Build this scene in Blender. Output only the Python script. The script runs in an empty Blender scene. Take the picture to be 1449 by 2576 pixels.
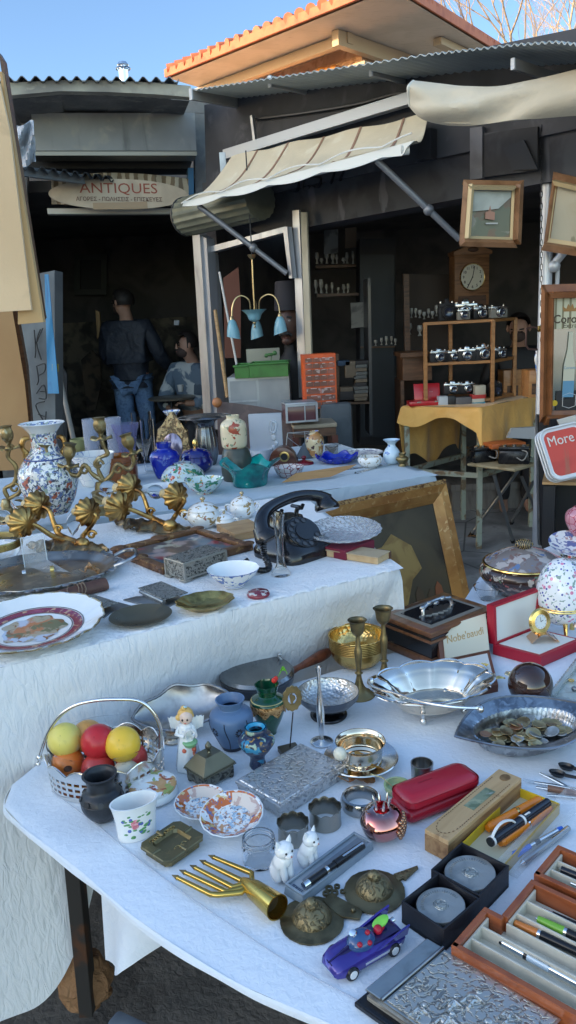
import bpy, bmesh, math, random
from mathutils import Vector, Matrix, noise as mnoise
S=bpy.context.scene; C=S.collection; R=math.radians; PI=math.pi
rnd=random.Random(7)
# ---------------------------------------------------------------- camera, sky, sun, exposure
FPX=1946.0; PITCH=R(13.9); ROLL=R(3.0); CAMZ=1.6
cd=bpy.data.cameras.new('camera'); cam=bpy.data.objects.new('camera',cd); C.objects.link(cam)
cd.sensor_fit='VERTICAL'; cd.sensor_height=36; cd.lens=36*FPX/2576; cd.clip_start=.02; cd.clip_end=4000
_fw=Vector((0,math.cos(PITCH),-math.sin(PITCH))); _u0=Vector((0,math.sin(PITCH),math.cos(PITCH)))
_r=Vector((math.cos(ROLL),0,0))-_u0*math.sin(ROLL); _u=_u0*math.cos(ROLL)+Vector((math.sin(ROLL),0,0))
cam.matrix_world=Matrix(((_r.x,_u.x,-_fw.x,0),(_r.y,_u.y,-_fw.y,0),(_r.z,_u.z,-_fw.z,CAMZ),(0,0,0,1)))
S.camera=cam
SUN_EL=R(12); SUN_AZ=R(-116)      # azimuth measured from +Y towards +X
w=bpy.data.worlds.new('World'); S.world=w; w.use_nodes=True; wt=w.node_tree
bg=wt.nodes['Background']; sk=wt.nodes.new('ShaderNodeTexSky'); sk.sky_type='NISHITA'; sk.sun_disc=False
sk.sun_elevation=SUN_EL; sk.sun_rotation=SUN_AZ; sk.altitude=50; sk.air_density=.8; sk.dust_density=1.0; sk.ozone_density=2.3
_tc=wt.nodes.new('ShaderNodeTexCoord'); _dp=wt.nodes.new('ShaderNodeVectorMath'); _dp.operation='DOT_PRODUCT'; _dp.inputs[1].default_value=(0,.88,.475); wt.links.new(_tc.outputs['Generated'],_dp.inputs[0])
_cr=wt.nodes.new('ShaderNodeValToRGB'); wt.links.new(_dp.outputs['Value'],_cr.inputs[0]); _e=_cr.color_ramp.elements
_e[0].position=0; _e[0].color=(2.3,2.0,1.6,1); _e[1].position=.86; _e[1].color=(.88,.89,.90,1); _m=_cr.color_ramp.elements.new(.55); _m.color=(1.75,1.75,1.7,1)  # sky gain: dimmer ahead, brighter and warmer overhead and behind as added fill
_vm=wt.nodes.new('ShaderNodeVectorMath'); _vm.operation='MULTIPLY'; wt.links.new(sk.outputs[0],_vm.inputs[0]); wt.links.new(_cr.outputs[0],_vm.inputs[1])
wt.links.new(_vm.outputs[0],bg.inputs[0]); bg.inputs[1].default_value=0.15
sl=bpy.data.lights.new('sun','SUN'); sl.energy=3.0; sl.angle=R(.5); sl.color=(1,.72,.42)
so=bpy.data.objects.new('sun',sl); C.objects.link(so)
sd=Vector((math.sin(SUN_AZ)*math.cos(SUN_EL),math.cos(SUN_AZ)*math.cos(SUN_EL),math.sin(SUN_EL)))
so.rotation_euler=(-sd).to_track_quat('-Z','Y').to_euler(); so.location=sd*60
S.view_settings.view_transform='Standard'; S.view_settings.look='None'; S.view_settings.gamma=1; S.view_settings.use_curve_mapping=False
S.view_settings.exposure=1.48
S.cycles.max_bounces=10; S.cycles.transmission_bounces=10; S.cycles.transparent_max_bounces=12
S.cycles.caustics_reflective=True; S.cycles.caustics_refractive=True; S.cycles.blur_glossy=.5
# ---------------------------------------------------------------- where a sight line meets a plane (metres)
def ray(u,v): return _fw+_r*((u-724.5)/FPX)-_u*((v-1288)/FPX)
O=Vector((0,0,CAMZ))
def G(u,v,z): d=ray(u,v); return O+d*((z-CAMZ)/d.z)
def A(u,v,y): d=ray(u,v); return O+d*(y/d.y)
def PL(u,v,p,n):
 d=ray(u,v); n=Vector(n); return O+d*((Vector(p)-O).dot(n)/d.dot(n))
def mpp(p): return (Vector(p)-O).dot(_fw)/FPX
T1=.75; T2=.96; T3=.90
# ---------------------------------------------------------------- helpers
def tag(o,label=None,cat=None,group=None,kind=None):
 if label: o['label']=label
 if cat: o['category']=cat
 if group: o['group']=group
 if kind: o['kind']=kind
 return o
def T(name,label,cat,loc,rz=0,group=None,rx=0,ry=0):
 o=bpy.data.objects.new(name,None); C.objects.link(o); o.empty_display_size=.05
 o.location=loc; o.rotation_euler=(rx,ry,rz); return tag(o,label,cat,group)
def P(name,bm,m,parent=None,smooth=True,loc=None,rot=None,label=None):
 me=bpy.data.meshes.new(name)
 try: bmesh.ops.recalc_face_normals(bm,faces=bm.faces)
 except Exception: pass
 bm.to_mesh(me); bm.free()
 ms=m if isinstance(m,(list,tuple)) else [m]
 for x in ms: me.materials.append(x)
 o=bpy.data.objects.new(name,me); C.objects.link(o)
 if parent:
  o.parent=parent
  if parent in WORLDP: o.matrix_parent_inverse=Matrix.Translation(-parent.location)
 if loc is not None: o.location=loc
 if rot is not None: o.rotation_euler=rot
 if smooth:
  me.polygons.foreach_set('use_smooth',[True]*len(me.polygons))
  try: me.set_sharp_from_angle(angle=R(38))
  except Exception: pass
 if label: o['label']=label
 return o
WORLDP=[]   # things whose parts are given in world metres
def TM(name,label,cat,bm,m,loc=(0,0,0),rz=0,group=None,rx=0,ry=0,smooth=True):
 o=P(name,bm,m,None,smooth,loc,(rx,ry,rz)); return tag(o,label,cat,group)
def ST(name,bm,m,kind='structure',smooth=False): o=P(name,bm,m,None,smooth); o['kind']=kind; return o
def copy_tree(o,parent=None,**kw):
 c=o.copy(); C.objects.link(c)
 if parent: c.parent=parent
 for ch in list(o.children): copy_tree(ch,c)
 return c
def NB(): return bmesh.new()
def mtx(c=(0,0,0),rot=(0,0,0)):
 from mathutils import Euler
 return Matrix.Translation(Vector(c))@Euler(rot).to_matrix().to_4x4()
def box(sx,sy,sz,c=(0,0,0),rot=(0,0,0),bev=0,bm=None,taper=1,seg=2):
 """c is the centre of the BOTTOM face"""
 b=bmesh.new(); m=mtx(c,rot)
 x,y=sx/2,sy/2
 vs=[b.verts.new(p) for p in ((-x,-y,0),(x,-y,0),(x,y,0),(-x,y,0),(-x*taper,-y*taper,sz),(x*taper,-y*taper,sz),(x*taper,y*taper,sz),(-x*taper,y*taper,sz))]
 for f in ((3,2,1,0),(4,5,6,7),(0,1,5,4),(1,2,6,5),(2,3,7,6),(3,0,4,7)): b.faces.new([vs[i] for i in f])
 if bev: bmesh.ops.bevel(b,geom=b.edges[:],offset=bev,segments=seg,affect='EDGES',profile=.5)
 b.transform(m); return join(bm,b)
def join(bm,b):
 if bm is None: return b
 me=bpy.data.meshes.new('t'); b.to_mesh(me); b.free(); bm.from_mesh(me); bpy.data.meshes.remove(me); return bm
def lathe(prof,n=32,flute=None,bm=None,m=None,sq=None,cap=True,ell=1.0):
 """prof: (radius,z) from bottom to top, may fold back inside; flute(t,k)->radius factor"""
 b=bmesh.new(); rings=[]
 for k,(r,z) in enumerate(prof):
  if r<1e-6: rings.append([b.verts.new((0,0,z))]); continue
  ring=[]
  for i in range(n):
   t=2*PI*i/n; f=flute(t,k) if flute else 1
   zz=z
   if isinstance(f,tuple): f,dz=f; zz=z+dz
   if sq: # superellipse
    cc,ss=math.cos(t),math.sin(t); f*=(abs(cc)**sq+abs(ss)**sq)**(-1/sq)
   ring.append(b.verts.new((r*f*math.cos(t),ell*r*f*math.sin(t),zz)))
  rings.append(ring)
 for a,c in zip(rings,rings[1:]):
  for i in range(n):
   j=(i+1)%n
   if len(a)==1 and len(c)==1: continue
   if len(a)==1: b.faces.new((a[0],c[j],c[i]))
   elif len(c)==1: b.faces.new((a[i],a[j],c[0]))
   else: b.faces.new((a[i],a[j],c[j],c[i]))
 if cap:
  if len(rings[0])>1: b.faces.new(rings[0][::-1])
  if len(rings[-1])>1: b.faces.new(rings[-1])
 if m is not None: b.transform(m)
 return join(bm,b)
def smoothprof(pts,k=4):
 """Catmull-Rom through the control points"""
 out=[]; n=len(pts)
 for i in range(n-1):
  p0=pts[max(i-1,0)];p1=pts[i];p2=pts[i+1];p3=pts[min(i+2,n-1)]
  for s in range(k):
   t=s/k
   out.append(tuple(.5*((2*b)+(-a+c)*t+(2*a-5*b+4*c-d)*t*t+(-a+3*b-3*c+d)*t**3) for a,b,c,d in zip(p0,p1,p2,p3)))
 out.append(tuple(pts[-1])); return out
def hollow(pts,th=.003,k=4,floor=None):
 """outer profile (r,z) -> closed walled profile"""
 o=smoothprof(pts,k) if k else list(pts); o=[(max(r,0),z) for r,z in o]
 zf=floor if floor is not None else o[0][1]+th*1.5
 inn=[(max(r-th,.0005),max(z,zf)) for r,z in reversed(o) if z>zf]
 return [(0,o[0][1])]+o+inn+[(0,zf)]
def tube(pts,r,n=8,bm=None,closed=False,flat=1.0):
 pts=[Vector(p) for p in pts]; b=bmesh.new(); N=len(pts)
 rr=r if isinstance(r,(list,tuple)) else [r]*N
 rings=[]; up=None
 for i,p in enumerate(pts):
  if closed: t=pts[(i+1)%N]-pts[i-1]
  else: t=pts[min(i+1,N-1)]-pts[max(i-1,0)]
  if t.length<1e-9: t=Vector((0,0,1))
  t.normalize()
  if up is None:
   up=Vector((0,0,1)) if abs(t.z)<.9 else Vector((1,0,0))
  x=up-t*up.dot(t)
  if x.length<1e-6: x=t.orthogonal()
  x.normalize(); y=t.cross(x); up=x
  rings.append([b.verts.new(p+(x*math.cos(2*PI*k/n)*flat+y*math.sin(2*PI*k/n))*rr[i]) for k in range(n)])
 for i in range(N if closed else N-1):
  a,c=rings[i],rings[(i+1)%N]
  for k in range(n): b.faces.new((a[k],a[(k+1)%n],c[(k+1)%n],c[k]))
 if not closed: b.faces.new(rings[0][::-1]); b.faces.new(rings[-1])
 return join(bm,b)
def curve(pts,k=5): return smoothprof([tuple(p) for p in pts],k)
def prism(out,z0,z1,bev=0,bm=None,m=None,seg=2):
 b=bmesh.new(); lo=[b.verts.new((x,y,z0)) for x,y in out]; hi=[b.verts.new((x,y,z1)) for x,y in out]; n=len(out)
 b.faces.new(lo[::-1]); b.faces.new(hi)
 for i in range(n): b.faces.new((lo[i],lo[(i+1)%n],hi[(i+1)%n],hi[i]))
 if bev:
  es=[e for e in b.edges if abs(e.verts[0].co.z-e.verts[1].co.z)<1e-9]
  bmesh.ops.bevel(b,geom=es,offset=bev,segments=seg,affect='EDGES',profile=.5)
 if m is not None: b.transform(m)
 return join(bm,b)
def sheet(fn,nu,nv,th=0,bm=None):
 b=bmesh.new(); g=[[b.verts.new(fn(i/nu,j/nv)) for j in range(nv+1)] for i in range(nu+1)]
 for i in range(nu):
  for j in range(nv): b.faces.new((g[i][j],g[i+1][j],g[i+1][j+1],g[i][j+1]))
 if th: bmesh.ops.recalc_face_normals(b,faces=b.faces); bmesh.ops.solidify(b,geom=b.faces[:],thickness=th)
 return join(bm,b)
def quad(pts,th,bm=None):
 """planar polygon with thickness along its normal (away from the seen side)"""
 b=bmesh.new(); vs=[Vector(p) for p in pts]; n=(vs[1]-vs[0]).cross(vs[2]-vs[1]).normalized()
 if n.dot(O-vs[0])<0: n=-n
 a=[b.verts.new(p) for p in vs]; c=[b.verts.new(p-n*th) for p in vs]; k=len(vs)
 b.faces.new(a); b.faces.new(c[::-1])
 for i in range(k): b.faces.new((a[i],a[(i+1)%k],c[(i+1)%k],c[i]))
 return join(bm,b)
def ball(r,c=(0,0,0),n=16,bm=None,sc=(1,1,1)):
 b=bmesh.new(); bmesh.ops.create_uvsphere(b,u_segments=n*2,v_segments=n,radius=r); b.transform(Matrix.Translation(Vector(c))@Matrix.Diagonal((*sc,1))); return join(bm,b)
def rod(p,q,r,bm=None,n=10,r2=None): return tube([p,q],[r,r if r2 is None else r2],n,bm)
def beam(p,q,wd,ht,bm=None,bev=.002):
 p=Vector(p);q=Vector(q);d=q-p;L=d.length;d.normalize()
 s=d.cross(Vector((0,0,1))); s=s.normalized() if s.length>1e-4 else Vector((1,0,0)); t=s.cross(d)
 b=box(wd,ht,L,bev=bev); b.transform(Matrix(((s.x,t.x,d.x,p.x),(s.y,t.y,d.y,p.y),(s.z,t.z,d.z,p.z),(0,0,0,1)))); return join(bm,b)
_txt={}
def textbm(s,size,ext=.0006,align='CENTER',sx=1.0,shear=0,bold=0):
 cu=bpy.data.curves.new('t','FONT'); cu.body=s; cu.size=size; cu.extrude=ext; cu.align_x=align; cu.align_y='CENTER'; cu.shear=shear; cu.offset=bold; cu.resolution_u=3
 o=bpy.data.objects.new('t',cu); C.objects.link(o); dg=bpy.context.evaluated_depsgraph_get(); dg.update()
 me=bpy.data.meshes.new_from_object(o.evaluated_get(dg)); b=bmesh.new(); b.from_mesh(me)
 bpy.data.objects.remove(o); bpy.data.curves.remove(cu); bpy.data.meshes.remove(me)
 b.transform(Matrix.Diagonal((sx,1,1,1))); return b
def xf(bm,c=(0,0,0),rot=(0,0,0)): bm.transform(mtx(c,rot)); return bm
def foot(z,c0,c1,c2):
 """rectangle on plane z from three picture corners: c0 shared. -> centre, rz, sx, sy"""
 a,b,c=G(*c0,z),G(*c1,z),G(*c2,z); x=(b-a); sx=x.length; w_=c-a; sy=w_.length
 g=x.to_2d().angle_signed(w_.to_2d()); sg=1 if g<0 else -1; cor=(abs(g)-PI/2)/2   # share the error of a measured corner between both sides
 an=math.atan2(x.y,x.x)+sg*cor; x=Vector((math.cos(an),math.sin(an),0)); y=Vector((-x.y,x.x,0))*sg
 ctr=a+(b-a)*.25+x*sx*.25+w_*.25+y*sy*.25; return ctr,an,sx,sy
def spot(u,vb,z,rbpx=0):
 """base point: vb is the lowest visible pixel row of a round base of half-width rbpx"""
 p=G(u,vb,z)
 if rbpx: p=p+Vector((p.x,p.y,0)).normalized()*(rbpx*mpp(p))
 return p
def hgt(p,u,vt,back=0): return A(u,vt,p.y+back).z-p.z
# ---------------------------------------------------------------- materials
_M={}
def _n(nt,t,**kw):
 n=nt.nodes.new(t)
 for k,v in kw.items(): setattr(n,k,v)
 return n
def _mix(nt,fac,a,b):
 n=nt.nodes.new('ShaderNodeMix'); n.data_type='RGBA'; n.clamp_factor=True
 for s,x in ((0,fac),(6,a),(7,b)):
  if hasattr(x,'links'): nt.links.new(x,n.inputs[s])
  else: n.inputs[s].default_value=x if s==0 else (*x[:3],1)
 return n.outputs[2]
def _coord(nt,scale=None,seed=0):
 tc=nt.nodes.new('ShaderNodeTexCoord'); o=tc.outputs['Object']
 mp=nt.nodes.new('ShaderNodeMapping'); nt.links.new(o,mp.inputs[0]); mp.inputs['Location'].default_value=(seed*1.37,seed*.71,seed*2.3)
 if scale: mp.inputs['Scale'].default_value=scale
 return mp.outputs[0]
def _tex(nt,kind,scale,co,detail=3,dist=0,out=None):
 if kind=='noise':
  n=nt.nodes.new('ShaderNodeTexNoise'); n.inputs['Scale'].default_value=scale; n.inputs['Detail'].default_value=detail; n.inputs['Distortion'].default_value=dist; o=n.outputs[0]
 elif kind=='voro':
  n=nt.nodes.new('ShaderNodeTexVoronoi'); n.inputs['Scale'].default_value=scale; o=n.outputs['Distance']
 elif kind=='cell':
  n=nt.nodes.new('ShaderNodeTexVoronoi'); n.inputs['Scale'].default_value=scale; o=n.outputs['Color']
 elif kind=='crack':
  n=nt.nodes.new('ShaderNodeTexVoronoi'); n.feature='DISTANCE_TO_EDGE'; n.inputs['Scale'].default_value=scale; o=n.outputs['Distance']
 elif kind=='wave':
  n=nt.nodes.new('ShaderNodeTexWave'); n.inputs['Scale'].default_value=scale; n.inputs['Distortion'].default_value=dist; n.inputs['Detail'].default_value=detail; n.inputs['Detail Scale'].default_value=1.5; o=n.outputs['Fac']
 nt.links.new(co,n.inputs['Vector']); return o
def _ramp(nt,src,lo,hi):
 n=nt.nodes.new('ShaderNodeMapRange'); n.interpolation_type='SMOOTHSTEP'; nt.links.new(src,n.inputs[0]); n.inputs[1].default_value=lo; n.inputs[2].default_value=hi; return n.outputs[0]
def M(name,col,rough=.5,metal=0,layers=(),bump=None,trans=0,ior=1.45,coat=0,spec=.5,emit=None,sss=0,alpha=1,rvar=0,sheen=0):
 """layers: (kind,scale,lo,hi,colour[,stretch,seed]) painted over col; bump: list of (kind,scale,height[,stretch])"""
 if name in _M: return _M[name]
 m=bpy.data.materials.new(name); m.use_nodes=True; nt=m.node_tree; b=nt.nodes['Principled BSDF']; _M[name]=m
 b.inputs['Base Color'].default_value=(*col,1); b.inputs['Roughness'].default_value=rough; b.inputs['Metallic'].default_value=metal
 b.inputs['Transmission Weight'].default_value=trans; b.inputs['IOR'].default_value=ior; b.inputs['Coat Weight'].default_value=coat; b.inputs['Coat Roughness'].default_value=.08
 b.inputs['Specular IOR Level'].default_value=spec; b.inputs['Alpha'].default_value=alpha
 if sheen: b.inputs['Sheen Weight'].default_value=sheen
 if sss: b.inputs['Subsurface Weight'].default_value=sss; b.inputs['Subsurface Radius'].default_value=(.01,.006,.004)
 if emit: b.inputs['Emission Color'].default_value=(*emit[:3],1); b.inputs['Emission Strength'].default_value=emit[3]
 cur=tuple(col)
 for i,l in enumerate(layers):
  kind,sc,lo,hi,c=l[:5]; st=l[5] if len(l)>5 else None; seed=l[6] if len(l)>6 else i+1
  co=_coord(nt,st,seed); src=_tex(nt,kind,sc,co,4,.4 if kind!='wave' else 3); f=_ramp(nt,src,lo,hi); cur=_mix(nt,f,cur,c)
 if layers: nt.links.new(cur,b.inputs['Base Color'])
 if rvar:
  f=_tex(nt,'noise',rvar[0],_coord(nt,None,9),4); n=nt.nodes.new('ShaderNodeMapRange'); nt.links.new(f,n.inputs[0]); n.inputs[1].default_value=.3;n.inputs[2].default_value=.7;n.inputs[3].default_value=rvar[1];n.inputs[4].default_value=rvar[2]; nt.links.new(n.outputs[0],b.inputs['Roughness'])
 if bump:
  prev=None
  for l in bump:
   kind,sc,h=l[:3]; st=l[3] if len(l)>3 else None
   src=_tex(nt,kind,sc,_coord(nt,st,2),3,l[4] if len(l)>4 else .5)
   bp=nt.nodes.new('ShaderNodeBump'); bp.inputs['Strength'].default_value=1; bp.inputs['Distance'].default_value=h; nt.links.new(src,bp.inputs['Height'])
   if prev: nt.links.new(prev,bp.inputs['Normal'])
   prev=bp.outputs[0]
  nt.links.new(prev,b.inputs['Normal'])
 return m
def relief(name,light,dark,scale,h=.0015,metal=.85,rough=.4,kind='noise',lo=.38,hi=.58,stretch=None,dist=1.2):
 """chased / cast metal: dark patina stays in the recesses of the pattern"""
 if name in _M: return _M[name]
 m=bpy.data.materials.new(name); m.use_nodes=True; nt=m.node_tree; b=nt.nodes['Principled BSDF']; _M[name]=m
 co=_coord(nt,stretch,3); a=_tex(nt,kind,scale,co,2.5,dist); f=_ramp(nt,a,lo,hi)
 a2=_tex(nt,'noise',scale*.23,_coord(nt,None,5),3,.5); f2=_ramp(nt,a2,.35,.7)
 c=_mix(nt,f,dark,light); c=_mix(nt,f2,c,tuple(x*.72 for x in light)) if False else c
 nt.links.new(c,b.inputs['Base Color']); b.inputs['Metallic'].default_value=metal; b.inputs['Roughness'].default_value=rough
 bp=nt.nodes.new('ShaderNodeBump'); bp.inputs['Distance'].default_value=h; bp.inputs['Strength'].default_value=1; nt.links.new(f,bp.inputs['Height']); nt.links.new(bp.outputs[0],b.inputs['Normal'])
 return m
silver=M('silver',(.78,.76,.73),.16,1,rvar=(18,.08,.3))
tarnish=M('tarnished_silver',(.45,.44,.43),.3,1,[('noise',14,.45,.7,(.2,.19,.19))],bump=[('noise',60,.0004)])
pewter=M('pewter',(.36,.37,.39),.38,1,[('noise',9,.45,.7,(.2,.2,.21))])
chrome=M('chrome',(.8,.8,.8),.08,1)
brass=M('brass',(.62,.42,.15),.25,1,[('noise',16,.45,.75,(.33,.22,.08))],rvar=(20,.16,.4))
oldbrass=M('aged_brass',(.3,.22,.1),.42,.9,[('noise',18,.42,.7,(.13,.1,.055))],bump=[('noise',80,.0004)])
gilt=M('gilt_bronze',(.5,.3,.1),.32,.95,[('noise',26,.42,.68,(.14,.07,.025))],bump=[('noise',55,.0008)])
gold=M('gold',(.85,.58,.2),.2,1)
white_glaze=M('white_glaze',(.78,.79,.78),.12,0,coat=.4)
clearglass=M('clear_glass',(.97,.98,.98),.02,0,trans=1,ior=1.48)
blackplastic=M('black_plastic',(.012,.012,.014),.22,0,rvar=(25,.12,.4))
blackpaint=M('black_paint',(.015,.016,.02),.4)
wood_dark=M('dark_wood',(.1,.045,.022),.4,0,[('noise',9,.4,.7,(.045,.02,.01),(1,8,8))])
wood_mid=M('brown_wood',(.24,.115,.05),.45,0,[('noise',8,.4,.7,(.14,.06,.025),(1,9,9))])
wood_pale=M('pale_wood',(.45,.28,.13),.5,0,[('noise',8,.4,.7,(.32,.18,.08),(1,10,10))])
steel=M('galvanised_steel',(.42,.44,.46),.4,.8,[('noise',7,.4,.7,(.3,.31,.33))])
alum=M('aluminium_frame',(.4,.42,.45),.4,.6,[('noise',5,.4,.75,(.26,.27,.3),(3,3,.6))])
# ================================================================ SETTING
f_=Vector((.675,-.738,0)).normalized(); n_=Vector((.738,.675,0)).normalized()   # right shop front: along, inwards
PIL=A(507,800,5.9); PIL.z=0
def F(t,d=0,z=0): p=PIL+f_*t+n_*d; return Vector((p.x,p.y,z))           # along the front, depth behind it, height
lf=Vector((.978,.208,0)); ln=Vector((-.208,.978,0)); LP=Vector((-1.80,6.0,0))
def L(t,d=0,z=0): p=LP+lf*t+ln*d; return Vector((p.x,p.y,z))
def onF(u,v,d=0): return PL(u,v,F(0,d),n_)
def onL(u,v,d=0): return PL(u,v,L(0,d),ln)
asphalt=M('asphalt',(.13,.115,.1),.85,0,[('noise',5,.4,.7,(.07,.06,.052)),('noise',40,.58,.7,(.12,.11,.1)),('noise',2,.55,.75,(.09,.08,.07))],bump=[('noise',60,.006),('noise',12,.01)])
concrete=M('worn_concrete',(.4,.385,.365),.85,0,[('noise',1.6,.42,.66,(.15,.145,.14)),('noise',22,.55,.75,(.27,.26,.25)),('crack',1.1,.012,0,(.1,.1,.095))],bump=[('noise',40,.003)])
bm=sheet(lambda a,b:Vector((-300+600*a,-300+600*b,0)),2,2); ST('ground',bm,M('bounce_earth',(.36,.3,.22),.9,0,[('noise',.6,.4,.7,(.3,.25,.18))]))  # unseen far ground made pale to bounce sunlight up to the eaves
bm=NB(); vs=[bm.verts.new(p) for p in ((-12,-9,.003),(12,-9,.003),(12,3.2,.003),(-12,3.2,.003))]; bm.faces.new(vs); ST('pavement',bm,asphalt)
bm=NB(); vs=[bm.verts.new(p) for p in ((-12,2.5,.007),(12,2.2,.007),(12,12,.007),(-12,12,.007))]; bm.faces.new(vs); ST('paving',bm,concrete)
# ---- unseen house behind the photographer, placed and sized to throw the market into shade
plaster=M('cream_plaster',(.5,.42,.32),.8,0,[('noise',.8,.4,.7,(.42,.35,.27))])
nb_rz=math.atan2(sd.x,-sd.y)
cx=Vector((sd.x,sd.y,0)).normalized()*24
t=T('shade_house','unseen tall cream plaster house behind the viewer, placed to shade the market','house',cx,nb_rz)
P('wall',box(24,6,9.2),plaster,t,False)
P('roof',box(24.6,6.6,.25,(0,0,9.2)),M('flat_roof',(.25,.22,.2),.8),t,False)
glassdark=M('dark_window_glass',(.02,.025,.03),.05)
for i in range(5):
 for k in range(2):
  wv=P('window',box(1.2,.08,1.5,(-10+i*5,-3.02,1.6+k*3.2)),glassdark,t,False)
  wv2=P('window',box(1.2,.08,1.5,(-10+i*5,3.02,1.6+k*3.2)),glassdark,t,False)
# ---- left shop
grime=M('grimy_plaster',(.19,.185,.175),.85,0,[('noise',2.2,.42,.68,(.11,.11,.11)),('noise',9,.5,.75,(.24,.23,.21))],bump=[('noise',30,.004)])
fasc=M('stained_fascia',(.4,.37,.3),.75,0,[('noise',3,.4,.65,(.24,.22,.19)),('noise',14,.55,.75,(.48,.43,.33))])
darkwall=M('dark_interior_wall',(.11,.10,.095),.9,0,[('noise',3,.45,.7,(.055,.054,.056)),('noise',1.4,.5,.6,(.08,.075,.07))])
mottled=M('peeling_interior_plaster',(.24,.2,.15),.9,0,[('noise',2.4,.46,.56,(.06,.055,.05)),('noise',7,.45,.6,(.12,.1,.08))])
corr=M('corrugated_steel',(.22,.23,.25),.5,.6,[('noise',3,.4,.7,(.09,.095,.1))])
galv=M('weathered_galvanised_sheet',(.34,.37,.36),.6,.1,[('noise',2,.4,.7,(.25,.275,.27))])
def corrugated(p00,p10,p01,p11,waves,amp,th=.004,up=Vector((0,0,1)),step=6):
 def fn(a,b):
  x=p00.lerp(p10,a).lerp(p01.lerp(p11,a),b); return x+up*amp*math.sin(a*waves*2*PI)
 return sheet(fn,waves*step,2,th)
t=T('antiques_shop','dark open-fronted shop with a grey shutter box, stained curved fascia and corrugated roof','shop',L(0)); WORLDP.append(t)
a=[onL(20,300),onL(70,300),onL(85,1110),onL(85,1110)]
P('wall',quad([onL(-60,232),onL(575,232),onL(575,284),onL(-60,284)],.15,box(.3,.2,2.7,L(-.25,.1,0),(0,0,.21))),grime,t,False)
P('jamb',quad([onL(490,285),onL(520,285),onL(540,600),onL(492,600)],.12),grime,t,False); P('jamb',quad([onL(-60,285),onL(74,285),onL(66,560),onL(-60,560)],.12),grime,t,False)
shutter=M('grey_shutter_box',(.3,.3,.29),.6,.1,[('noise',1.6,.42,.7,(.2,.2,.2)),('noise',6,.55,.75,(.38,.35,.3)),('noise',3,.6,.75,(.14,.14,.14),(3,3,.5))])
sb=P('shutter_box',quad([onL(78,284,-.28),onL(490,284,-.28),onL(494,379,-.28),onL(88,379,-.28)],.3),shutter,t,False)
P('bottom_rail',quad([onL(86,381,-.3),onL(495,381,-.3),onL(495,391,-.3),onL(88,391,-.3)],.2),M('rail_metal',(.3,.28,.24),.45,.5),sb,False)
P('lintel',quad([onL(62,394,-.02),onL(486,394,-.02),onL(478,424,-.02),onL(62,424,-.02)],.25),M('black_lintel',(.02,.02,.02),.7),t,False)
P('blue_post',quad([onL(473,422,-.06),onL(487,422,-.06),onL(489,560,-.06),onL(477,560,-.06)],.1),M('blue_paint',(.03,.13,.25),.5),t,False)
P('sign_beam',quad([onL(118,524,-.1),onL(456,524,-.1),onL(460,537,-.1),onL(120,538,-.1)],.08),M('white_beam',(.5,.47,.4),.6),t,False)
fa=[onL(u,v,-.75) for u,v in ((-80,212),(20,208),(150,202),(270,202),(390,208),(480,216))]
fb=[onL(u,v,-.75) for u,v in ((-80,246),(20,240),(150,229),(270,231),(390,237),(480,244))]
bm=NB()
for i in range(len(fa)-1): quad([fa[i],fa[i+1],fb[i+1],fb[i]],.08,bm)
P('fascia',bm,fasc,t,False)
bm=NB()
for i in range(len(fa)-1):
 a0,b0=fb[i]+ln*.09,fb[i+1]+ln*.09; a1=a0+ln*.75; b1=b0+ln*.75; a1.z=b1.z=min(a0.z,b0.z)+.02
 v=[bm.verts.new(x) for x in (a0,b0,b1,a1)]; bm.faces.new(v)
P('soffit',bm,grime,t,False)
zr=fa[2].z+.02
r0=L(-.5,-.95,zr+.0);r1=L(1.42,-.95,zr+.0)
pa=onL(-60,196,-.79);pb=onL(450,199,-.79)
rf=P('roof',corrugated(pa,pb,pa+ln*4+Vector((0,0,.25)),pb+ln*4+Vector((0,0,.25)),15,.016),corr,t)
cp=onL(311,186,.6)
k=mpp(cp)
ch=P('chimney',lathe(hollow([(13*k,-.3),(13*k,12*k)],.003,0),16,m=Matrix.Translation(cp)),chrome,rf)
cap=lathe([(0,17*k),(14*k,17*k),(15*k,20*k),(10*k,27*k),(0,28*k)],16,m=Matrix.Translation(cp))
lathe([(18*k,10*k),(19*k,12*k),(18*k,13*k),(16*k,12*k)],16,bm=cap,m=Matrix.Translation(cp),cap=False)
for i in range(6): rod(cp+Vector((math.cos(i)*15*k,math.sin(i)*15*k,8*k)),cp+Vector((math.cos(i)*13*k,math.sin(i)*13*k,19*k)),.8*k,cap,6)
P('chimney_cap',cap,chrome,ch)
room=box(.1,4.6,2.75,L(-.55,2.2,0),(0,0,.21))
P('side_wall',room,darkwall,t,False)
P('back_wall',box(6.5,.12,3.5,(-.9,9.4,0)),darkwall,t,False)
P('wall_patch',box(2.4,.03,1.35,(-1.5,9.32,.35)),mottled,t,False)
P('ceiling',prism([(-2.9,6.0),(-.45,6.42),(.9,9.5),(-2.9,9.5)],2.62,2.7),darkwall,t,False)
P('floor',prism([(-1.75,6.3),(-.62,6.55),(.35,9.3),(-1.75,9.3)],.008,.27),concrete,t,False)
P('partition',beam(F(-.02,.16,1.3),Vector((.45,9.4,1.3)),.08,2.6),darkwall,t,False)
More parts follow.
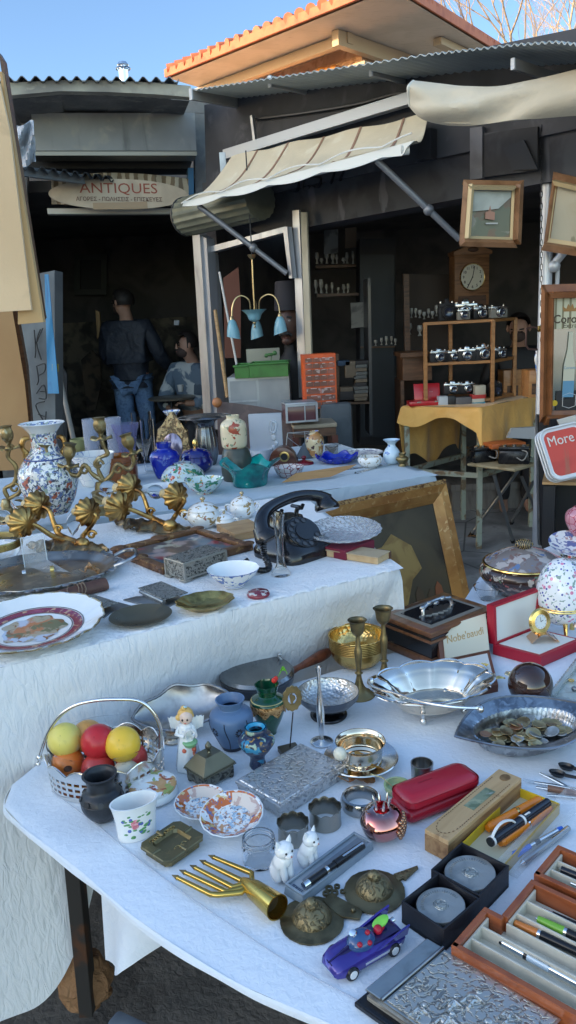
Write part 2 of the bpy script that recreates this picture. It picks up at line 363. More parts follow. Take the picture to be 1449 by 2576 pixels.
# ---- right shop
t=T('curio_shop','dark angled shop front with aluminium door posts under a sloping sheet metal canopy','shop',F(0)); WORLDP.append(t)
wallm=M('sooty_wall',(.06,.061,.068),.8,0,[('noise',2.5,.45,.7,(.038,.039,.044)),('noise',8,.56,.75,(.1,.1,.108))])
_a,_b=onF(512,240),onF(1540,130); _a.z=3.04; _b.z=2.76
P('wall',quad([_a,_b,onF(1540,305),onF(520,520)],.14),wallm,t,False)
lint=quad([onF(520,523,.02),onF(1540,306,.02),onF(1540,428,.02),onF(660,592,.02)],.2)
P('lintel',lint,M('sooty_lintel',(.045,.046,.052),.7,0,[('noise',4,.5,.62,(.027,.027,.032)),('noise',2.2,.6,.66,(.09,.09,.1),(3,3,1))]),t,False)
P('post',quad([onF(735,530,-.03),onF(752,528,-.03),onF(772,1000,-.03),onF(752,1000,-.03)],.012),alum,t,False)
P('post',quad([onF(756,534,-.05),onF(771,534,-.05),onF(783,892,-.05),onF(768,892,-.05)],.012),M('cream_post',(.36,.33,.25),.6,0,[('noise',4,.45,.7,(.25,.23,.17),(3,3,.6))]),t,False)
bm=quad([onF(484,592,-.12),onF(502,590,-.12),onF(534,1080,-.12),onF(514,1080,-.12)],.06)
P('post',bm,alum,t,False)
P('post',quad([onF(503,592,-.10),onF(519,600,-.10),onF(550,1080,-.10),onF(535,1080,-.10)],.07),M('grey_post',(.3,.32,.36),.4,.5),t,False)
df=quad([onF(520,622,-.06),onF(716,570,-.06),onF(716,584,-.06),onF(522,637,-.06)],.06)
quad([onF(520,640,-.05),onF(532,640,-.05),onF(562,1080,-.05),onF(548,1080,-.05)],.06,df)
quad([onF(711,572,-.08),onF(722,570,-.08),onF(735,700,-.08),onF(727,700,-.08)],.04,df)
P('door_frame',df,alum,t,False)
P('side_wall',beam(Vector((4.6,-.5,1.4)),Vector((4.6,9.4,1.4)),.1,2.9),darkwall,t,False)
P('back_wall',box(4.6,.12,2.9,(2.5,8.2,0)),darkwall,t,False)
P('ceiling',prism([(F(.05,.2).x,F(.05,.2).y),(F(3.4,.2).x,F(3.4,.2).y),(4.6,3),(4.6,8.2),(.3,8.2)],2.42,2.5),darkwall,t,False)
clad=M('board_cladding',(.1,.1,.105),.75,0,[('wave',5,.0,.12,(.02,.02,.022),(0,0,3)),('noise',5,.45,.68,(.06,.06,.064))])
P('cladding',quad([onF(1215,335,-.02),onF(1352,318,-.02),onF(1352,428,-.02),onF(1215,446,-.02)],.015),clad,t,False)
P('wall_post',quad([onF(1182,322,-.03),onF(1213,318,-.03),onF(1213,448,-.03),onF(1182,452,-.03)],.025),M('wall_post_grey',(.13,.13,.14),.6,0,[('noise',6,.45,.7,(.08,.08,.085))]),t,False)
P('broken_board',quad([onF(1265,372,-.035),onF(1318,352,-.035),onF(1352,425,-.035),onF(1290,428,-.035)],.012),M('dark_board_wood',(.02,.021,.025),.7),t,False)
P('wall_box',quad([onF(1050,330,-.06),onF(1084,322,-.06),onF(1084,398,-.06),onF(1050,402,-.06)],.05),M('dark_wall_box',(.03,.03,.034),.5),t,False)
sg_=NB()
for s in ([(735,462),(752,455),(748,480),(735,482)],[(765,452),(763,476),(778,470)],[(790,446),(808,450),(800,472),(788,468)],[(825,436),(842,432),(832,462)],[(870,420),(855,455)]): tube([onF(u,v,-.004) for u,v in curve(s,4)],.012,6,sg_,flat=.4)
P('graffiti',sg_,M('faded_spray_paint',(.012,.012,.016),.6),t)
P('cable',tube([onF(u,v,-.02) for u,v in curve([(640,300),(760,285),(900,262),(1030,232),(1180,250),(1360,205)],6)],.008,6),blackpaint,t)
c0=A(484,226,5.25); c1=A(1075,136,3.85); c1b=A(1290,112,3.5); c2=A(1395,104,3.35); c3=A(1620,128,3.0)
rise=Vector((0,0,.06)); bk=n_*3.2+rise
cs=[c0,c1,c1b,c2,c3]
bm=NB()
for i in range(4):
 W=[34,12,6,14][i]
 def fn(a,b,p=cs[i],q=cs[i+1],W=W): return p.lerp(q,a)+bk*b+Vector((0,0,1))*.005*math.sin(a*W*2*PI)
 sheet(fn,W*6,1,.004,bm)
cr=P('canopy_roof',bm,galv,t)
raf=M('painted_rafter',(.28,.28,.27),.6,.1,[('noise',4,.4,.7,(.2,.2,.2))])
for u,v in ((482,226),(680,194),(935,166),(1293,150)):
 y=5.25-(u-484)/(1395-484)*1.9+.35*(4*((u-484)/911)*(1-(u-484)/911))*-.0
 p=A(u,v,y); k=mpp(p); b=beam(p+Vector((0,0,-.4*26*k)),p+n_*2.2+Vector((0,0,-.3*26*k)),10*k,26*k); P('rafter',b,raf,cr,False)
 P('rafter_end',beam(p-n_*.012+Vector((0,0,-.4*26*k)),p-n_*.002+Vector((0,0,-.4*26*k)),11*k,27*k),M('white_end',(.55,.56,.57),.6),cr,False)
# ---- canopy post on the right with a bracket block
t=T('canopy_post','white galvanised steel post holding up the canopy at the right, with a bracket on top','post',A(1378,1300,3.95)*1)
q0=A(1365,186,3.95);
t.location=(q0.x+.02,q0.y,0); px,py=q0.x+.02,q0.y
P('shaft',lathe([(.031,0),(.031,2.42)],20,m=Matrix.Translation((.02,0,.0))),M('white_galvanised',(.62,.63,.65),.4,.4,[('noise',9,.5,.7,(.45,.46,.48),(1,1,.3))]),t)
P('bracket',box(.1,.08,.07,(0,0,2.70),bev=.004),raf,t,False)
P('neck',box(.045,.045,.31,(.0,0,2.4)),raf,t,False)
P('conduit',rod((.075,-.01,.9),(.075,-.01,2.45),.011),M('grey_conduit',(.5,.5,.5),.5),t)
P('support_strut',tube([(.16,-.1,1.95),(.05,-.03,1.8)],.02,10,ball(.03,(.05,-.03,1.79),8)),M('white_galvanised',(0,0,0)),t)
# ---- tiled house behind, in the sun
zt=5.6
t=T('tiled_house','sunlit orange plaster house with a wide terracotta tiled eave above the shop roofs','house',G(700,190,zt)*1)
t.location.z=0; inv=t.location
tl,tt,tr=G(420,196,zt),G(985,-32,zt),G(1262,138,zt); tb=tl+tr-tt
def loc(p): return Vector(p)-inv
soff=M('eave_boards',(.66,.56,.46),.7,0,[('noise',2,.4,.7,(.58,.49,.39)),('noise',5,.55,.75,(.52,.43,.34),(1,6,1))])
bm=NB(); up=Vector((0,0,1))
e1=(tt-tl).normalized(); e2=(tr-tt).normalized()
rfp=prism([tuple(loc(p).xy) for p in (tl,tt,tr,tb)],zt,zt+.1); P('soffit',rfp,soff,t,False)
terr=M('terracotta_tile',(.5,.15,.07),.7,0,[('noise',6,.4,.7,(.38,.1,.05))])
rf=NB(); ctr=(tl+tr)/2; ctr.z=zt+.4
v=[rf.verts.new(loc(p+Vector((0,0,.11)))) for p in (tl,tt,tr,tb)]; c=rf.verts.new(loc(ctr))
for i in range(4): rf.faces.new((v[i],v[(i+1)%4],c))
rw=NB()
n=22
for i in range(n):
 p=tl.lerp(tt,(i+.5)/n)+Vector((0,0,.12)); d=(ctr-p).normalized();
 tube([loc(p-d*.05),loc(p+d*1.6)],.075,10,rf)
for i in range(26):
 p=tt.lerp(tr,(i+.5)/26)+Vector((0,0,.1)); d=(ctr-p).normalized(); tube([loc(p-d*.02),loc(p+d*1.2)],.05,8,rf)
P('roof',rf,terr,t)
eg=NB(); beam(loc(tl+Vector((0,0,.06))),loc(tt+Vector((0,0,.06))),.1,.12,eg); beam(loc(tt+Vector((0,0,.07))),loc(tr+Vector((0,0,.07))),.06,.14,eg); P('eave_edge',eg,terr,t,False)
orange=M('orange_plaster',(.62,.4,.25),.85,0,[('noise',3,.45,.65,(.7,.5,.33)),('noise',10,.5,.7,(.5,.3,.17))],bump=[('noise',8,.02)])
nin=Vector((-e1.y,e1.x,0)); nin=nin if nin.dot(ctr-tl)>0 else -nin
w0=tl+nin*1.15; wc=PL(893,140,w0,nin); wc.z=zt
ws=NB();
o=(wc-w0).dot(e1); wst=w0-e1*.5
m2=Matrix(((e1.x,nin.x,0,loc(wst).x),(e1.y,nin.y,0,loc(wst).y),(0,0,1,0),(0,0,0,1)))
b=box(o+.5,2.6,zt-.32,((o+.5)/2,1.3,0)); b.transform(m2); P('wall',b,orange,t,False)
b=box(o*.62,2.4,.34,(o+.5-o*.31,1.35,zt-.33)); b.transform(m2); P('upper_wall',b,orange,t,False)
b=NB()
for i in range(16): ball(.09+.03*math.sin(i*5),(o*.40+i*o*.041,.03,zt-.30+.03*math.sin(i*3.1)),6,b,(1.2,.8,.9))
b.transform(m2); P('foam_sealing',b,M('amber_foam',(.6,.24,.05),.6),t)
rfm=M('eave_rafter',(.5,.38,.26),.6)
b=box(o+.9,.12,.14,((o+.5)/2,-.35,zt-.15)); b.transform(m2); P('rafter',b,rfm,t,False)
b=box(.12,3.2,.2,(o+.62,1.0,zt-.21)); b.transform(m2); P('rafter',b,rfm,t,False)
b=box(.7,.16,.14,(o+.4,-.02,zt-.48)); b.transform(m2); P('wall_plate',b,rfm,t,False)
p0=PL(1100,104,tl+nin*0,Vector((0,0,1))) if False else G(1100,104,zt-.06); p1=G(1200,150,zt-.06)
P('rafter',beam(loc(p0),loc(p1),.14,.1),rfm,t,False)
# ---- bare tree behind on the right
barkm=M('sunlit_twig_bark',(.34,.27,.2),.8,0,[('noise',8,.4,.7,(.25,.19,.14))])
def bare_tree(name,label,base,h,spread,seed,depth=6,group=None):
 r=random.Random(seed); t=T(name,label,'tree',base,0,group); bm=NB(); tw=NB()
 def br(p,d,L,rad,k):
  pts=[p];q=p.copy();dd=d.copy()
  for i in range(3):
   dd=(dd+Vector((r.uniform(-.22,.22),r.uniform(-.22,.22),r.uniform(-.12,.14)))).normalized(); q=q+dd*L/3; pts.append(q.copy())
  tube(pts,[rad,rad*.88,rad*.78,rad*.66],5 if k<4 else 4,bm if k>=depth-2 else tw)
  if k==0: return
  n=r.choice((2,3,3)) if k>1 else r.choice((2,3,4))
  for i in range(n):
   a=r.uniform(0,2*PI); s=r.uniform(.35,.8)*spread
   nd=(dd+Vector((math.cos(a)*s,math.sin(a)*s,r.uniform(-.1,.35)))).normalized()
   br(pts[-1] if i<2 else pts[2],nd,L*r.uniform(.6,.82),rad*.6,k-1)
 br(Vector((0,0,0)),Vector((0,0,1)),h,.085,depth)
 P('trunk',bm,barkm,t); P('crown',tw,barkm,t); return t
p=A(1290,120,16.5); bare_tree('bare_tree','leafless sunlit tree with a fan of fine twigs above the canopy roof',(p.x,p.y,0),3.3,.98,5,7)
p=A(1478,150,15.5); bare_tree('bare_tree','small leafless tree cut off by the right edge of the picture',(p.x,p.y,0),3.2,.95,11,6)
# ---- awning over the shop door
canv=M('striped_awning_canvas',(.58,.51,.37),.8,0,[('noise',3,.42,.7,(.49,.43,.31)),('noise',9,.55,.72,(.62,.57,.44)),('noise',2,.6,.75,(.4,.34,.24),(1,1,3))],bump=[('noise',70,.001)])
stripe=M('brown_awning_stripe',(.27,.16,.11),.8)
t=T('awning','open beige awning with thin brown stripes and a white scalloped valance over the shop door','awning',onF(570,390,-.08))
inv=t.location.copy()
rl0,rl1=onF(568,390,-.08),onF(1040,246,-.08)
P('rail',beam(loc(rl0),loc(rl1),.05,.06),M('grey_rail',(.36,.38,.4),.5,.4),t,False)
P('rail_end',box(.04,.04,.14,loc(rl0)+Vector((-.02,-.02,-.13))),steel,t,False)
P('hanger',beam(loc(onF(634,290,-.05)),loc(onF(642,356,-.05)),.022,.022),steel,t,False)
g0=PL(470,516,rl0,f_) ;
dproj=(g0-PIL).dot(n_)
g0=onF(466,514,dproj); g1=onF(1018,378,dproj)
top0,top1=onF(585,393,-.1),onF(1079,287,-.1)
fl0,fl1=g0+Vector((0,0,.01)),onF(1046,354,dproj)
def fab(a,b):
 p=top0.lerp(top1,a).lerp(fl0.lerp(fl1,a),b); return loc(p)+Vector((0,0,-.05*math.sin(PI*b)+.006*math.sin(a*21+b*4)))
P('canopy',sheet(fab,50,10,.004),canv,t)
for a in (.16,.34,.53,.71,.9):
 def st(x,y,a=a): return fab(a+(x-.5)*.010,y)+Vector((0,0,.004))-n_*.004
 P('stripe',sheet(st,1,12,.002),stripe,t)
def val(a,b):
 p=fl0.lerp(fl1,a); p2=g0.lerp(g1,a); s=abs(math.sin(a*PI*4.3))*.035
 return loc(p.lerp(p2,b))+Vector((0,0,-.012*b-(s*.5 if b>.7 else 0)))-n_*(.012+.012*b)
wc_=M('white_valance',(.62,.62,.57),.7)
P('valance',sheet(val,60,5,.003),wc_,t)
P('front_bar',tube([loc(g0),loc(g0.lerp(g1,.5)),loc(g1)],.017,12,lathe([(.022,-.02),(.022,.02)],12,m=Matrix.Translation(loc(g1))@Matrix.Rotation(PI/2,4,'Y'))),wc_,t)
P('valance_cord',tube([loc(g0.lerp(fl1,x)+Vector((0,0,.005+.025*abs(math.sin(x*14))))) -n_*.03 for x in [i/60 for i in range(61)]],.004,5),M('white_cord',(.7,.7,.66),.7),t)
arm=M('grey_arm',(.2,.21,.23),.45,.5)
for (a,b,dd) in (((500,518),(722,688),0),((948,404),(1156,602),0)):
 p=onF(*a,dproj+.01); q=onF(*b,-.09); b_=rod(loc(p),loc(q),.017); mm=loc(p.lerp(q,.62)); ball(.028,mm,6,b_); P('arm',b_,arm,t)
# ---- ribbed roller shutter under the awning
t=T('roller_shutter','rolled up ribbed metal shutter under the left end of the awning','shutter',F(.1))
a,b=onF(470,545,-.12),onF(655,500,-.12); ax=(b-a).normalized(); mid=(a+b)/2; t.location=mid
pr=[]; Ls=(b-a).length
bm=lathe([(0,-Ls/2),(.125,-Ls/2),(.125,Ls/2),(0,Ls/2)],72,flute=lambda t,k:1+.03*math.sin(t*18))
bm.transform(Vector((0,0,1)).rotation_difference(ax).to_matrix().to_4x4()); P('slats',bm,M('greenish_shutter',(.2,.21,.16),.5,.3,[('noise',5,.4,.7,(.13,.14,.11))]),t)
rr=Vector((0,0,1)).rotation_difference(ax).to_matrix().to_4x4()
P('end_plate',lathe([(0,-.012),(.132,-.012),(.132,.0),(0,0)],32,m=Matrix.Translation(-ax*Ls/2)@rr),M('plate_metal',(.1,.1,.1),.5,.5),t)
# ---- furled beige canvas at right
t=T('furled_awning','plain beige canvas hanging in a sagging roll at the upper right','awning',onF(1040,250,-.9))
inv=t.location.copy()
topc=[(1040,206),(1100,212),(1170,220),(1250,220),(1330,206),(1449,178),(1560,150)]
botc=[(1034,268),(1072,301),(1160,312),(1250,308),(1330,300),(1440,288),(1560,280)]
pl0=A(1040,250,3.75); pn=Vector((.42,.9,0)).normalized()
def at(c,a):
 x=a*(len(c)-1); i=min(int(x),len(c)-2); s=x-i
 p0=c[max(i-1,0)];p1=c[i];p2=c[i+1];p3=c[min(i+2,len(c)-1)]
 q=[.5*((2*b)+(-a_+c_)*s+(2*a_-5*b+4*c_-d)*s*s+(-a_+3*b-3*c_+d)*s**3) for a_,b,c_,d in zip(p0,p1,p2,p3)]
 return PL(q[0],q[1],pl0,pn)
def furl(a,b):
 p=at(topc,a).lerp(at(botc,a),b)
 w_=.05*math.sin(PI*min(b*1.02,1))**.7+.05*b*(1-b)*math.sin(a*7+1)+.02*math.sin(a*11+b*7)*b+.014*mnoise.noise(Vector((a*6+b*2,b*2-a*3,2)))
 return loc(p)-pn*w_
beige=M('beige_canvas',(.58,.51,.39),.8,0,[('noise',2.2,.4,.7,(.5,.44,.33)),('noise',7,.6,.75,(.62,.57,.46)),('noise',4,.58,.7,(.33,.3,.24),(1,1,2))],bump=[('noise',5,.008),('noise',60,.002)])
P('canvas',sheet(furl,60,14,.006),beige,t)
P('hem',tube([furl(0.004,b/14)-pn*.004 for b in range(15)],.008,6),M('pale_hem',(.6,.58,.5),.8),t)
def back(a,b):
 p=at(botc,a).lerp(at(topc,a),b); return loc(p)+pn*.05*math.sin(PI*b)
P('back_fold',sheet(back,40,6,.004),beige,t)
# ---- sign
t=T('shop_sign','oval cream board lettered ANTIQUES with striped bunting behind it, over the left opening','sign',onL(300,490,-.2))
inv=t.location.copy(); k=mpp(inv)
def Lm(c): return Matrix(((lf.x,0,-ln.x,c.x),(lf.y,0,-ln.y,c.y),(0,1,0,c.z),(0,0,0,1)))   # local x along the front, y up, z out
rollm=Matrix.Rotation(R(-1.5),4,'Z')
b=lathe([(0,0),(1,0),(1,.02),(0,.02)],48); b.transform(Matrix.Diagonal((171*k,36*k,1,1))); b.transform(Lm(Vector((0,0,0)))@rollm)
P('board',b,M('cream_sign_board',(.52,.42,.3),.6,0,[('noise',8,.4,.7,(.44,.35,.25))]),t,False)
b=textbm('ANTIQUES',34*k,.001,sx=1.18); b.transform(Lm(Vector((0,0,0)))@rollm@Matrix.Translation((0,13*k,.022))); P('lettering',b,M('rust_red_letters',(.3,.07,.04),.6),t,False)
b=textbm('ΑΓΟΡΕΣ - ΠΩΛΗΣΕΙΣ - ΕΠΙΣΚΕΥΕΣ',13*k,.001,bold=.0006); b.transform(Lm(Vector((0,0,0)))@rollm@Matrix.Translation((0,-12*k,.022))); P('lettering',b,M('brown_letters',(.16,.09,.06),.6),t,False)
b=box(140*k,18*k,.004); b.transform(Matrix.Translation((0,0,0))); b2=b; xf(b2,(0,0,0),(-PI/2,0,0)); b2.transform(Matrix.Identity(4))
b=box(134*k,16*k,.006); b.transform(Lm(-Vector((0,0,27*k))-ln*.021)); P('paper_strip',b,M('tan_paper',(.4,.28,.17),.7),t,False)
t=T('bunting_cloth','pale striped cloth bunched behind the oval sign','cloth',onL(400,500,-.05)); inv=t.location.copy();
def bn(a,b):
 p=onL(130+345*a,444+70*b-12*math.sin(a*PI)*(1-b)+6*a,-.06+.02*math.sin(a*40)); return p-inv
P('folds',sheet(bn,40,4,.004),M('striped_bunting',(.5,.42,.3),.8,0,[('wave',5,.4,.6,(.22,.16,.1))]),t)
# ---- small corrugated awning left, white plastic, graffiti wall, banner, boards
t=T('corrugated_lean_to','dark corrugated sheet sloping over the left edge of the shop opening','awning',onL(120,440,-.5)); inv=t.location.copy()
P('roof',corrugated(onL(40,418,-.7)-inv,onL(285,452,-.25)-inv,onL(40,418,-.1)-inv,onL(300,452,.0)-inv,9,.02),M('dark_corrugated',(.03,.032,.035),.6,.2),t)
P('edge_beam',beam(onL(48,430,-.62)-inv,onL(210,452,-.3)-inv,.03,.06),M('grey_beam',(.13,.14,.15),.6),t,False)
t=T('plastic_sheet','torn white plastic sheet bunched at the left end of the shutter box','plastic sheet',A(60,380,5)); inv=t.location.copy()
def ps(a,b): return A(34+50*a-(12*b if a<.5 else 0)+6*b,310+105*b+8*math.sin(a*5),5.05+.05*math.sin(a*9+b*7))-inv
P('sheet',sheet(ps,10,14,.004),M('white_plastic',(.55,.58,.62),.35,0,[('noise',9,.4,.6,(.35,.37,.4))],bump=[('noise',14,.03)]),t)
gw=M('graffiti_grey_wall',(.2,.21,.21),.8,0,[('noise',3,.4,.7,(.14,.145,.15))])
t=T('graffiti_wall','grey wall end with black spray-painted letters beside the blue banner','wall',A(95,1100,5.3)); t.location.z=0; inv=t.location.copy()
P('wall',quad([A(40,700,5.3)-inv,A(137,680,5.3)-inv,A(140,1180,5.3)-inv,A(40,1180,5.3)-inv],.2),gw,t,False)
def stroke(pts,y=5.27,r=.009): return tube([A(u,v,y)-inv for u,v in curve(pts,4)],r,6,flat=.4)
gb=stroke([(86,830),(90,880),(88,900)]);
for s in ([(102,828),(92,862),(104,905)],[(92,862),(108,825)],[(92,920),(97,955),(93,968)],[(95,920),(113,915),(112,935),(96,945)],[(92,990),(110,968),(116,1002),(98,1002)],[(100,985),(114,985)],[(112,1010),(90,1020),(112,1060),(116,1035)],[(96,1042),(112,1048)]):
 join(gb,stroke(s))
P('graffiti',gb,blackpaint,t)
t=T('banner','narrow blue banner with a yellow patch hanging beside the shop opening','banner',A(135,900,5.2)); inv=t.location.copy()
def bn2(a,b): return A(112+ (9+ 19*b)*a+ 8*b,690+ 300*b,5.2-.1*a+.03*math.sin(b*9+a*3))-inv
P('cloth',sheet(bn2,4,20,.003),M('sky_blue_cloth',(.025,.17,.34),.7,0,[('noise',4,.5,.62,(.015,.11,.26)),('noise',2.5,.66,.7,(.4,.45,.5))]),t)
P('yellow_patch',sheet(lambda a,b:A(131+15*a,916+20*b,5.165-.06*a)-inv,2,2,.003),M('yellow_cloth',(.5,.36,.04),.7),t)
TM('broom_pole','pale wooden pole leaning beside the banner at the shop entrance','pole',rod(A(146,930,5.9)-A(186,1110,5.6),(0,0,0),.018),M('pole_wood',(.38,.36,.32),.6),A(186,1110,5.6))
TM('dark_screen','low rounded dark board standing behind the banner pole','board',quad([A(133,1110,6.1)-A(150,1110,6.1),A(170,1110,6.1)-A(150,1110,6.1),A(170,940,6.1)-A(150,1110,6.1),A(150,910,6.1)-A(150,1110,6.1),A(138,940,6.1)-A(150,1110,6.1)],.02),M('dark_board',(.02,.022,.025),.6),A(150,1110,6.1))
card=M('brown_cardboard',(.42,.24,.105),.8,0,[('noise',4,.4,.7,(.37,.2,.085))])
mdf=M('tan_board_edge',(.55,.34,.15),.7,0,[('noise',7,.45,.7,(.46,.27,.11),(1,1,.2))]); crm=M('cream_board',(.72,.51,.3),.7,0,[('noise',2,.4,.7,(.64,.44,.25)),('noise',9,.58,.72,(.58,.4,.23))],bump=[('noise',150,.0008)])
y=1.9
p0=A(40,1400,y); t=T('stretched_canvas','big cream canvas in a tan frame with a black edge, tilted at the left edge','canvas',A(0,810,2.3)); inv=t.location.copy()
P('panel',quad([A(x,v,yy)-inv for x,v,yy in ((-90,160,2.3),(2,212,2.3),(28,330,2.3),(82,780,2.3),(-90,790,2.3))],.012),crm,t,False)
P('frame',quad([A(x,v,yy)-inv for x,v,yy in ((-2,180,2.315),(4,180,2.315),(109,810,2.315),(45,816,2.31),(45,782,2.31),(82,780,2.31))],.022),mdf,t,False)
P('edge',quad([A(x,v,yy)-inv for x,v,yy in ((-4,130,2.345),(8,150,2.345),(62,500,2.345),(110,800,2.345),(104,806,2.34))],.03),wood_dark,t,False)
t=T('cardboard_sheet','tall plain brown cardboard sheet leaning at the left edge behind the candelabra','cardboard',A(0,1200,2.9)); inv=t.location.copy()
P('sheet',quad([A(x,v,yy)-inv for x,v,yy in ((-120,560,2.95),(0,605,3.0),(38,820,3.0),(62,960,3.0),(84,1180,3.0),(-120,1190,2.95))],.012),card,t,False)
P('edge_post',quad([A(x,v,3.06)-inv for x,v in ((0,520),(10,545),(44,800),(66,920),(88,1180),(64,1180),(44,960),(20,800))],.03),wood_dark,t,False)
# ================================================================ TABLES AND CLOTHS
def clothmat(name,col,bump): return M(name,col,.85,0,[('noise',6,.4,.7,tuple(c*.95 for c in col))],bump=bump,sheen=.15)
c1m=clothmat('white_crinkled_cloth',(.71,.76,.82),[('noise',95,.0016,(1,1,1)),('noise',22,.0018)])
c2m=clothmat('white_seersucker_cloth',(.74,.745,.75),[('noise',75,.0045,(1,1,.3),1.0),('noise',14,.008,(1,1,.5))])
c3m=clothmat('blue_grey_satin_cloth',(.42,.5,.56),[('noise',9,.012)])
d2=Vector((.879,.487,0)).normalized(); m2_=Vector((-.487,.879,0)).normalized(); FL=Vector((-.587,1.424,0))
def X2(s,t_,z=T2): p=FL+d2*s+m2_*t_; return Vector((p.x,p.y,z))
legm=M('rusty_steel_leg',(.05,.045,.042),.6,.5,[('noise',14,.5,.65,(.12,.055,.03))])
W2=1.005
def drape(path,zt,zb,amp,freq,out=.0,seed=0,nz=14,per=.02,push=None,sh=.012):
 """hanging cloth along a polyline; path: list of (x,y), zb(i/len)->bottom height; folds widen downwards"""
 pts=[Vector((x,y,0)) for x,y in path]; Ls=[0]
 for a,b in zip(pts,pts[1:]): Ls.append(Ls[-1]+(b-a).length)
 tot=Ls[-1]; n=int(tot/per)
 def at_(s):
  for i in range(len(pts)-1):
   if s<=Ls[i+1]+1e-9:
    d=(pts[i+1]-pts[i]).normalized(); return pts[i]+d*(s-Ls[i]),d
  return pts[-1],(pts[-1]-pts[-2]).normalized()
 def fn(a,b):
  s=a*tot; p,d=at_(s); p0,da=at_(max(s-.05,0)); p1,db=at_(min(s+.05,tot)); d=(da+db).normalized(); nn=Vector((d.y,-d.x,0))
  z0=zb(a); z=zt+(z0-zt)*b
  r=.012 # rounded shoulder
  w_=amp*b*(math.sin(s*freq+seed)+.5*math.sin(s*freq*2.3+seed*2+b))+out*b
  off=w_+ (sh*math.sin(min(1,b*12)*PI/2))
  if push: off-=push(s,zt-z)
  return Vector((p.x,p.y,z))+nn*off
 return sheet(fn,n,nz)
t=T('market_table','raised trestle table under the white seersucker cloth','table',X2(.2,.4,0)); inv=t.location.copy()
P('tabletop',prism([tuple((X2(a,b)-inv).xy) for a,b in ((-.78,.03),(W2-.05,.03),(W2+.05,.9),(-.98,1.0))],.925,.948),wood_mid,t,False)
for a,b in ((-.7,.12),(W2-.15,.18),(W2-.1,.8),(-.7,.8)): P('leg',beam(X2(a,b,0)-inv,X2(a,b,.925)-inv,.04,.04),legm,t,False)
bm=NB()
FRc=X2(W2,0); BRc=FRc+Vector((-.247,.969,0))*.98; FLc=X2(-.8,0); BLc=FLc+Vector((-.3,.95,0))*1.15
def top2(a,b):
 p=FLc.lerp(FRc,a).lerp(BLc.lerp(BRc,a),b); p.z=T2-.0005+.0025*mnoise.noise(Vector((p.x*9,p.y*9,1))); return p
sheet(top2,90,42,0,bm)
pth=[X2(-.8,.0).xy,X2(W2-.05,0).xy,X2(W2-.012,.012).xy,(FRc.lerp(BRc,.05)).xy,BRc.xy]
def zb2(a):
 s=a*(W2+.8+.8)-.8   # metres from FL along the front
 return .2 if s<-.1 else (.2+.28*max(0,min(1,(s+.1)/.18))**2 if s<.1 else .5)
join(bm,drape(pth,T2,zb2,.012,9,.03,1,24,.012,lambda s,d:.095*max(0,min(1,(s-.98)/.35))*min(1,d/.2)*(1 if s<1.8 else 0)))
bmesh.ops.remove_doubles(bm,verts=bm.verts,dist=.004)
o=TM('tablecloth','white crinkled seersucker cloth hanging to the ground from the raised middle table','tablecloth',bm,c2m)
t=T('market_table','low folding table under the smooth white cloth in the foreground','table',(.3,1.4,0)); inv=t.location.copy()
fe=[(10,2024),(60,2078),(100,2108),(200,2184),(330,2296),(450,2378),(600,2468),(724,2523),(900,2598),(1100,2690),(1500,2900)]
E1=[G(u,v,T1) for u,v in fe]
BL=G(100,1926,T1); LC=G(30,1970,T1)
bk=[X2(.05,-.02,T1),X2(W2+.1,-.02,T1),Vector((.62,2.42,T1)),Vector((1.15,2.9,T1)),Vector((1.75,2.2,T1)),Vector((1.3,.55,T1))]
out=[LC]+E1+[Vector((.55,.42,T1))]+bk[::-1]
P('tabletop',prism([tuple((Vector((p.x,p.y,0)).lerp(Vector((.4,1.4,0)),.05)-inv).xy) for p in out],.715,.742),wood_mid,t,False)
for u,v,h in ((0,0,0),):
 a=A(185,2140,1.40); b_=A(213,2440,1.40)
 P('leg',beam(b_-inv+(b_-a)*.35,a-inv+Vector((0,0,.03)),.045,.03),legm,t,False)
P('leg',beam(Vector((.9,1.9,0))-inv,Vector((.9,1.9,.72))-inv,.04,.03),legm,t,False); P('leg',beam(Vector((1.0,.9,0))-inv,Vector((1.0,.9,.72))-inv,.04,.03),legm,t,False)
bm=NB(); b=bmesh.new(); vs=[b.verts.new(p) for p in out]; b.faces.new(vs); bmesh.ops.triangulate(b,faces=b.faces)
for _ in range(5): bmesh.ops.subdivide_edges(b,edges=[e for e in b.edges if e.calc_length()>.035],cuts=1,use_grid_fill=True); bmesh.ops.triangulate(b,faces=b.faces)
bnd={v for e in b.edges if e.is_boundary for v in e.verts}
for v in b.verts:
 v.co.z+=.0022*mnoise.noise(v.co*7)-.001
 if v in bnd: v.co.z-=.004
join(bm,b)
fp=[(LC.x,LC.y)]+[(p.x,p.y) for p in E1]
cp_=[tuple(x) for x in smoothprof([(p[0],p[1]) for p in fp],4)]
join(bm,drape(cp_,T1-.004,lambda a:T1-.014-.002*math.sin(a*30),.001,20,.002,2,4,.015,None,.002))
h0=G(215,2150,T1-.03);h1=G(455,2372,T1-.03)
def corner(a,b):
 p=h0.lerp(h1,a); zz=[.30,.27,.30,.42,.68]; x=a*4; i=min(int(x),3); z=zz[i]+(zz[i+1]-zz[i])*(x-i)
 q=p+Vector((.02*math.sin(a*7),.05*b+.03*math.sin(a*5)*b,0)); q.z=p.z+(z-p.z)*b; return q
CORN=corner
hang=NB();
A0=[A(u,v,1.13-.1*i/6) for i,(u,v) in enumerate(((225,2430),(270,2428),(330,2418),(390,2385),(440,2362)))]
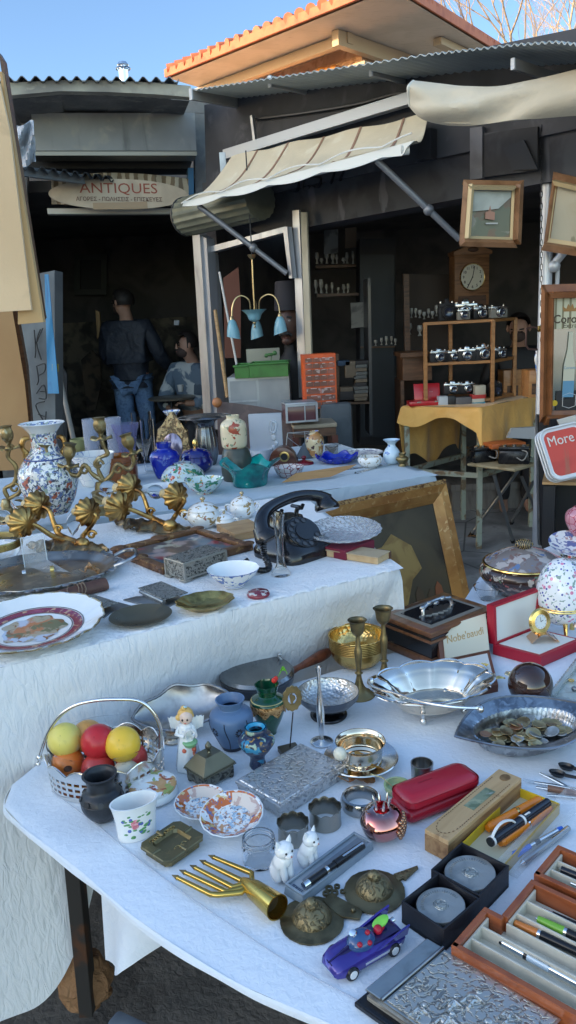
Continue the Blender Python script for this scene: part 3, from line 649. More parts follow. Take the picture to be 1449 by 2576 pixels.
def corner2(a,b):
 pt=E1[3].lerp(E1[5],a)*1; pt.z=T1-.02; pt=pt+Vector((.02,.05,0))
 bt=[(262,2434),(290,2433),(345,2418),(400,2396),(450,2372)]; x=a*4; i=min(int(x),3); s=x-i
 u=bt[i][0]+(bt[i+1][0]-bt[i][0])*s; v=bt[i][1]+(bt[i+1][1]-bt[i][1])*s
 yb=1.10-.12*a; q=A(u,v,yb); r=pt.lerp(q,b); r+=Vector((.01*math.sin(a*11)*b,.02*math.sin(a*8+2)*b,0)); return r
join(bm,sheet(corner2,24,14,.002))
c1o=TM('tablecloth','smooth white cloth over the front table with its folded corner hanging below the edge','tablecloth',bm,c1m)
seam=[G(u,v,T1+.003) for u,v in curve([(130,1990),(235,2068),(350,2162),(500,2272),(620,2352),(724,2420),(850,2490),(1000,2565)],6)]
P('hem_seam',tube(seam,.0008,5),M('seam_thread',(.42,.46,.54),.85),c1o)
t=T('market_table','far display table under the blue-grey satin cloth','table',(-.2,3.7,0)); inv=t.location.copy()
R3=G(1104,1196,T3); L3=G(380,1290,T3)
d3=(R3-L3).normalized(); m3=Vector((-d3.y,d3.x,0)); W3=(R3-L3).length
def X3(s,q,z=T3): p=L3+d3*s+m3*q; return Vector((p.x,p.y,z))
D3=1.15
P('tabletop',prism([tuple((X3(a,b)-inv).xy) for a,b in ((-1.9,.03),(W3-.04,.03),(W3-.04,D3),(-1.9,D3))],.865,.89),wood_mid,t,False)
for a,b in ((-1.8,.1),(W3-.1,.1),(W3-.1,D3-.1),(-1.8,D3-.1)): P('leg',beam(X3(a,b,0)-inv,X3(a,b,.865)-inv,.04,.04),legm,t,False)
bm=sheet(lambda a,b:X3(-1.95+(W3+1.95)*a,D3*b)+Vector((0,0,.002*math.sin(a*40+b*9))),60,20)
join(bm,drape([X3(-1.95,0).xy,X3(W3-.05,0).xy,X3(W3-.012,.012).xy,X3(W3,.05).xy,X3(W3,D3).xy],T3,lambda a:.3,.02,11,.04,3,12,.02))
bmesh.ops.remove_doubles(bm,verts=bm.verts,dist=.004)
TM('tablecloth','blue-grey satin cloth over the far table of vases','tablecloth',bm,c3m)
b=ball(.06,(0,0,.06),14,sc=(1,.8,1.25))
for v in b.verts: v.co+=v.co.normalized()*.018*mnoise.noise(v.co*45)
TM('paper_bag','crumpled brown paper bag lying on the ground under the front table','paper bag',b,M('brown_paper',(.32,.17,.08),.85,0,[('noise',9,.4,.7,(.22,.11,.05))],bump=[('noise',30,.02)]),A(222,2520,1.44))
b=box(.12,.04,.03,bev=.01); TM('tool_bag','blue-grey zipped tool pouch lying on the ground under the front table','pouch',b,M('blue_grey_canvas',(.16,.2,.25),.8,0,[('noise',20,.4,.7,(.11,.14,.18))]),A(345,2615,1.2),-.5)
# ================================================================ FRONT TABLE
def V(name,label,cat,u,vt,vb,w,prof,m,z=T1,rb=.5,rt=None,th=.0025,n=44,fl=None,grp=None,k=4,ell=1,rz=0,floor=None,solid=False,sq=None,pu=None):
 """turned piece: prof in fractions of half-width and height, seen from row vt (far rim) to row vb (near foot)"""
 p=spot(u,vb,z,rb*w/2); q=mpp(p+Vector((0,0,.03))); r=w/2*q
 rt=prof[-1][0] if rt is None else rt
 H=hgt(p,u,vt,rt*r*ell); pr=[(a*r,b*H) for a,b in prof]
 pr=[(0,0)]+smoothprof(pr,k)+[(0,H)] if solid else hollow(pr,th,k,None if floor is None else floor*H)
 pr=[(max(a,0),b) for a,b in pr]
 o=TM(name,label,cat,lathe(pr,n,fl,ell=ell,sq=sq),m,p,rz,grp)
 return o,r,H
def rect(z,c0,c1,c2): return foot(z,c0,c1,c2)
def matof(c,rz): return Matrix.Translation(c)@Matrix.Rotation(rz,4,'Z')
# ---- fruit-like balls in a silver gallery basket
p=spot(247,2022,T1,0); p=p+Vector((0,.088,0)); k=mpp(p); RX=141*k; EL=.8; HB=.072
t=T('gallery_basket','oval silver basket with a pierced scalloped wall, glass liner and swing handle','basket',p)
bm=NB(); n=132; rows=[0,.010,.016,.022,.028,.034,.040,.046,.052]
def bp(i,z): a=2*PI*i/n; return Vector((RX*(1+.04*z/HB)*math.cos(a),RX*EL*(1+.04*z/HB)*math.sin(a),z))
g=[[bm.verts.new(bp(i,z)) for i in range(n)] for z in rows]
g.append([bm.verts.new(bp(i,.053+.013*abs(math.sin(i*PI/11)))) for i in range(n)])
for j in range(len(g)-1):
 for i in range(n):
  if j in (1,3,5) and i%3!=0: continue
  bm.faces.new((g[j][i],g[j][(i+1)%n],g[j+1][(i+1)%n],g[j+1][i]))
bmesh.ops.recalc_face_normals(bm,faces=bm.faces); bmesh.ops.solidify(bm,geom=bm.faces[:],thickness=.0015)
P('pierced_wall',bm,silver,t)
P('base',lathe([(0,.002),(RX*.98,.002),(RX,.004),(RX*.98,.006),(0,.006)],48,ell=EL),silver,t)
P('rim_wire',tube([bp(i*2,.052+.0135*abs(math.sin(i*2*PI/11))) *1.004 for i in range(66)],.0016,6,closed=True),silver,t)
P('glass_liner',lathe([(RX*.9,.008),(RX*.96,.03),(RX*.99,.086),(RX*.975,.087),(RX*.945,.03),(RX*.885,.01)],64,ell=EL,cap=False),M('liner_glass',(.96,.97,.97),.03,0,trans=1,ior=1.12),t)
hp=[Vector(A(u,v,y)-p) for u,v,y in ((99,1905,p.y),(107,1878,p.y),(122,1840,p.y),(150,1801,p.y),(190,1774,p.y),(240,1762,p.y),(290,1759,p.y),(345,1762,p.y),(378,1783,p.y),(398,1815,p.y),(405,1850,p.y),(399,1888,p.y))]
P('handle',tube(curve(hp,5),.0036,10),silver,t)
for q in (hp[0],hp[-1]):
 fin=NB(); ball(.0065,q,8,fin); rod(q+Vector((-.004,0,-.012)),q+Vector((.004,0,.0)),.0035,fin); ball(.005,q+Vector((-.004,0,-.014)),6,fin)
 P('handle_pivot',fin,silver,t)
def ballmat(nm,c): return M(nm,c,.32,0,[('noise',40,.55,.75,tuple(x*.86 for x in c)),('noise',90,.66,.72,tuple(x*.7 for x in c))],sss=.05)
bl=[('pale yellow ball, worn and pitted, at the left of the basket',163,1861,42.5,.085,(.72,.6,.14)),('red ball on top between the two yellow balls',247,1865,43.5,.088,(.5,.022,.03)),('bright yellow ball with a hairline crack at the right of the basket',309,1872,44.5,.085,(.8,.5,.05)),
('orange ball half hidden behind the red ball',221,1851,40,.075,(.6,.3,.08)),('orange bowling toy ball with a dark finger hole, low at the left',170,1922,42,.040,(.7,.2,.035)),('dull red ball low in the middle of the basket',247,1934,42,.038,(.5,.05,.05)),
('red ball low at the right behind the wall of the basket',331,1908,40,.045,(.5,.04,.035)),('off-white ball showing low behind the scalloped wall',318,1947,36,.034,(.62,.58,.48))]
for i,(lb,u,v,r,z,c) in enumerate(bl):
 q=G(u,v,T1+z); rr=r*mpp(q); o=TM('game_ball',lb,'ball',ball(rr,(0,0,0),18),ballmat('ball_%d'%i,c),q,0,'balls in the silver basket')
 if i==4:
  d=(A(181,1912,q.y)-q); d.y=-math.sqrt(max(rr*rr-d.x**2-d.z**2,0));
  P('finger_hole',lathe([(0,-.001),(rr*.24,-.001),(rr*.24,.0006),(0,.0006)],20,m=Matrix.Translation(d)@d.to_track_quat('Z','Y').to_matrix().to_4x4(),ell=.75),M('ball_hole',(.1,.03,.01),.8),o)
# ---- black clay vase
bc=M('black_clay',(.022,.024,.028),.36,0,bump=[('noise',70,.0012)])
o,r,H=V('clay_vase','small black clay vase with a flared rim and studded shoulder','vase',265,1922,2071,108,[(.5,0),(.72,.1),(.96,.28),(1,.42),(.97,.5),(.88,.58),(.66,.66),(.62,.76),(.68,.9),(.8,.985),(.8,1)],bc,rb=.5,th=.004)
st=NB()
for i in range(9): a=i*2*PI/9; lathe([(.002,0),(.005,0),(.005,.0016),(.002,.0016)],10,bm=st,m=Matrix.Translation((math.cos(a)*r*.955,math.sin(a)*r*.955,H*.53))@Vector((math.cos(a),math.sin(a),.5)).to_track_quat('Z','Y').to_matrix().to_4x4())
P('stud_ring',st,bc,o); P('band',lathe([(r*1.0,H*.455),(r*1.012,H*.465),(r*.995,H*.475)],44,cap=False),bc,o)
# ---- porcelain materials
def china(nm,layers,base=(.76,.77,.76),rough=.14): return M(nm,base,rough,0,layers,coat=.35)
flo=china('floral_porcelain',[('noise',42,.615,.64,(.12,.3,.12)),('noise',30,.62,.65,(.55,.12,.17),None,8),('noise',50,.65,.67,(.06,.13,.42),None,14),('noise',75,.66,.68,(.3,.12,.1),None,19)])
o,r,H=V('beaker','white porcelain oval beaker painted with a pink rose and green leaves','beaker',349,1990,2126,120,[(.80,0),(.82,.06),(.84,.3),(.88,.6),(.95,.85),(1.02,1)],white_glaze,rb=.75,ell=.62,rz=R(24),th=.003,floor=.05)
pet=NB(); lf_=NB(); bl_=NB()
def onb(a,h):
 f=.84+.1*h*h; return Vector((r*f*math.cos(a)*1.002,r*f*.62*math.sin(a)*1.002,h*H)),Vector((math.cos(a)*.62,math.sin(a),0)).normalized()
def blob(bm,a,h,s,sc=1):
 q,nn=onb(a,h); lathe([(0,0),(s,0),(s*.6,.0009),(0,.0011)],9,bm=bm,m=Matrix.Translation(q)@nn.to_track_quat('Z','Y').to_matrix().to_4x4(),ell=sc)
rr=random.Random(3)
for i in range(9): blob(pet,-1.75+.13*math.cos(i*.9)*(.3+.1*i)*.5,.52+.10*math.sin(i*.9)*(.4+.06*i),.0055)
for i in range(30): blob(lf_,-2.3+rr.random()*1.35,.12+rr.random()*.66,.0028+rr.random()*.002,.5)
for i in range(10): blob(bl_,-2.4+rr.random()*1.5,.2+rr.random()*.5,.0034)
P('painted_rose',pet,M('rose_enamel',(.6,.16,.2),.25,0,[('noise',300,.45,.6,(.75,.4,.42))]),o); P('painted_leaves',lf_,M('leaf_enamel',(.1,.28,.1),.25),o); P('painted_buds',bl_,M('bud_enamel',(.1,.14,.42),.25),o)
o,r,H=V('trinket_box','round white china box with a painted fan and leaves on its lid','box',390,1941,2030,124,[(.8,0),(.98,.12),(1,.3),(.95,.5),(.9,.56)],white_glaze,rb=.85,solid=True,rt=.6)
P('lid',lathe([(0,H*.56),(r*.95,H*.56),(r*.98,H*.66),(r*.97,H*.8),(r*.85,H*.92),(r*.5,H),(0,H)],44),china('lid_painting',[('noise',24,.5,.53,(.55,.3,.12)),('noise',34,.58,.61,(.3,.35,.1),None,7),('noise',46,.6,.63,(.35,.08,.04),None,12),('noise',14,.6,.66,(.76,.77,.74),None,4)]),o)
# ---- casket with pyramid lid
bronze=relief('dark_bronze_relief',(.2,.19,.15),(.045,.045,.04),70,.0015,.7,.42); brz=M('bronze_patina',(.17,.16,.115),.36,.8,[('noise',12,.42,.7,(.1,.095,.07))],bump=[('noise',60,.0003)])
c,rz,sx,sy=rect(T1,(516,1993),(606,1957),(455,1968)); t=T('casket','small bronze casket with a hipped lid and knob','casket',c,rz)
hb=hgt(G(516,1993,T1),514,1958)
P('body',box(sx*.92,sy*.92,hb-.006,(0,0,.006),bev=.001),bronze,t,False)
ft=[P('foot',ball(.005,(a*sx*.4,b*sy*.4,.004),6),bronze,t) for a in (-1,1) for b in (-1,1)]
ld=P('lid',box(sx,sy,.004,(0,0,hb),bev=.001,bm=box(sx*.97,sy*.97,.024,(0,0,hb+.004),taper=.5)),brz,t,False)
P('knob',lathe(smoothprof([(.004,hb+.028),(.003,hb+.032),(.0062,hb+.038),(.0062,hb+.043),(.004,hb+.046),(.002,hb+.050),(0,hb+.051)]),16),brz,ld)
bd=NB()
for s in range(22):
 for q in ((sx*(s/21-.5),-sy/2),(sx*(s/21-.5),sy/2)): ball(.0016,(q[0],q[1],hb-.001),4,bd)
for s in range(14):
 for q in (-sx/2,sx/2): ball(.0016,(q,sy*(s/13-.5),hb-.001),4,bd)
P('beading',bd,brz,ld)
# ---- angel figurine
t=T('angel_figurine','china angel girl with blond hair and wings holding a lyre over a green basket','figurine',spot(478,1946,T1,30)); inv=t.location; HA=hgt(inv,484,1776)
s=HA/.14; dr=china('angel_gown',[('noise',55,.6,.64,(.1,.25,.55)),('noise',45,.61,.65,(.65,.2,.12),None,7)])
P('gown',lathe([(0,0)]+smoothprof([(.026*s,0),(.028*s,.006*s),(.024*s,.03*s),(.02*s,.055*s),(.0145*s,.075*s),(.016*s,.088*s),(.013*s,.099*s),(.005*s,.104*s)])+[(0,.105*s)],26,lambda t,k:1+.06*math.sin(t*7)),dr,t)
sk_=M('china_skin',(.72,.52,.42),.25,coat=.3)
hd=P('head',ball(.0155*s,(.002*s,-.001*s,.117*s),12,sc=(.95,.95,1.05)),sk_,t)
hair=ball(.0165*s,(.001*s,.003*s,.121*s),12,sc=(1,.9,.95)); ball(.006*s,(-.001*s,-.002*s,.137*s),8,hair); ball(.007*s,(-.012*s,-.004*s,.118*s),8,hair); ball(.006*s,(.013*s,.002*s,.118*s),8,hair)
P('hair',hair,M('china_blond',(.7,.42,.12),.3),hd)
ey=NB(); ball(.0022*s,(-.0035*s,-.0148*s,.1165*s),6,ey,(1,.5,1.3)); ball(.0022*s,(.0065*s,-.0146*s,.1165*s),6,ey,(1,.5,1.3)); P('eyes',ey,blackpaint,hd)
P('mouth',ball(.0016*s,(.002*s,-.0155*s,.1095*s),6,sc=(1.5,.5,.6)),M('china_lips',(.6,.1,.08),.3),hd)
P('bow',ball(.003*s,(.002*s,-.004*s,.1405*s),6,sc=(1.8,.7,.8)),M('pale_blue_bow',(.4,.6,.65),.3),hd)
for sg in (-1,1):
 P('wing',sheet(lambda a,b,sg=sg:Vector((sg*(.008+.026*a+.004*b)*s,(.012+.006*math.sin(a*3))*s,(.072+.036*b*(1-.35*a)+.014*a)*s+.002*math.sin(a*20)*b)),8,6,.002),white_glaze,t)
 P('arm',tube([Vector((sg*.013,0,.095))*s,Vector((sg*.019,-.008,.082))*s,Vector((sg*.008+.006,-.018,.08))*s],[.0052*s,.005*s,.004*s],8),dr,t)
P('lyre',tube([Vector((.012+.012*math.cos(a),-.02,.085+.012*math.sin(a)))*s for a in [x*.5 for x in range(-1,9)]],.002*s,6,bm=rod(Vector((.012,-.02,.075))*s,Vector((.012,-.02,.095))*s,.001*s)),M('pearl_glaze',(.6,.62,.62),.2),t)
P('green_basket',lathe([(0,.058*s),(.012*s,.058*s),(.016*s,.066*s),(.013*s,.068*s),(0,.067*s)],16,m=Matrix.Translation((.008*s,-.013*s,0))),M('green_glaze',(.2,.42,.2),.25),t)
P('lap_flowers',ball(.005*s,(-.004*s,-.02*s,.05*s),6,bm=ball(.005*s,(.016*s,-.018*s,.052*s),6)),M('red_flower_glaze',(.6,.12,.06),.3),t)
# ---- boat dish on a round foot
q=spot(436,1874,T1,22); t=T('boat_dish','tarnished silver boat-shaped dish with a twisted rim, tilted on a round foot','dish',q)
kk=mpp(q)
P('foot',lathe([(0,0)]+smoothprof([(24*kk,0),(24*kk,4*kk),(17*kk,9*kk),(15*kk,18*kk),(17*kk,24*kk)])+[(0,24*kk)],32),brass if 0 else M('warm_silver',(.62,.5,.38),.25,1,[('noise',15,.45,.7,(.35,.27,.2))]),t)
P('stem',rod((0,0,24*kk),(.01,.02,44*kk),8*kk),tarnish,t)
bpn=Vector((0.0,-.62,.78)).normalized(); e=Vector((.955,.16,.1)); e=(e-bpn*e.dot(bpn)).normalized(); e2_=bpn.cross(e)
cc=G(458,1778,T1+.055)-q; LD=128*kk; WD=.05
def bd_(a,b):
 x=(a-.5)*2; wv=WD*(1-abs(x)**1.9)**.8*(1+.06*math.sin(a*18)) ; y=(b-.5)*2
 dd=-.022*(1-y*y)*(1-x*x)+.004*math.sin(a*16)*abs(y)**4
 return cc+e*LD*x+e2_*wv*y+bpn*dd
P('bowl',sheet(bd_,56,14,.002),tarnish,t)
P('rope_rim',tube([bd_(i/40,0) for i in range(41)]+[bd_(1-i/40,1) for i in range(41)],[.0028+.0009*(i%2) for i in range(82)],6,closed=False),pewter,t)
# ---- blue frosted vase
bf=M('blue_frosted_glass',(.10,.17,.29),.4,0,[('noise',8,.4,.7,(.07,.12,.22))],coat=.1); bk_=M('black_enamel',(.015,.017,.03),.35)
o,r,H=V('frosted_vase','squat blue frosted glass vase with black flower enamel','vase',588,1740,1892,110,[(.5,0),(.55,.06),(.72,.22),(.94,.45),(1,.6),(.93,.72),(.66,.80),(.5,.83),(.6,.93),(.67,1)],bf,rb=.5)
dec=NB()
def surf(a,h,pr):
 for (r0,h0),(r1,h1) in zip(pr,pr[1:]):
  if h0<=h<=h1: rr=r0+(r1-r0)*(h-h0)/(h1-h0); return Vector((rr*r*math.cos(a),rr*r*math.sin(a),h*H)),Vector((math.cos(a),math.sin(a),-(r1-r0)*r/((h1-h0)*H))).normalized()
vp=smoothprof([(.5,0),(.55,.06),(.72,.22),(.94,.45),(1,.6),(.93,.72),(.66,.80)],4)
for a0 in (-1.15,-2.4,.3):
 for i in range(10):
  an=i*PI/5; q,nn=surf(a0+.13*math.cos(an),.47+.07*math.sin(an),vp); b=lathe([(0,0),(.0032,0),(.002,.001),(0,.0012)],8,ell=.5,m=Matrix.Translation(q)@nn.to_track_quat('Z','Y').to_matrix().to_4x4()@Matrix.Rotation(an,4,'Z')); join(dec,b)
for a0 in (-.65,-1.75,-2.9,.8,2):
 tube([surf(a0+.08*math.sin(h*7),h,vp)[0]*1.004 for h in [.05+.07*i for i in range(10)]],.0009,5,dec)
lathe([(r*.7,H*.775),(r*.72,H*.78),(r*.66,H*.8)],36,bm=dec,cap=False); lathe([(r*.515,H*.005),(r*.56,H*.05),(r*.58,H*.08)],36,bm=dec,cap=False)
P('enamel_flowers',dec,bk_,o)
# ---- green vase with gold band
gg=M('dark_green_glass',(.004,.06,.025),.06,0,coat=.6,layers=[('noise',6,.4,.7,(.002,.035,.018))])
o,r,H=V('green_vase','dark green glass vase with gilt shoulder band and a flared cup mouth','vase',679,1706,1852,90,[(.4,0),(.45,.08),(.75,.3),(.97,.52),(1,.62),(.93,.70),(.55,.77),(.5,.80),(.58,.88),(.68,1)],gg,rb=.42)
P('gilt_band',lathe([(r*.985,H*.485),(r*1.012,H*.56),(r*1.012,H*.63),(r*.985,H*.665)],44,lambda t,k:(1,.006*math.sin(t*8)*(k==0)),cap=False),relief('gilt_enamel',(.75,.45,.2),(.3,.12,.03),160,.0006,.8,.3),o)
P('gilt_line',lathe([(r*.93,H*.695),(r*.945,H*.70),(r*.90,H*.71)],44,cap=False),gold,o)
t=T('cloth_flower','small red cloth rose with one green leaf in the mouth of the green vase','flower',G(690,1716,T1+H)); ii=t.location
P('bloom',ball(.006,(0,0,.004),8,bm=ball(.005,(.004,.003,.007),6)),M('red_petal',(.6,.03,.02),.6),t)
P('leaf',sheet(lambda a,b:Vector((.012+.016*a,.004*math.sin(b*4),.018+.018*a*(1-a)*3+.012*(b-.5)*math.sin(a*PI))),6,4,.0006),M('bright_leaf',(.2,.5,.06),.5),t); P('stem',tube([(0,.004,-.03),(.004,.003,.004),(.015,0,.022)],.0008,5),M('leaf_stem',(.1,.3,.05),.5),t)
# ---- enamelled baluster
en=M('cloisonne',(.02,.03,.07),.28,0,[('noise',38,.55,.59,(.03,.22,.38)),('noise',60,.6,.64,(.3,.4,.3),None,6),('noise',80,.63,.66,(.35,.2,.05),None,11)],coat=.3)
o,r,H=V('enamel_vase','small dark cloisonne vase with turquoise mouth on a narrow foot','vase',650,1815,1938,88,[(.45,0),(.47,.05),(.4,.18),(.46,.3),(.8,.47),(1,.62),(.95,.74),(.75,.80),(.58,.84),(.64,.93),(.6,1)],en,rb=.45,fl=lambda t,k:1+.05*abs(math.cos(t*4)))
P('mouth',lathe([(r*.56,H*.985),(r*.63,H*1.0),(r*.5,H*1.0),(r*.4,H*.93)],32,cap=False),M('turquoise_enamel',(.03,.3,.5),.25),o)
# ---- silent butler pan
p=G(648,1724,T1); k=mpp(p); t=T('crumb_pan','round dark lidded crumb pan with a turned wooden handle and swan finial','pan',p); a_=94*k
P('pan',lathe([(0,0),(a_*.86,0),(a_*.97,.012),(a_,.028),(a_*.97,.03),(a_*.9,.02),(0,.02)],56),M('dark_pewter',(.1,.105,.11),.3,.9,[('noise',10,.4,.7,(.06,.06,.065))]),t)
ld=P('lid',lathe([(0,.0315),(a_*.99,.0315),(a_,.034),(a_*.93,.041),(a_*.5,.045),(0,.046)],56),M('smoky_lid',(.24,.245,.25),.2,.9,[('noise',7,.4,.7,(.17,.175,.18))]),t)
sw=[A(u,v,p.y+.05)-p for u,v in ((686,1679),(700,1676),(708,1668),(708,1660),(702,1652),(702,1646),(708,1646))]
P('swan_finial',tube(curve(sw,4),[.006-.0035*abs(i/24-.15) for i in range(25)],8),pewter,ld)
h0,h1=A(730,1690,p.y+.03),A(833,1637,p.y+.15); hd=(h1-h0); LH=hd.length
P('handle',lathe([(0,0)]+smoothprof([(.0085,0),(.009,.01),(.0075,.03),(.009,.05),(.0135,LH*.62),(.0145,LH*.75),(.012,LH*.9),(.008,LH*.97)])+[(0,LH)],20,m=Matrix.Translation(h0-p)@hd.to_track_quat('Z','Y').to_matrix().to_4x4()),M('red_brown_wood',(.2,.06,.03),.35,0,[('noise',14,.4,.7,(.12,.035,.02),(6,6,1))],coat=.2),t)
P('ferrule',rod(h0-p-hd.normalized()*.016,h0-p+hd.normalized()*.004,.0095,n=14),M('dark_pewter',(0,0,0)),t)
# ---- medallion on a stand
q=spot(728,1902,T1,16); t=T('medallion_stand','pierced brass ring medallion on a thin rod over a block base','stand',q); yy=q.y
P('base',box(.04,.03,.012,(0,.0,0),(0,0,.35),bev=.002),M('dark_bronze_block',(.12,.105,.08),.4,.7),t,False)
top=A(737,1792,yy)-q; P('rod',rod((.002,0,.012),top,.0013,n=8),M('dark_steel',(.06,.05,.05),.4,.8),t)
ctr=A(735,1757,yy)-q; kk=mpp(q)
rg=NB(); b=bmesh.new()
md=lathe([(11*kk,-.002),(23*kk,-.002),(24*kk,0),(23*kk,.002),(11*kk,.002),(11*kk,-.002)],40,lambda t,k:1+.05*math.sin(t*12),ell=1.45,cap=False); md.transform(Matrix.Translation(ctr)@Matrix.Rotation(.12,4,'Y')@Matrix.Rotation(PI/2,4,'X')); P('ring',md,oldbrass,t)
fg=lathe([(0,-.0012),(7*kk,-.0012),(7*kk,.0012),(0,.0012)],14,lambda t,k:1+.25*math.sin(t*3+1),ell=1.7); fg.transform(Matrix.Translation(ctr)@Matrix.Rotation(PI/2,4,'X')); rod(ctr+Vector((0,0,-20*kk)),ctr+Vector((0,0,20*kk)),.0012,fg,6); P('figure',fg,oldbrass,t)
# ---- bud vase, footed bowl, candlesticks, bowls
V('bud_vase','slim bright silver bud vase with a slanted mouth and round foot','vase',810,1674,1881,56,[(1,0),(.98,.012),(.3,.035),(.2,.06),(.3,.2),(.36,.38),(.33,.5),(.16,.72),(.17,.88),(.28,1)],silver,rb=1,n=32,th=.0012)
hs=M('hammered_silver',(.6,.58,.55),.3,1,[('noise',40,.5,.7,(.4,.38,.36))],bump=[('voro',130,.002)]); ob=M('oxidised_silver',(.13,.14,.16),.25,.9,[('noise',18,.5,.65,(.3,.31,.33))],bump=[('noise',60,.001)])
p=spot(828,1822,T1,45); k=mpp(p); r=78*k; H=hgt(p,828,1703,r); t=T('footed_bowl','oxidised silver bowl with a hammered inside on a low round foot','bowl',p)
P('bowl',lathe([(0,H*.33),(r*.3,H*.34),(r*.75,H*.5),(r*.97,H*.78),(r,H),(r*.98,H)],52,cap=False),ob,t); P('inside',lathe([(r*.975,H*1.0),(r*.94,H*.8),(r*.72,H*.55),(r*.35,H*.42),(0,H*.40)],52,cap=False),hs,t)
P('foot',lathe([(0,0)]+smoothprof([(r*.58,0),(r*.6,H*.05),(r*.56,H*.12),(r*.34,H*.18),(r*.28,H*.26),(r*.4,H*.36)])+[(0,H*.36)],40),M('black_silver',(.05,.05,.055),.2,.9),t)
cp=[(1,0),(1,.012),(.86,.03),(.55,.07),(.33,.13),(.2,.22),(.16,.28),(.27,.30),(.16,.32),(.2,.45),(.25,.58),(.17,.66),(.13,.78),(.22,.80),(.3,.82),(.42,.86),(.5,.97),(.62,1)]
V('candlestick','tall tapered brass candlestick standing in front of the stack of brass bowls','candlestick',905,1550,1767,78,cp,oldbrass,rb=1,rt=.6,th=.002,n=30,grp='brass candlesticks')
V('candlestick','brass candlestick beside the black box, between it and the stack of bowls','candlestick',968,1521,1737,88,[(a*(.92 if b>.05 else 1),b) for a,b in cp],oldbrass,rb=1,rt=.55,th=.002,n=30,grp='brass candlesticks')
p=spot(901,1687,T1,42); k=mpp(p); r=72*k; H0=hgt(p,899,1566,r);
for i in range(8):
 dz=i*H0*.4/7; rr=r*(.965+.003*i); hh=H0*.6
 o=TM('brass_bowl',['plain brass bowl at the bottom of the stack','second brass bowl from the bottom of the stack','third brass bowl from the bottom of the stack','fourth brass bowl from the bottom of the stack','fourth brass bowl from the top of the stack','third brass bowl from the top of the stack','second brass bowl from the top of the stack','topmost brass bowl of the stack with a bright hammered inside'][i],'bowl',lathe(hollow([(rr*.5,0),(rr*.72,hh*.14),(rr*.9,hh*.45),(rr*.97,hh*.8),(rr*.985,hh*.93),(rr*1.02,hh*.96),(rr*1.015,hh)],.0014,3),48),brass if i<7 else M('hammered_brass',(.66,.46,.18),.2,1,[('noise',22,.45,.7,(.42,.28,.1))],bump=[('voro',90,.0015)]),(p.x,p.y,p.z+dz),0,'stack of brass bowls')
# ---- black and wood jewellery box
c0=G(1085,1680,T1); H=hgt(c0,1081,1586); c,rz,sx,sy=rect(T1,(1085,1680),(1240,1612),(963,1628))
t=T('jewellery_box','black and walnut jewellery box with stepped lid and an ornate silver handle','box',c,rz)
walnut=M('walnut_moulding',(.17,.07,.03),.3,0,[('noise',12,.4,.7,(.1,.04,.018),(1,6,6))],coat=.3)
blk=M('black_lacquer',(.012,.012,.014),.2,coat=.4,layers=[('noise',30,.66,.7,(.1,.08,.06))])
P('base_moulding',box(sx,sy,H*.2,bev=.002),walnut,t); P('body',box(sx*.95,sy*.95,H*.42,(0,0,H*.2)),blk,t,False)
ld=P('lid',box(sx*1.02,sy*1.02,H*.07,(0,0,H*.62),bev=.002,bm=box(sx*.97,sy*.97,H*.08,(0,0,H*.76),bev=.001)),walnut,t)
P('lid_band',box(sx*.98,sy*.98,H*.07,(0,0,H*.69)),blk,ld,False); P('lid_top',box(sx*1.03,sy*1.03,H*.09,(0,0,H*.84),bev=.003),walnut,ld)
P('inlay',box(sx*.82,sy*.78,.0016,(0,0,H*.93)),M('grey_inlay',(.2,.18,.15),.4),ld,False); P('inlay_panel',box(sx*.7,sy*.62,.0016,(0,0,H*.93+.0016)),blk,ld,False)
hd=tube(curve([(-.055,0,H*.95),(-.05,.004,H*.95+.018),(-.02,.008,H*.95+.026),(.02,.008,H*.95+.026),(.05,.004,H*.95+.018),(.055,0,H*.95)],4),.005,8)
for i in range(5): ball(.008,(-.05+.025*i,.006,H*.95+.02+.006*(i%2)),6,hd,(1.3,.8,.8))
prism([(-.07+.14*i/23,.018*math.sin(PI*i/23)*(1+.3*math.sin(i*2.1))) for i in range(24)]+[(.07-.14*i/23,-.018*math.sin(PI*i/23)*(1+.3*math.sin(i*2.1+1))-.0005) for i in range(24)],H*.93+.0034,H*.93+.006,bm=hd)
P('handle',hd,tarnish,ld)
# ---- open presentation cases
def lidplane(pts,th,m,parent,inv,nm,**kw): return P(nm,quad([p-inv for p in pts],th),m,parent,False,**kw)
b0,b1,b2=G(1108,1680,T1),G(1231,1654,T1),G(1253,1740,T1)
t=T('jewel_case','small brown jewel case standing open, cream satin lid lettered in gold, brooches in its tray','case',b0); inv=t.location.copy()
y0=b0.y; crs=M('cream_satin',(.6,.55,.43),.5); br=M('brown_leatherette',(.16,.06,.035),.4)
tl_,tr_=A(1099,1580,b0.y+.045),None; z0=Vector((0,0,.018))
_pn=(b1-b0).cross(tl_-b0-z0); tr_=PL(1221,1540,b0+z0,_pn)
P('lid',quad([b0+z0-inv,b1+z0-inv,tr_-inv,tl_-inv],.014),br,t,False)
nn=((b1-b0).cross(tl_-b0)).normalized(); nn=nn if nn.y<0 else -nn
def inl(a,b): return (b0+z0).lerp(b1+z0,a).lerp(tl_.lerp(tr_,a),b)
P('lid_lining',quad([inl(.09,.03)+nn*.003-inv,inl(.99,.03)+nn*.003-inv,inl(.99,.97)+nn*.003-inv,inl(.09,.97)+nn*.003-inv],.0025),crs,t,False)
ex=(inl(1,.5)-inl(0,.5)).normalized(); ey_=nn.cross(ex)
o_=inl(.52,.55)+nn*.0035-inv; mt=Matrix(((ex.x,ey_.x,nn.x,o_.x),(ex.y,ey_.y,nn.y,o_.y),(ex.z,ey_.z,nn.z,o_.z),(0,0,0,1)))
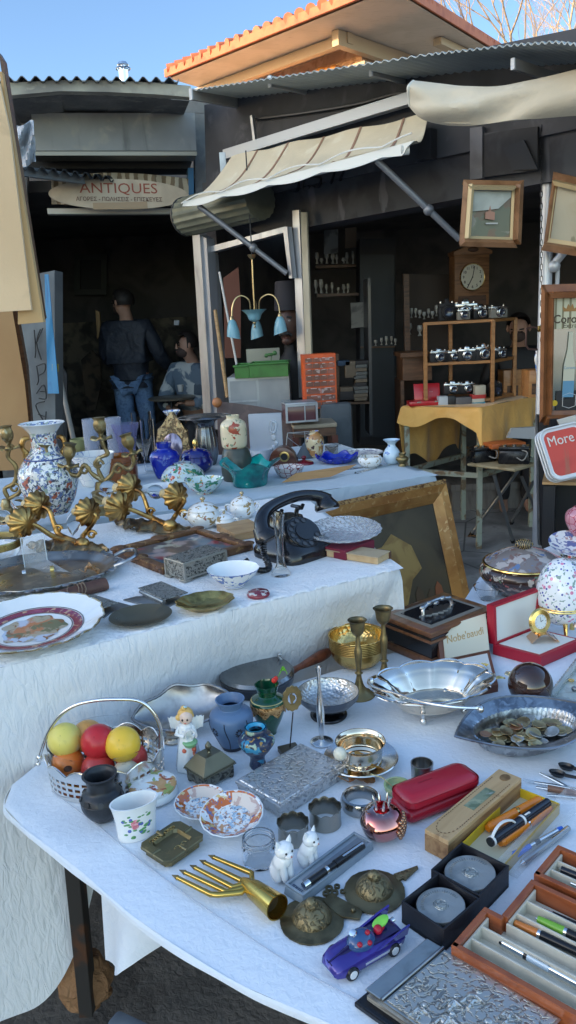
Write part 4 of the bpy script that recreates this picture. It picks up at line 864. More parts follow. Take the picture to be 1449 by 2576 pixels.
b=textbm("Nobe'paudi",.026,.0003,shear=.2,sx=.9); b.transform(mt); P('lettering',b,M('gold_print',(.45,.27,.1),.4,.3),t,False)
b=NB(); [box((.002,.004,.003)[i%3],.0035,.0003,(-.036+i*.0052,0,0),bm=b) for i in range(15)]; b.transform(mt@Matrix.Translation((0,-.022,0))); P('lettering',b,M('grey_print',(.3,.24,.16),.5),t,False)
fx=(b2-b1); P('tray',quad([b0-inv+z0,b1-inv+z0,b1+fx-inv+z0,b0+fx-inv+z0],.0178),br,t,False)
P('tray_lining',quad([b0.lerp(b1,.06)+fx*.08-inv+z0*1.1,b0.lerp(b1,.94)+fx*.08-inv+z0*1.1,b0.lerp(b1,.94)+fx*.92-inv+z0*1.1,b0.lerp(b1,.06)+fx*.92-inv+z0*1.1],.0012),M('white_satin',(.66,.66,.62),.45),t,False)
bz=T1+.0205
def brooch(lb,u,v,s,kind):
 q=G(u,v,bz); bm=NB()
 if kind=='fan':
  for i in range(9): a=.35+i*.3; rod((0,0,.001),(math.cos(a)*s,math.sin(a)*s*.6,.001+s*.5),.0012,bm,6)
  sheet(lambda a,b:Vector((math.cos(.35+2.4*a)*s*(.3+.7*b),math.sin(.35+2.4*a)*s*.6*(.3+.7*b),.001+s*.5*b+.0012*math.sin(a*40))),24,4,.0006,bm)
 elif kind=='flower':
  for i in range(6): a=i*PI/3; ball(s*.42,(math.cos(a)*s*.6,math.sin(a)*s*.6,s*.25),6,bm,(1,1,.45))
  ball(s*.3,(0,0,s*.4),6,bm)
 else:
  sheet(lambda a,b:Vector((s*(a-.5)*2,s*.5*(b-.5)*2*math.sin(PI*a)*1.0,.001+s*.25*math.sin(PI*a)+.001*math.sin(b*9))),10,6,.0006,bm); rod((-s*1.2,-s*.2,.001),(s,.1*s,.002),.0008,bm,6)
 TM('brooch',lb,'brooch',bm,gold if kind!='flower' else M('pale_gold',(.8,.66,.4),.2,1),q,0,'brooches in the brown case')
brooch('gold flower brooch at the left of the cream case tray',1192,1689,.014,'flower'); brooch('gold fan-shaped brooch against the lid in the cream case',1208,1686,.022,'fan'); brooch('gold leaf brooch at the front of the cream case tray',1256,1708,.014,'leaf'); brooch('pale gold cluster brooch standing at the right end of the cream case tray',1283,1698,.013,'flower')
a0,a1=G(1240,1646,T1),G(1360,1679,T1); a2=a0+(G(1449,1640,T1)-a1)*1.15; a3=a1+(a2-a0)
t=T('watch_case','red leather presentation case standing open with white satin lining','case',a0); inv=t.location.copy(); redl=M('red_leather',(.36,.012,.03),.4,0,bump=[('noise',200,.0003)])
z1=Vector((0,0,.028))
hb0,hb1=a0+z1,a2+z1    # hinge edge runs from a0 to a2
lt0=A(1236,1523,a0.y+.015); lt1=PL(1356,1480,hb0,(hb1-hb0).cross(lt0-hb0))
P('lid',quad([hb0-inv,hb1-inv,lt1-inv,lt0-inv],.016),redl,t,False)
nn=((hb1-hb0).cross(lt0-hb0)).normalized(); nn=nn if nn.dot(O-a0)>0 else -nn
def inl(a,b): return hb0.lerp(hb1,a).lerp(lt0.lerp(lt1,a),b)+nn*.003
ws_=M('white_satin',(0,0,0))
rim=NB()
for q in ((0,0,1,.05),(0,.94,1,1),(0,.05,.05,.94),(.955,.05,1,.94)): quad([inl(q[0],q[1])+nn*.004-inv,inl(q[2],q[1])+nn*.004-inv,inl(q[2],q[3])+nn*.004-inv,inl(q[0],q[3])+nn*.004-inv],.008,rim)
P('lid_rim',rim,redl,t,False)
P('lid_lining',quad([inl(.05,.05)-inv,inl(.955,.05)-inv,inl(.955,.94)-inv,inl(.05,.94)-inv],.0025),ws_,t,False)
P('tray',quad([a0+z1-inv,a1+z1-inv,a3+z1-inv,a2+z1-inv],.0278),redl,t,False)
def tr(a,b,z=.0295): q=a0.lerp(a2,a).lerp(a1.lerp(a3,a),b); return Vector((q.x,q.y,T1+z))
P('tray_lining',quad([tr(.06,.08)-inv,tr(.94,.08)-inv,tr(.94,.92)-inv,tr(.06,.92)-inv],.001),ws_,t,False)
q=tr(.56,.52,.031); t=T('travel_clock','small round gold clock on a curved gold stand in the red case','clock',q);
P('stand',sheet(lambda a,b:Vector((-.03+.07*a,-.022+.044*b,.002+.022*math.sin(PI*min(a*1.05,1)))),14,4,.002),M('rose_gold',(.75,.5,.36),.15,1),t)
fm=Matrix.Translation((-.004,0,.05))@Vector((.38,-.9,.2)).to_track_quat('Z','Y').to_matrix().to_4x4()
cb=P('case',lathe([(0,-.006),(.03,-.006),(.034,0),(.03,.005),(.02,.006),(.019,.003),(0,.003)],36,m=fm),gold,t)
P('dial',lathe([(0,.0032),(.0185,.0032),(.0185,.004),(0,.004)],32,m=fm),M('clock_dial',(.7,.72,.7),.3),cb)
b=rod((0,0,.0046),(0,.012,.0046),.0006,n=4); rod((0,0,.0046),(.008,.003,.0046),.0007,b,4); b.transform(fm); P('hands',b,blackpaint,cb)
tk=NB()
for i in range(12): rod((.0145*math.cos(i*PI/6),.0145*math.sin(i*PI/6),.0043),(.017*math.cos(i*PI/6),.017*math.sin(i*PI/6),.0043),.0005,tk,4)
tk.transform(fm); P('hour_marks',tk,blackpaint,cb)
# ---- egg
eggm=china('egg_porcelain',[('voro',82,.29,.22,(.06,.08,.32),None,3),('voro',46,.25,.18,(.65,.22,.36),None,8),('noise',100,.585,.61,(.2,.3,.26),None,5)],(.8,.81,.82))
p=spot(1414,1604,T1,8)+Vector((0,.02,0)); k=mpp(p); r=60*k; zb=hgt(p,1414,1578,-.03); Hh=hgt(p,1408,1404,0)-zb
t=T('porcelain_egg','tall white porcelain egg box strewn with blue and pink flowers, on gilt feet','egg box',p)
ep=lambda h:(max(0,1-(abs(h-.42)/(.58 if h>.42 else .44))**2.1))**.5*r
P('shell',lathe([(ep(i/24)*1.0,zb+Hh*i/24) for i in range(0,25)],44),eggm,t)
P('gilt_band',lathe([(ep(.26)+.0012,zb+Hh*.26),(ep(.275)+.003,zb+Hh*.275),(ep(.29)+.0012,zb+Hh*.29)],44,cap=False,bm=lathe([(ep(.30)+.0012,zb+Hh*.30),(ep(.31)+.002,zb+Hh*.31),(ep(.32)+.001,zb+Hh*.32)],44,cap=False)),gold,t)
for i in range(3):
 a=-PI/2+i*2*PI/3; P('foot',tube([(math.cos(a)*r*.62,math.sin(a)*r*.62,zb+.012),(math.cos(a)*r*.72,math.sin(a)*r*.72,.012),(math.cos(a)*r*.78,math.sin(a)*r*.78,.0)],[.007,.0045,.007],10),gold,t)
# ---- brown lidded bowl
sats=M('satsuma_brown',(.05,.025,.018),.16,0,[('noise',14,.53,.58,(.4,.28,.22)),('noise',30,.58,.62,(.5,.42,.34),None,6),('noise',44,.62,.65,(.35,.08,.06),None,9),('noise',22,.62,.66,(.12,.2,.12),None,13)],coat=.5)
slid=M('satsuma_lid',(.2,.17,.16),.16,0,[('noise',20,.5,.55,(.42,.37,.34)),('noise',40,.57,.62,(.2,.12,.1),None,6),('noise',30,.62,.65,(.12,.18,.32),None,9)],coat=.5)
p=spot(1315,1512,T1,60); k=mpp(p); r=107*k; Hb=hgt(p,1315,1415,0)*1.0
t=T('lidded_bowl','large brown and gold Satsuma bowl with a domed lid and ribbed black finial','bowl',p)
P('bowl',lathe([(0,0)]+smoothprof([(r*.5,0),(r*.55,Hb*.08),(r*.85,Hb*.35),(r*1,Hb*.65),(r*.97,Hb*.88),(r*.86,Hb*1)])+[(0,Hb)],48),sats,t)
ld=P('lid',lathe([(0,Hb*1.0)]+smoothprof([(r*.9,Hb*1.04),(r*.8,Hb*1.14),(r*.6,Hb*1.3),(r*.35,Hb*1.42),(r*.16,Hb*1.48)])+[(0,Hb*1.48)],48),slid,t)
P('gilt_rim',lathe([(r*.86,Hb*.99),(r*.94,Hb*1.02),(r*.93,Hb*1.05),(r*.86,Hb*1.06)],48,cap=False),gold,ld)
P('finial',lathe([(0,Hb*1.47)]+smoothprof([(r*.13,Hb*1.47),(r*.17,Hb*1.54),(r*.2,Hb*1.60),(r*.17,Hb*1.68),(r*.08,Hb*1.74)])+[(0,Hb*1.75)],36,lambda t,k:1+.08*math.sin(t*10)),M('black_gold_finial',(.03,.025,.02),.2,0,[('wave',60,.8,.95,(.5,.35,.12))],coat=.4),ld)
V('glass_saucer','clear glass saucer under the edge of the large brown bowl','saucer',1226,1462,1513,70,[(.5,0),(.8,.5),(1,1)],clearglass,rb=.5,th=.002)
blw=china('blue_white_plate',[('noise',40,.52,.56,(.12,.16,.34)),('noise',60,.6,.63,(.45,.3,.3),None,5)])
q=G(1432,1398,T1); t=T('patterned_plate','blue and white patterned plate at the right edge behind the brown bowl','plate',q)
P('dish',lathe([(0,.004),(.05,.004),(.085,.02),(.086,.022),(.05,.008),(0,.008)],48,m=Matrix.Translation((.02,.02,.02))@Matrix.Rotation(R(16),4,'X')),blw,t); P('glass_foot',lathe([(0,0),(.03,0),(.02,.02),(0,.02)],20),clearglass,t)
V('ruby_vase','ruby red cut glass vase cut off at the right edge above the patterned plate','vase',1462,1270,1352,80,[(.5,0),(.7,.15),(1,.5),(.95,.8),(.6,.95),(.5,1)],M('ruby_glass',(.5,.01,.05),.05,0,[('crack',40,.02,.06,(.75,.35,.4))],trans=.3,coat=.5),z=T1+.05,rb=.5)
# ---- marble sphere
q=G(1334,1724,T1+.05); k=mpp(q); r=55*k; t=T('marble_sphere','polished dark brown stone sphere on a small silver cradle','sphere',(q.x,q.y,T1))
P('stone',ball(r,(0,0,r*1.02+.004),24),M('brown_marble',(.035,.016,.012),.06,0,[('noise',14,.55,.66,(.085,.035,.028)),('noise',40,.66,.7,(.3,.2,.17))],coat=.7),t)
P('cradle',lathe([(r*.35,0),(r*.8,0),(r*.82,.004),(r*.5,.010),(r*.45,.016)],24,lambda t,k:1+.18*math.sin(t*5),cap=False),tarnish,t)
# ---- glass tray with jewels at right
c,rz,sx,sy=rect(T1,(1384,1768),(1560,1840),(1330,1700));
c0=G(1384,1766,T1); c1=G(1480,1640,T1); t=T('glass_tray','clear rope-edged glass tray of small jewels at the right edge','tray',c0); inv=t.location.copy()
ax=(c1-c0); ay=Vector((ax.y,-ax.x,0))*1.0
P('plate',quad([Vector((0,0,.008)),ax+Vector((0,0,.008)),ax+ay+Vector((0,0,.008)),ay+Vector((0,0,.008))],.005),M('green_tint_glass',(.75,.82,.78),.15,0,[('noise',50,.5,.65,(.55,.58,.53))],trans=.45),t,False)
rp=[Vector((0,0,.012)).lerp(ax+Vector((0,0,.012)),i/40) for i in range(41)]; P('rope_edge',tube(rp,[.007+.002*(i%2) for i in range(41)],8),M('cut_glass_edge',(.8,.84,.82),.08,0,trans=.7),t); rp2=[Vector((0,0,.012)).lerp(ay+Vector((0,0,.012)),i/40) for i in range(41)]; P('rope_edge',tube(rp2,[.007+.002*(i%2) for i in range(41)],8),M('cut_glass_edge',(0,0,0)),t)
for lb,u,v in (('tiny gold ring lying on the glass tray, nearest its rope edge',1437,1713),('small dark jewelled brooch at the right edge of the glass tray',1444,1737)):
 q=G(u,v,T1+.011); TM('jewel',lb,'jewellery',lathe([(.004,0),(.0065,0),(.0065,.003),(.004,.003),(.004,0)],16,cap=False) if 'ring' in lb else ball(.006,(0,0,.004),6,bm=ball(.005,(.008,.003,.003),6)),gold if 'ring' in lb else tarnish,q)
for i,(lb,u,v) in enumerate((('tiny gold bird ornament left of the gilt egg foot',1377,1573),('tiny gold bell ornament right of the gilt egg foot',1446,1576))):
 q=G(u,v,T1); TM('gold_ornament',lb,'ornament',ball(.007,(0,0,.006),8,bm=ball(.004,(.008,0,.010),6),sc=(1.3,.8,.8)) if i==0 else lathe([(.007,0),(.005,.006),(.002,.012),(0,.013)],16),M('rose_gold',(0,0,0)),q)
# ---- silver cake basket
p=G(1088,1790,T1); k=mpp(p); r=160*k; t=T('cake_basket','large bright silver lobed basket dish on ball feet with its handle folded down','dish',p,R(14))
def lob(t,kk):
 f=abs(math.sin(t*5)); return 1-.07*(1-f)**2*min(kk/4,1)
pr=smoothprof([(0.001,.022),(r*.5,.022),(r*.56,.026),(r*.72,.048),(r*.80,.056),(r*.86,.062),(r*1.0,.070)],3)
pr2=pr+[(a-.0016,b+.002) for a,b in reversed(pr)]
bm=lathe([(max(a,0),b) for a,b in pr2[1:-1]],120,lambda t,kk:(lob(t,min(kk,len(pr2)-kk)/4),0),ell=.72,cap=True)
P('dish',bm,M('warm_tint_silver',(.8,.72,.62),.1,1,rvar=(14,.05,.2)),t)  # warm tint in the silver colour stands in for warm reflections
P('rim',tube([Vector((r*1.0*lob(a,9)*math.cos(a),.72*r*lob(a,9)*math.sin(a),.0715+.004*math.sin(a*5)**2)) for a in [i*2*PI/120 for i in range(120)]],.0028,6,closed=True),silver,t)
for a in (-2.2,-.6,.8,2.4): P('foot',ball(.0075,(r*.52*math.cos(a),r*.4*math.sin(a),.0075),8,bm=rod((r*.52*math.cos(a),r*.4*math.sin(a),.01),(r*.5*math.cos(a),r*.38*math.sin(a),.027),.004)),silver,t)
im=(Matrix.Translation(p)@Matrix.Rotation(R(14),4,'Z')).inverted()
hp=[im@G(u,v,T1+z) for u,v,z in ((933,1708,.082),(928,1716,.082),(945,1730,.084),(990,1743,.086),(1060,1765,.087),(1130,1777,.086),(1190,1781,.083),(1208,1779,.08))]
P('handle',tube(curve(hp,5),.003,8),silver,t); [P('handle_pivot',ball(.008,q-Vector((0,0,.004)),8),silver,t) for q in (hp[0],hp[-1])]
# ---- coin tray
p=G(1322,1872,T1); k=mpp(p); ex=(G(1131,1886,T1+.04)-G(1515,1800,T1+.04)).normalized(); rz=math.atan2(-ex.y,-ex.x)
t=T('coin_dish','long pointed pewter dish with a fluted well on an oval foot','dish',(p.x,p.y,T1),rz); Lh=198*k; Wh=.105
trm=M('etched_pewter',(.4,.42,.44),.3,1,[('noise',30,.45,.6,(.24,.25,.27)),('noise',70,.5,.65,(.5,.52,.54))],bump=[('noise',60,.001)])
def cd_(a,b):
 an=2*PI*a; x=math.cos(an); y=math.sin(an)
 sh=(abs(x)**1.35*(1 if x>=0 else -1)); wd=abs(y)**1.25*(1 if y>=0 else -1)
 R0=b
 px=Lh*(R0*(.42*x if R0<.5 else 0)*2 if R0<.5 else 0);
 inner=Vector((.62*Lh*x,.58*Wh*y,0)); xo=x*(.8+.2*x*x); outer=Vector((Lh*xo,Wh*(1-abs(xo)**1.9)*(1 if y>=0 else -1),0))
 if b<.35: q=inner*(b/.35); z=.014+.0
 elif b<.55: s=(b-.35)/.2; q=inner*(1+.12*s); z=.014+.026*s
 else: s=(b-.55)/.45; q=(inner*1.12).lerp(outer,s); z=.040+.012*s
 if .35<=b<.56: z+=.0015*math.sin(an*60)
 return Vector((q.x,q.y,z))
P('tray',sheet(cd_,180,18,.0016),trm,t)
P('gadroon_rim',tube([cd_(i/120,1) for i in range(120)],[.0022+.0007*(i%2) for i in range(120)],6,closed=True),pewter,t)
P('foot',lathe([(.8,0),(.84,.002),(.8,.014),(.78,.014),(.78,.0)],60,lambda t,kk:1+.012*math.sin(t*40),cap=False,m=Matrix.Diagonal((.55*Lh,.5*Wh,1,1))),pewter,t)
cm=[M('coin_brass',(.66,.54,.3),.38,.85,[('noise',60,.4,.65,(.44,.35,.18))],bump=[('noise',260,.0005)]),M('coin_nickel',(.66,.64,.58),.38,.85,[('noise',60,.4,.65,(.46,.45,.4))],bump=[('noise',260,.0005)]),M('coin_bronze',(.46,.36,.2),.4,.85,[('noise',60,.4,.65,(.2,.13,.06))],bump=[('noise',260,.0005)]),M('coin_copper',(.55,.28,.16),.38,.85,bump=[('noise',260,.0005)])]
rr=random.Random(21); MW=matof(Vector((p.x,p.y,T1)),rz); base=lathe([(0,0),(.0102,0),(.0108,.0004),(.0108,.0016),(.0102,.002),(.0094,.0017),(0,.0017)],22)
cme=[]
for m in cm: o=P('coin',base.copy(),m); cme.append(o.data); bpy.data.objects.remove(o)
base.free()
names=['brass','grey nickel','dark bronze','copper']
n=0
for ly in range(4):
 for i in range((34,26,16,8)[ly]):
  a=rr.uniform(0,2*PI); s=math.sqrt(rr.random())*(1,.92,.75,.5)[ly]
  x,y=.56*Lh*s*math.cos(a),.50*Wh*s*math.sin(a); ki=rr.choices((0,1,2,3),(5,3,3,1))[0]
  q=MW@Vector((x,y,.018+ly*.0048+rr.uniform(0,.001)+.004*s*s))
  o=bpy.data.objects.new('coin',cme[ki]); C.objects.link(o); o.location=q; o.rotation_euler=(rr.uniform(-.3,.3)*(1 if ly else .3),rr.uniform(-.3,.3)*(1 if ly else .3),rr.uniform(0,6)); sc=rr.choice((1.0,1.15,1.2,1.35)); o.scale=(sc,sc,1)
  tag(o,'worn '+names[ki]+' coin in the heap on the pointed pewter dish','coin','coins heaped in the pewter dish')
# ---- cup and saucer
wm=M('warm_bright_silver',(.8,.68,.52),.12,1,rvar=(16,.06,.22))
p=spot(909,1957,T1,60); k=mpp(p); r=94*k; t=T('cup_saucer','silver saucer with an engraved rim under the warm silver cup','saucer',p)
P('dish',lathe([(0,.002),(r*.5,.002),(r*.6,.008),(r*.95,.016),(r,.018),(r*.98,.0195),(r*.6,.012),(r*.5,.005),(0,.005)],52),silver,t)
o,r2,H2=V('coffee_cup','warm-toned silver cup with a stepped foot and a cream bead on its side','cup',909,1831,1951,124,[(.55,0),(.58,.08),(.5,.12),(.62,.2),(.78,.26),(.76,.32),(.86,.38),(.84,.44),(.87,.5),(.9,.85),(.97,.95),(1.02,1)],wm,z=T1+.004,rb=.55,k=2,th=.002)
P('handle_bead',ball(.0125,A(855,1896,o.location.y-.052)-o.location,10,bm=None),M('cream_bead',(.66,.62,.5),.3),o)
P('handle_rod',rod(A(855,1896,o.location.y-.052)-o.location,Vector((-r2*.8,-.012,H2*.5)),.003),wm,o)
# ---- leaves
def leafbm(L_,W_,curl,lobes,r):
 def fn(a,b):
  y=(b-.5)*2; w_=W_*math.sin(PI*min(a*.96+.03,1))**.7*(1+lobes*math.sin(a*22)*.3); return Vector((L_*a,w_*y,.004+curl*(y*y)*.6+curl*math.sin(a*5)*.5+.002*math.sin(a*13+y*3)))
 b=sheet(fn,22,8,.0005); tube([(L_*a_*-.35,0,.004+.012*a_) for a_ in (0,.5,1)],.0009,5,b); return b
ylf=M('yellow_dry_leaf',(.5,.3,.06),.6,0,[('noise',30,.42,.62,(.38,.16,.04)),('noise',12,.5,.65,(.5,.36,.1))])
q=G(880,1958,T1); q1=G(985,1920,T1); TM('dry_leaf','curled yellow plane leaf lying against the silver cup','leaf',leafbm((q1-q).length,.03,.022,.6,1),ylf,q,math.atan2((q1-q).y,(q1-q).x))
q=G(878,1972,T1); TM('dry_leaf','brown shrivelled leaf lying below the silver saucer','leaf',leafbm(.05,.018,.012,.5,2),M('brown_dry_leaf',(.32,.15,.05),.6,0,[('noise',30,.42,.62,(.2,.08,.03))]),q,.1)
V('green_dish','small translucent green stone cup with a dried stem inside','cup',1000,1953,2006,68,[(.6,0),(.85,.2),(.98,.7),(1,1)],M('green_onyx',(.32,.42,.2),.25,0,[('noise',20,.42,.65,(.42,.5,.3))],sss=.15),rb=.6,th=.004)
q=G(1003,1985,T1+.014); TM('dried_stem','thin dried stem lying in the small green cup','stem',tube([(0,0,.0),(-.012,-.01,.012),(-.03,-.008,.03),(-.05,0,.034)],.001,5,bm=ball(.004,(0,0,0),6)),M('straw_stem',(.5,.42,.2),.7),q)
V('steel_cup','small plain steel beaker behind the red spectacle case','beaker',1062,1903,1975,57,[(.95,0),(.96,.5),(1,1)],M('brushed_steel',(.5,.48,.45),.28,1,[('noise',16,.4,.7,(.36,.34,.31),(8,8,1))]),rb=.9,k=2)
# ---- red spectacle case
c,rz,sx,sy=rect(T1,(1033,2086),(1203,2002),(985,2032)); H=.05
t=T('spectacle_case','glossy red hard spectacle case with rounded edges','case',c,rz)
redp=M('red_moulded_case',(.36,.012,.028),.3,coat=.15)
P('lower_shell',box(sx,sy,H*.5,bev=.012,seg=4),redp,t); P('upper_shell',box(sx*1.003,sy*1.003,H*.56,(0,0,H*.44),bev=.019,seg=6),redp,t)
P('imprint',xf(textbm('eyewear',.008,.0002),(-.01,0,H+.0003)) if 0 else box(.03,.003,.0003,(-.02,.004,H)),M('dark_red_imprint',(.24,.008,.02),.4),t,False)
# ---- wooden pencil box
H=hgt(G(1118,2163,T1),1115,2109); c,rz,sx,sy=rect(T1+H,(1118,2109),(1346,1971),(1053,2084))
pw=M('pencil_box_wood',(.5,.33,.17),.5,0,[('noise',6,.4,.7,(.42,.27,.13),(1,10,10)),('noise',40,.62,.7,(.32,.19,.09))]); pd=M('pencil_box_side',(.34,.2,.09),.55,0,[('noise',8,.4,.7,(.2,.1,.04),(1,10,10)),('noise',16,.62,.72,(.08,.04,.02))])
t=T('pencil_box','long worn wooden pencil box with a stitched line and a landscape picture on its lid','pencil box',(c.x,c.y,T1),rz)
P('body',box(sx,sy,H-.008,bev=.0012),pd,t,False); P('lid',box(sx*.995,sy*.995,.0082,(0,0,H-.0082),bev=.001),pw,t,False)
P('thumb_hole',lathe([(0,0),(.011,0),(.011,.0008),(0,.0008)],24,m=Matrix.Translation((sx*.42,0,H-.0001)),ell=.8),M('thumb_hole_wood',(.14,.075,.03),.6,0,[('noise',60,.4,.65,(.24,.14,.06))]),t)
P('picture',box(sx*.30,sy*.42,.0008,(sx*.06,0,H)),M('landscape_transfer',(.2,.24,.16),.4,0,[('noise',30,.45,.55,(.32,.34,.22)),('noise',45,.56,.62,(.12,.16,.1),None,4),('noise',20,.6,.68,(.4,.42,.4),None,9)]),t,False)
stb=NB()
L0,W0=sx*.46,sy*.38
path=[(-L0+.012*math.cos(a)-.0+.02,W0*math.sin(a)) for a in [PI/2+i*PI/10 for i in range(11)]]; path=[(x if True else 0,y) for x,y in path]
path=[(L0*.8,W0)]+[(-L0+.03-.03*math.sin(i*PI/10),W0*math.cos(i*PI/10)) for i in range(11)]+[(L0*.8,-W0)]
P0=[Vector((x,y,H+.0006)) for x,y in path]
for a,b in zip(P0,P0[1:]):
 n=max(1,int((b-a).length/.006))
 for i in range(n): box(.0034,.0009,.0005,a.lerp(b,(i+.5)/n),(0,0,math.atan2((b-a).y,(b-a).x)),bm=stb)
P('stitching',stb,M('dark_stitch',(.1,.05,.02),.7),t,False)
# ---- pens
def pen(name,label,z,a,b,r,segs,clip=None,group=None,tip=True,clipm=None):
 """segs: list of (end fraction, radius factor, material)"""
 p,q=G(*a,z),G(*b,z); d=q-p; Ln=d.length; t=T(name,label,'pen',p,math.atan2(d.y,d.x),group,0,0)
 s0=0;
 for i,(s1,rf,m) in enumerate(segs):
  r0=r*rf[0]; r1=r*rf[1]; P(['barrel','cap','grip','tip','collar','end'][min(i,5)] if False else ('tip' if i==0 and tip else 'barrel' if i<len(segs)-1 else 'cap'),lathe([(0,0)]+[(r0,0),(r0*.5+r1*.5,(s1-s0)*Ln*.5),(r1,(s1-s0)*Ln)]+[(0,(s1-s0)*Ln)],18,m=Matrix.Translation((s0*Ln,0,r))@Matrix.Rotation(PI/2,4,'Y')),m,t); s0=s1
 if clip:
  c0,c1=clip; P('clip',box((c1-c0)*Ln,.0032,.001,((c0+c1)/2*Ln,-r*.3,2*r+.0004),bev=.0003,bm=box(.003,.003,.004,(c1*Ln if True else 0,-r*.3,2*r-.003))),clipm or chrome,t,False)
 return t
z=T1; H=.02
c,rz,sx,sy=rect(z+H,(1262,2172),(1426,2028),(1149,2127)); ye=M('yellow_card',(.7,.47,.02),.5); yo=M('ochre_card',(.42,.28,.08),.55)
t=T('pen_box','open yellow card box holding three pens','box',(c.x,c.y,T1),rz)
w_=.0022
P('base',box(sx,sy,.003),M('cream_card',(.6,.55,.38),.6,0,[('noise',20,.6,.7,(.45,.36,.15))]),t,False)
for nm,bx in (('side_wall',(sx,w_,H,(0,sy/2,0))),('side_wall',(sx,w_,H,(0,-sy/2,0))),('end_wall',(w_,sy-w_,H,(sx/2,0,0))),('end_wall',(w_,sy-w_,H*.75,(-sx/2,0,0)))): P(nm,box(bx[0],bx[1],bx[2],bx[3]),ye if not (nm=='side_wall' and bx[3][1]<0) else yo,t,False)
og=M('orange_pen_plastic',(.75,.22,.015),.25,coat=.3); bp_=M('navy_pen_plastic',(.012,.013,.02),.2,coat=.3); wp=M('white_pen_plastic',(.7,.7,.68),.3)
pz=T1+.0035
pen('felt_pen','orange pen at the back of the yellow box, cap end towards the wooden box',pz,(1226,2095),(1362,2020),.0085,[(.06,(.7,.95),og),(.5,(1,1),og),(.53,(1.04,1.04),M('gold_ring',(0.7,.5,.2),.2,1)),(.97,(1,.92),og)],(.5,.54),'pens in the yellow box',clipm=gold)
t=pen('ball_pen','black pen with a white looped clip across the two orange pens',pz+.012,(1232,2130),(1382,2025),.0078,[(.07,(.95,1),bp_),(.5,(1.05,1.1),bp_),(.53,(1.12,1.12),wp),(.97,(1.08,.95),bp_)],(.55,.62),'pens in the yellow box',clipm=wp)
Ln=(G(1382,2025,pz+.012)-G(1232,2130,pz+.012)).length
P('looped_clip',tube([(Ln*(.02+.36*a),.004*math.sin(PI*a)-.002,.016+.011*math.sin(PI*a)**.6) for a in [i/14 for i in range(15)]],.0026,8,flat=.7,bm=lathe([(.0035,0),(.0085,0),(.0085,.004),(.0035,.004)],18,m=Matrix.Translation((Ln*.02,0,.0078))@Matrix.Rotation(PI/2,4,'Y'),cap=False)),wp,t)
pen('felt_pen','orange pen with a silver clip at the front of the yellow box',pz,(1257,2132),(1384,2043),.0088,[(.05,(.7,.95),og),(.5,(1,1),og),(.53,(1.04,1.04),chrome),(.97,(1,.95),og)],(.22,.48),'pens in the yellow box')
c,rz,sx,sy=rect(T1+.018,(1294,2182),(1449,2062),(1240,2162)); clr=M('clear_plastic_box',(.8,.83,.86),.08,0,alpha=.16)
t=T('clear_pen_box','clear plastic box holding a blue-tipped pen and a silver pen','box',(c.x,c.y,T1),rz)
P('shell',box(sx*1.5,sy,.018,(sx*.25,0,0.001),bev=.001),clr,t,False)
blu=M('blue_pen_plastic',(.02,.13,.6),.3);
pen('ball_pen','silver and black pen with bright blue ends in the clear box',T1+.003,(1291,2160),(1413,2090),.0055,[(.03,(.6,.9),blu),(.33,(1.1,.8),blu),(.42,(.75,.75),chrome),(.52,(.75,.75),blackplastic),(.9,(.72,.72),chrome),(1.0,(.8,.6),blu)],None,'pens in the clear box')
pen('ball_pen','plain silver pen lying nearest the front of the clear box',T1+.003,(1308,2182),(1430,2090),.0052,[(.06,(.2,.8),chrome),(.6,(.9,1),steel),(1.0,(1,.9),steel)],(.62,.95),'pens in the clear box')
bsp=M('black_horn',(.012,.013,.016),.3)
for lb,u,v,u2,v2 in (('black horn spoon lying nearer the pencil box',1402,1955,1475,1978),('black horn spoon lying farther back at the right edge',1425,1938,1500,1962)):
 q=G(u,v,T1); q1=G(u2,v2,T1); d=q1-q; b=lathe([(0,0),(.012,.002),(.016,.008),(.015,.0085),(.011,.004),(0,.003)],24,ell=.66); b.transform(Matrix.Translation((0,0,.002))); tube([(.014,0,.009),(.04,0,.012),(d.length,0,.004)],[.0035,.0028,.003],8,b); TM('spoon',lb,'spoon',b,bsp,q,math.atan2(d.y,d.x),'black spoons at the right edge')
for i,(lb,a,b_) in enumerate((('slim silver knife blade lying above the other cutlery at the right edge',(1358,1948),(1440,1990)),('silver fork lying at the top of the cutlery beside the yellow box',(1345,1971),(1449,1989)),('horn-handled silver knife below the fork beside the yellow box',(1348,1983),(1449,2002)),('silver dessert knife nearest the yellow box',(1375,2003),(1449,2010)))):
 q,q1=G(*a,T1),G(*b_,T1); d=q1-q; b=tube([(0,0,.003),(d.length*.4,0,.004),(d.length*1.2,0,.003)],[.0022,.0034,.003],8,flat=.5)
 if i==1:
  for s in (-1,0,1): tube([(0,.003*s,.003),(-.02,.004*s,.004)],.0009,5,b)
 o=TM('cutlery',lb,'cutlery',b,silver,q,math.atan2(d.y,d.x),'silver cutlery beside the yellow box')
 if i==2: P('handle',rod((d.length*.3,0,.005),(d.length*1.0,0,.005),.006,n=12),M('horn_handle',(.2,.1,.06),.35,0,[('noise',30,.4,.65,(.1,.045,.03))]),o)
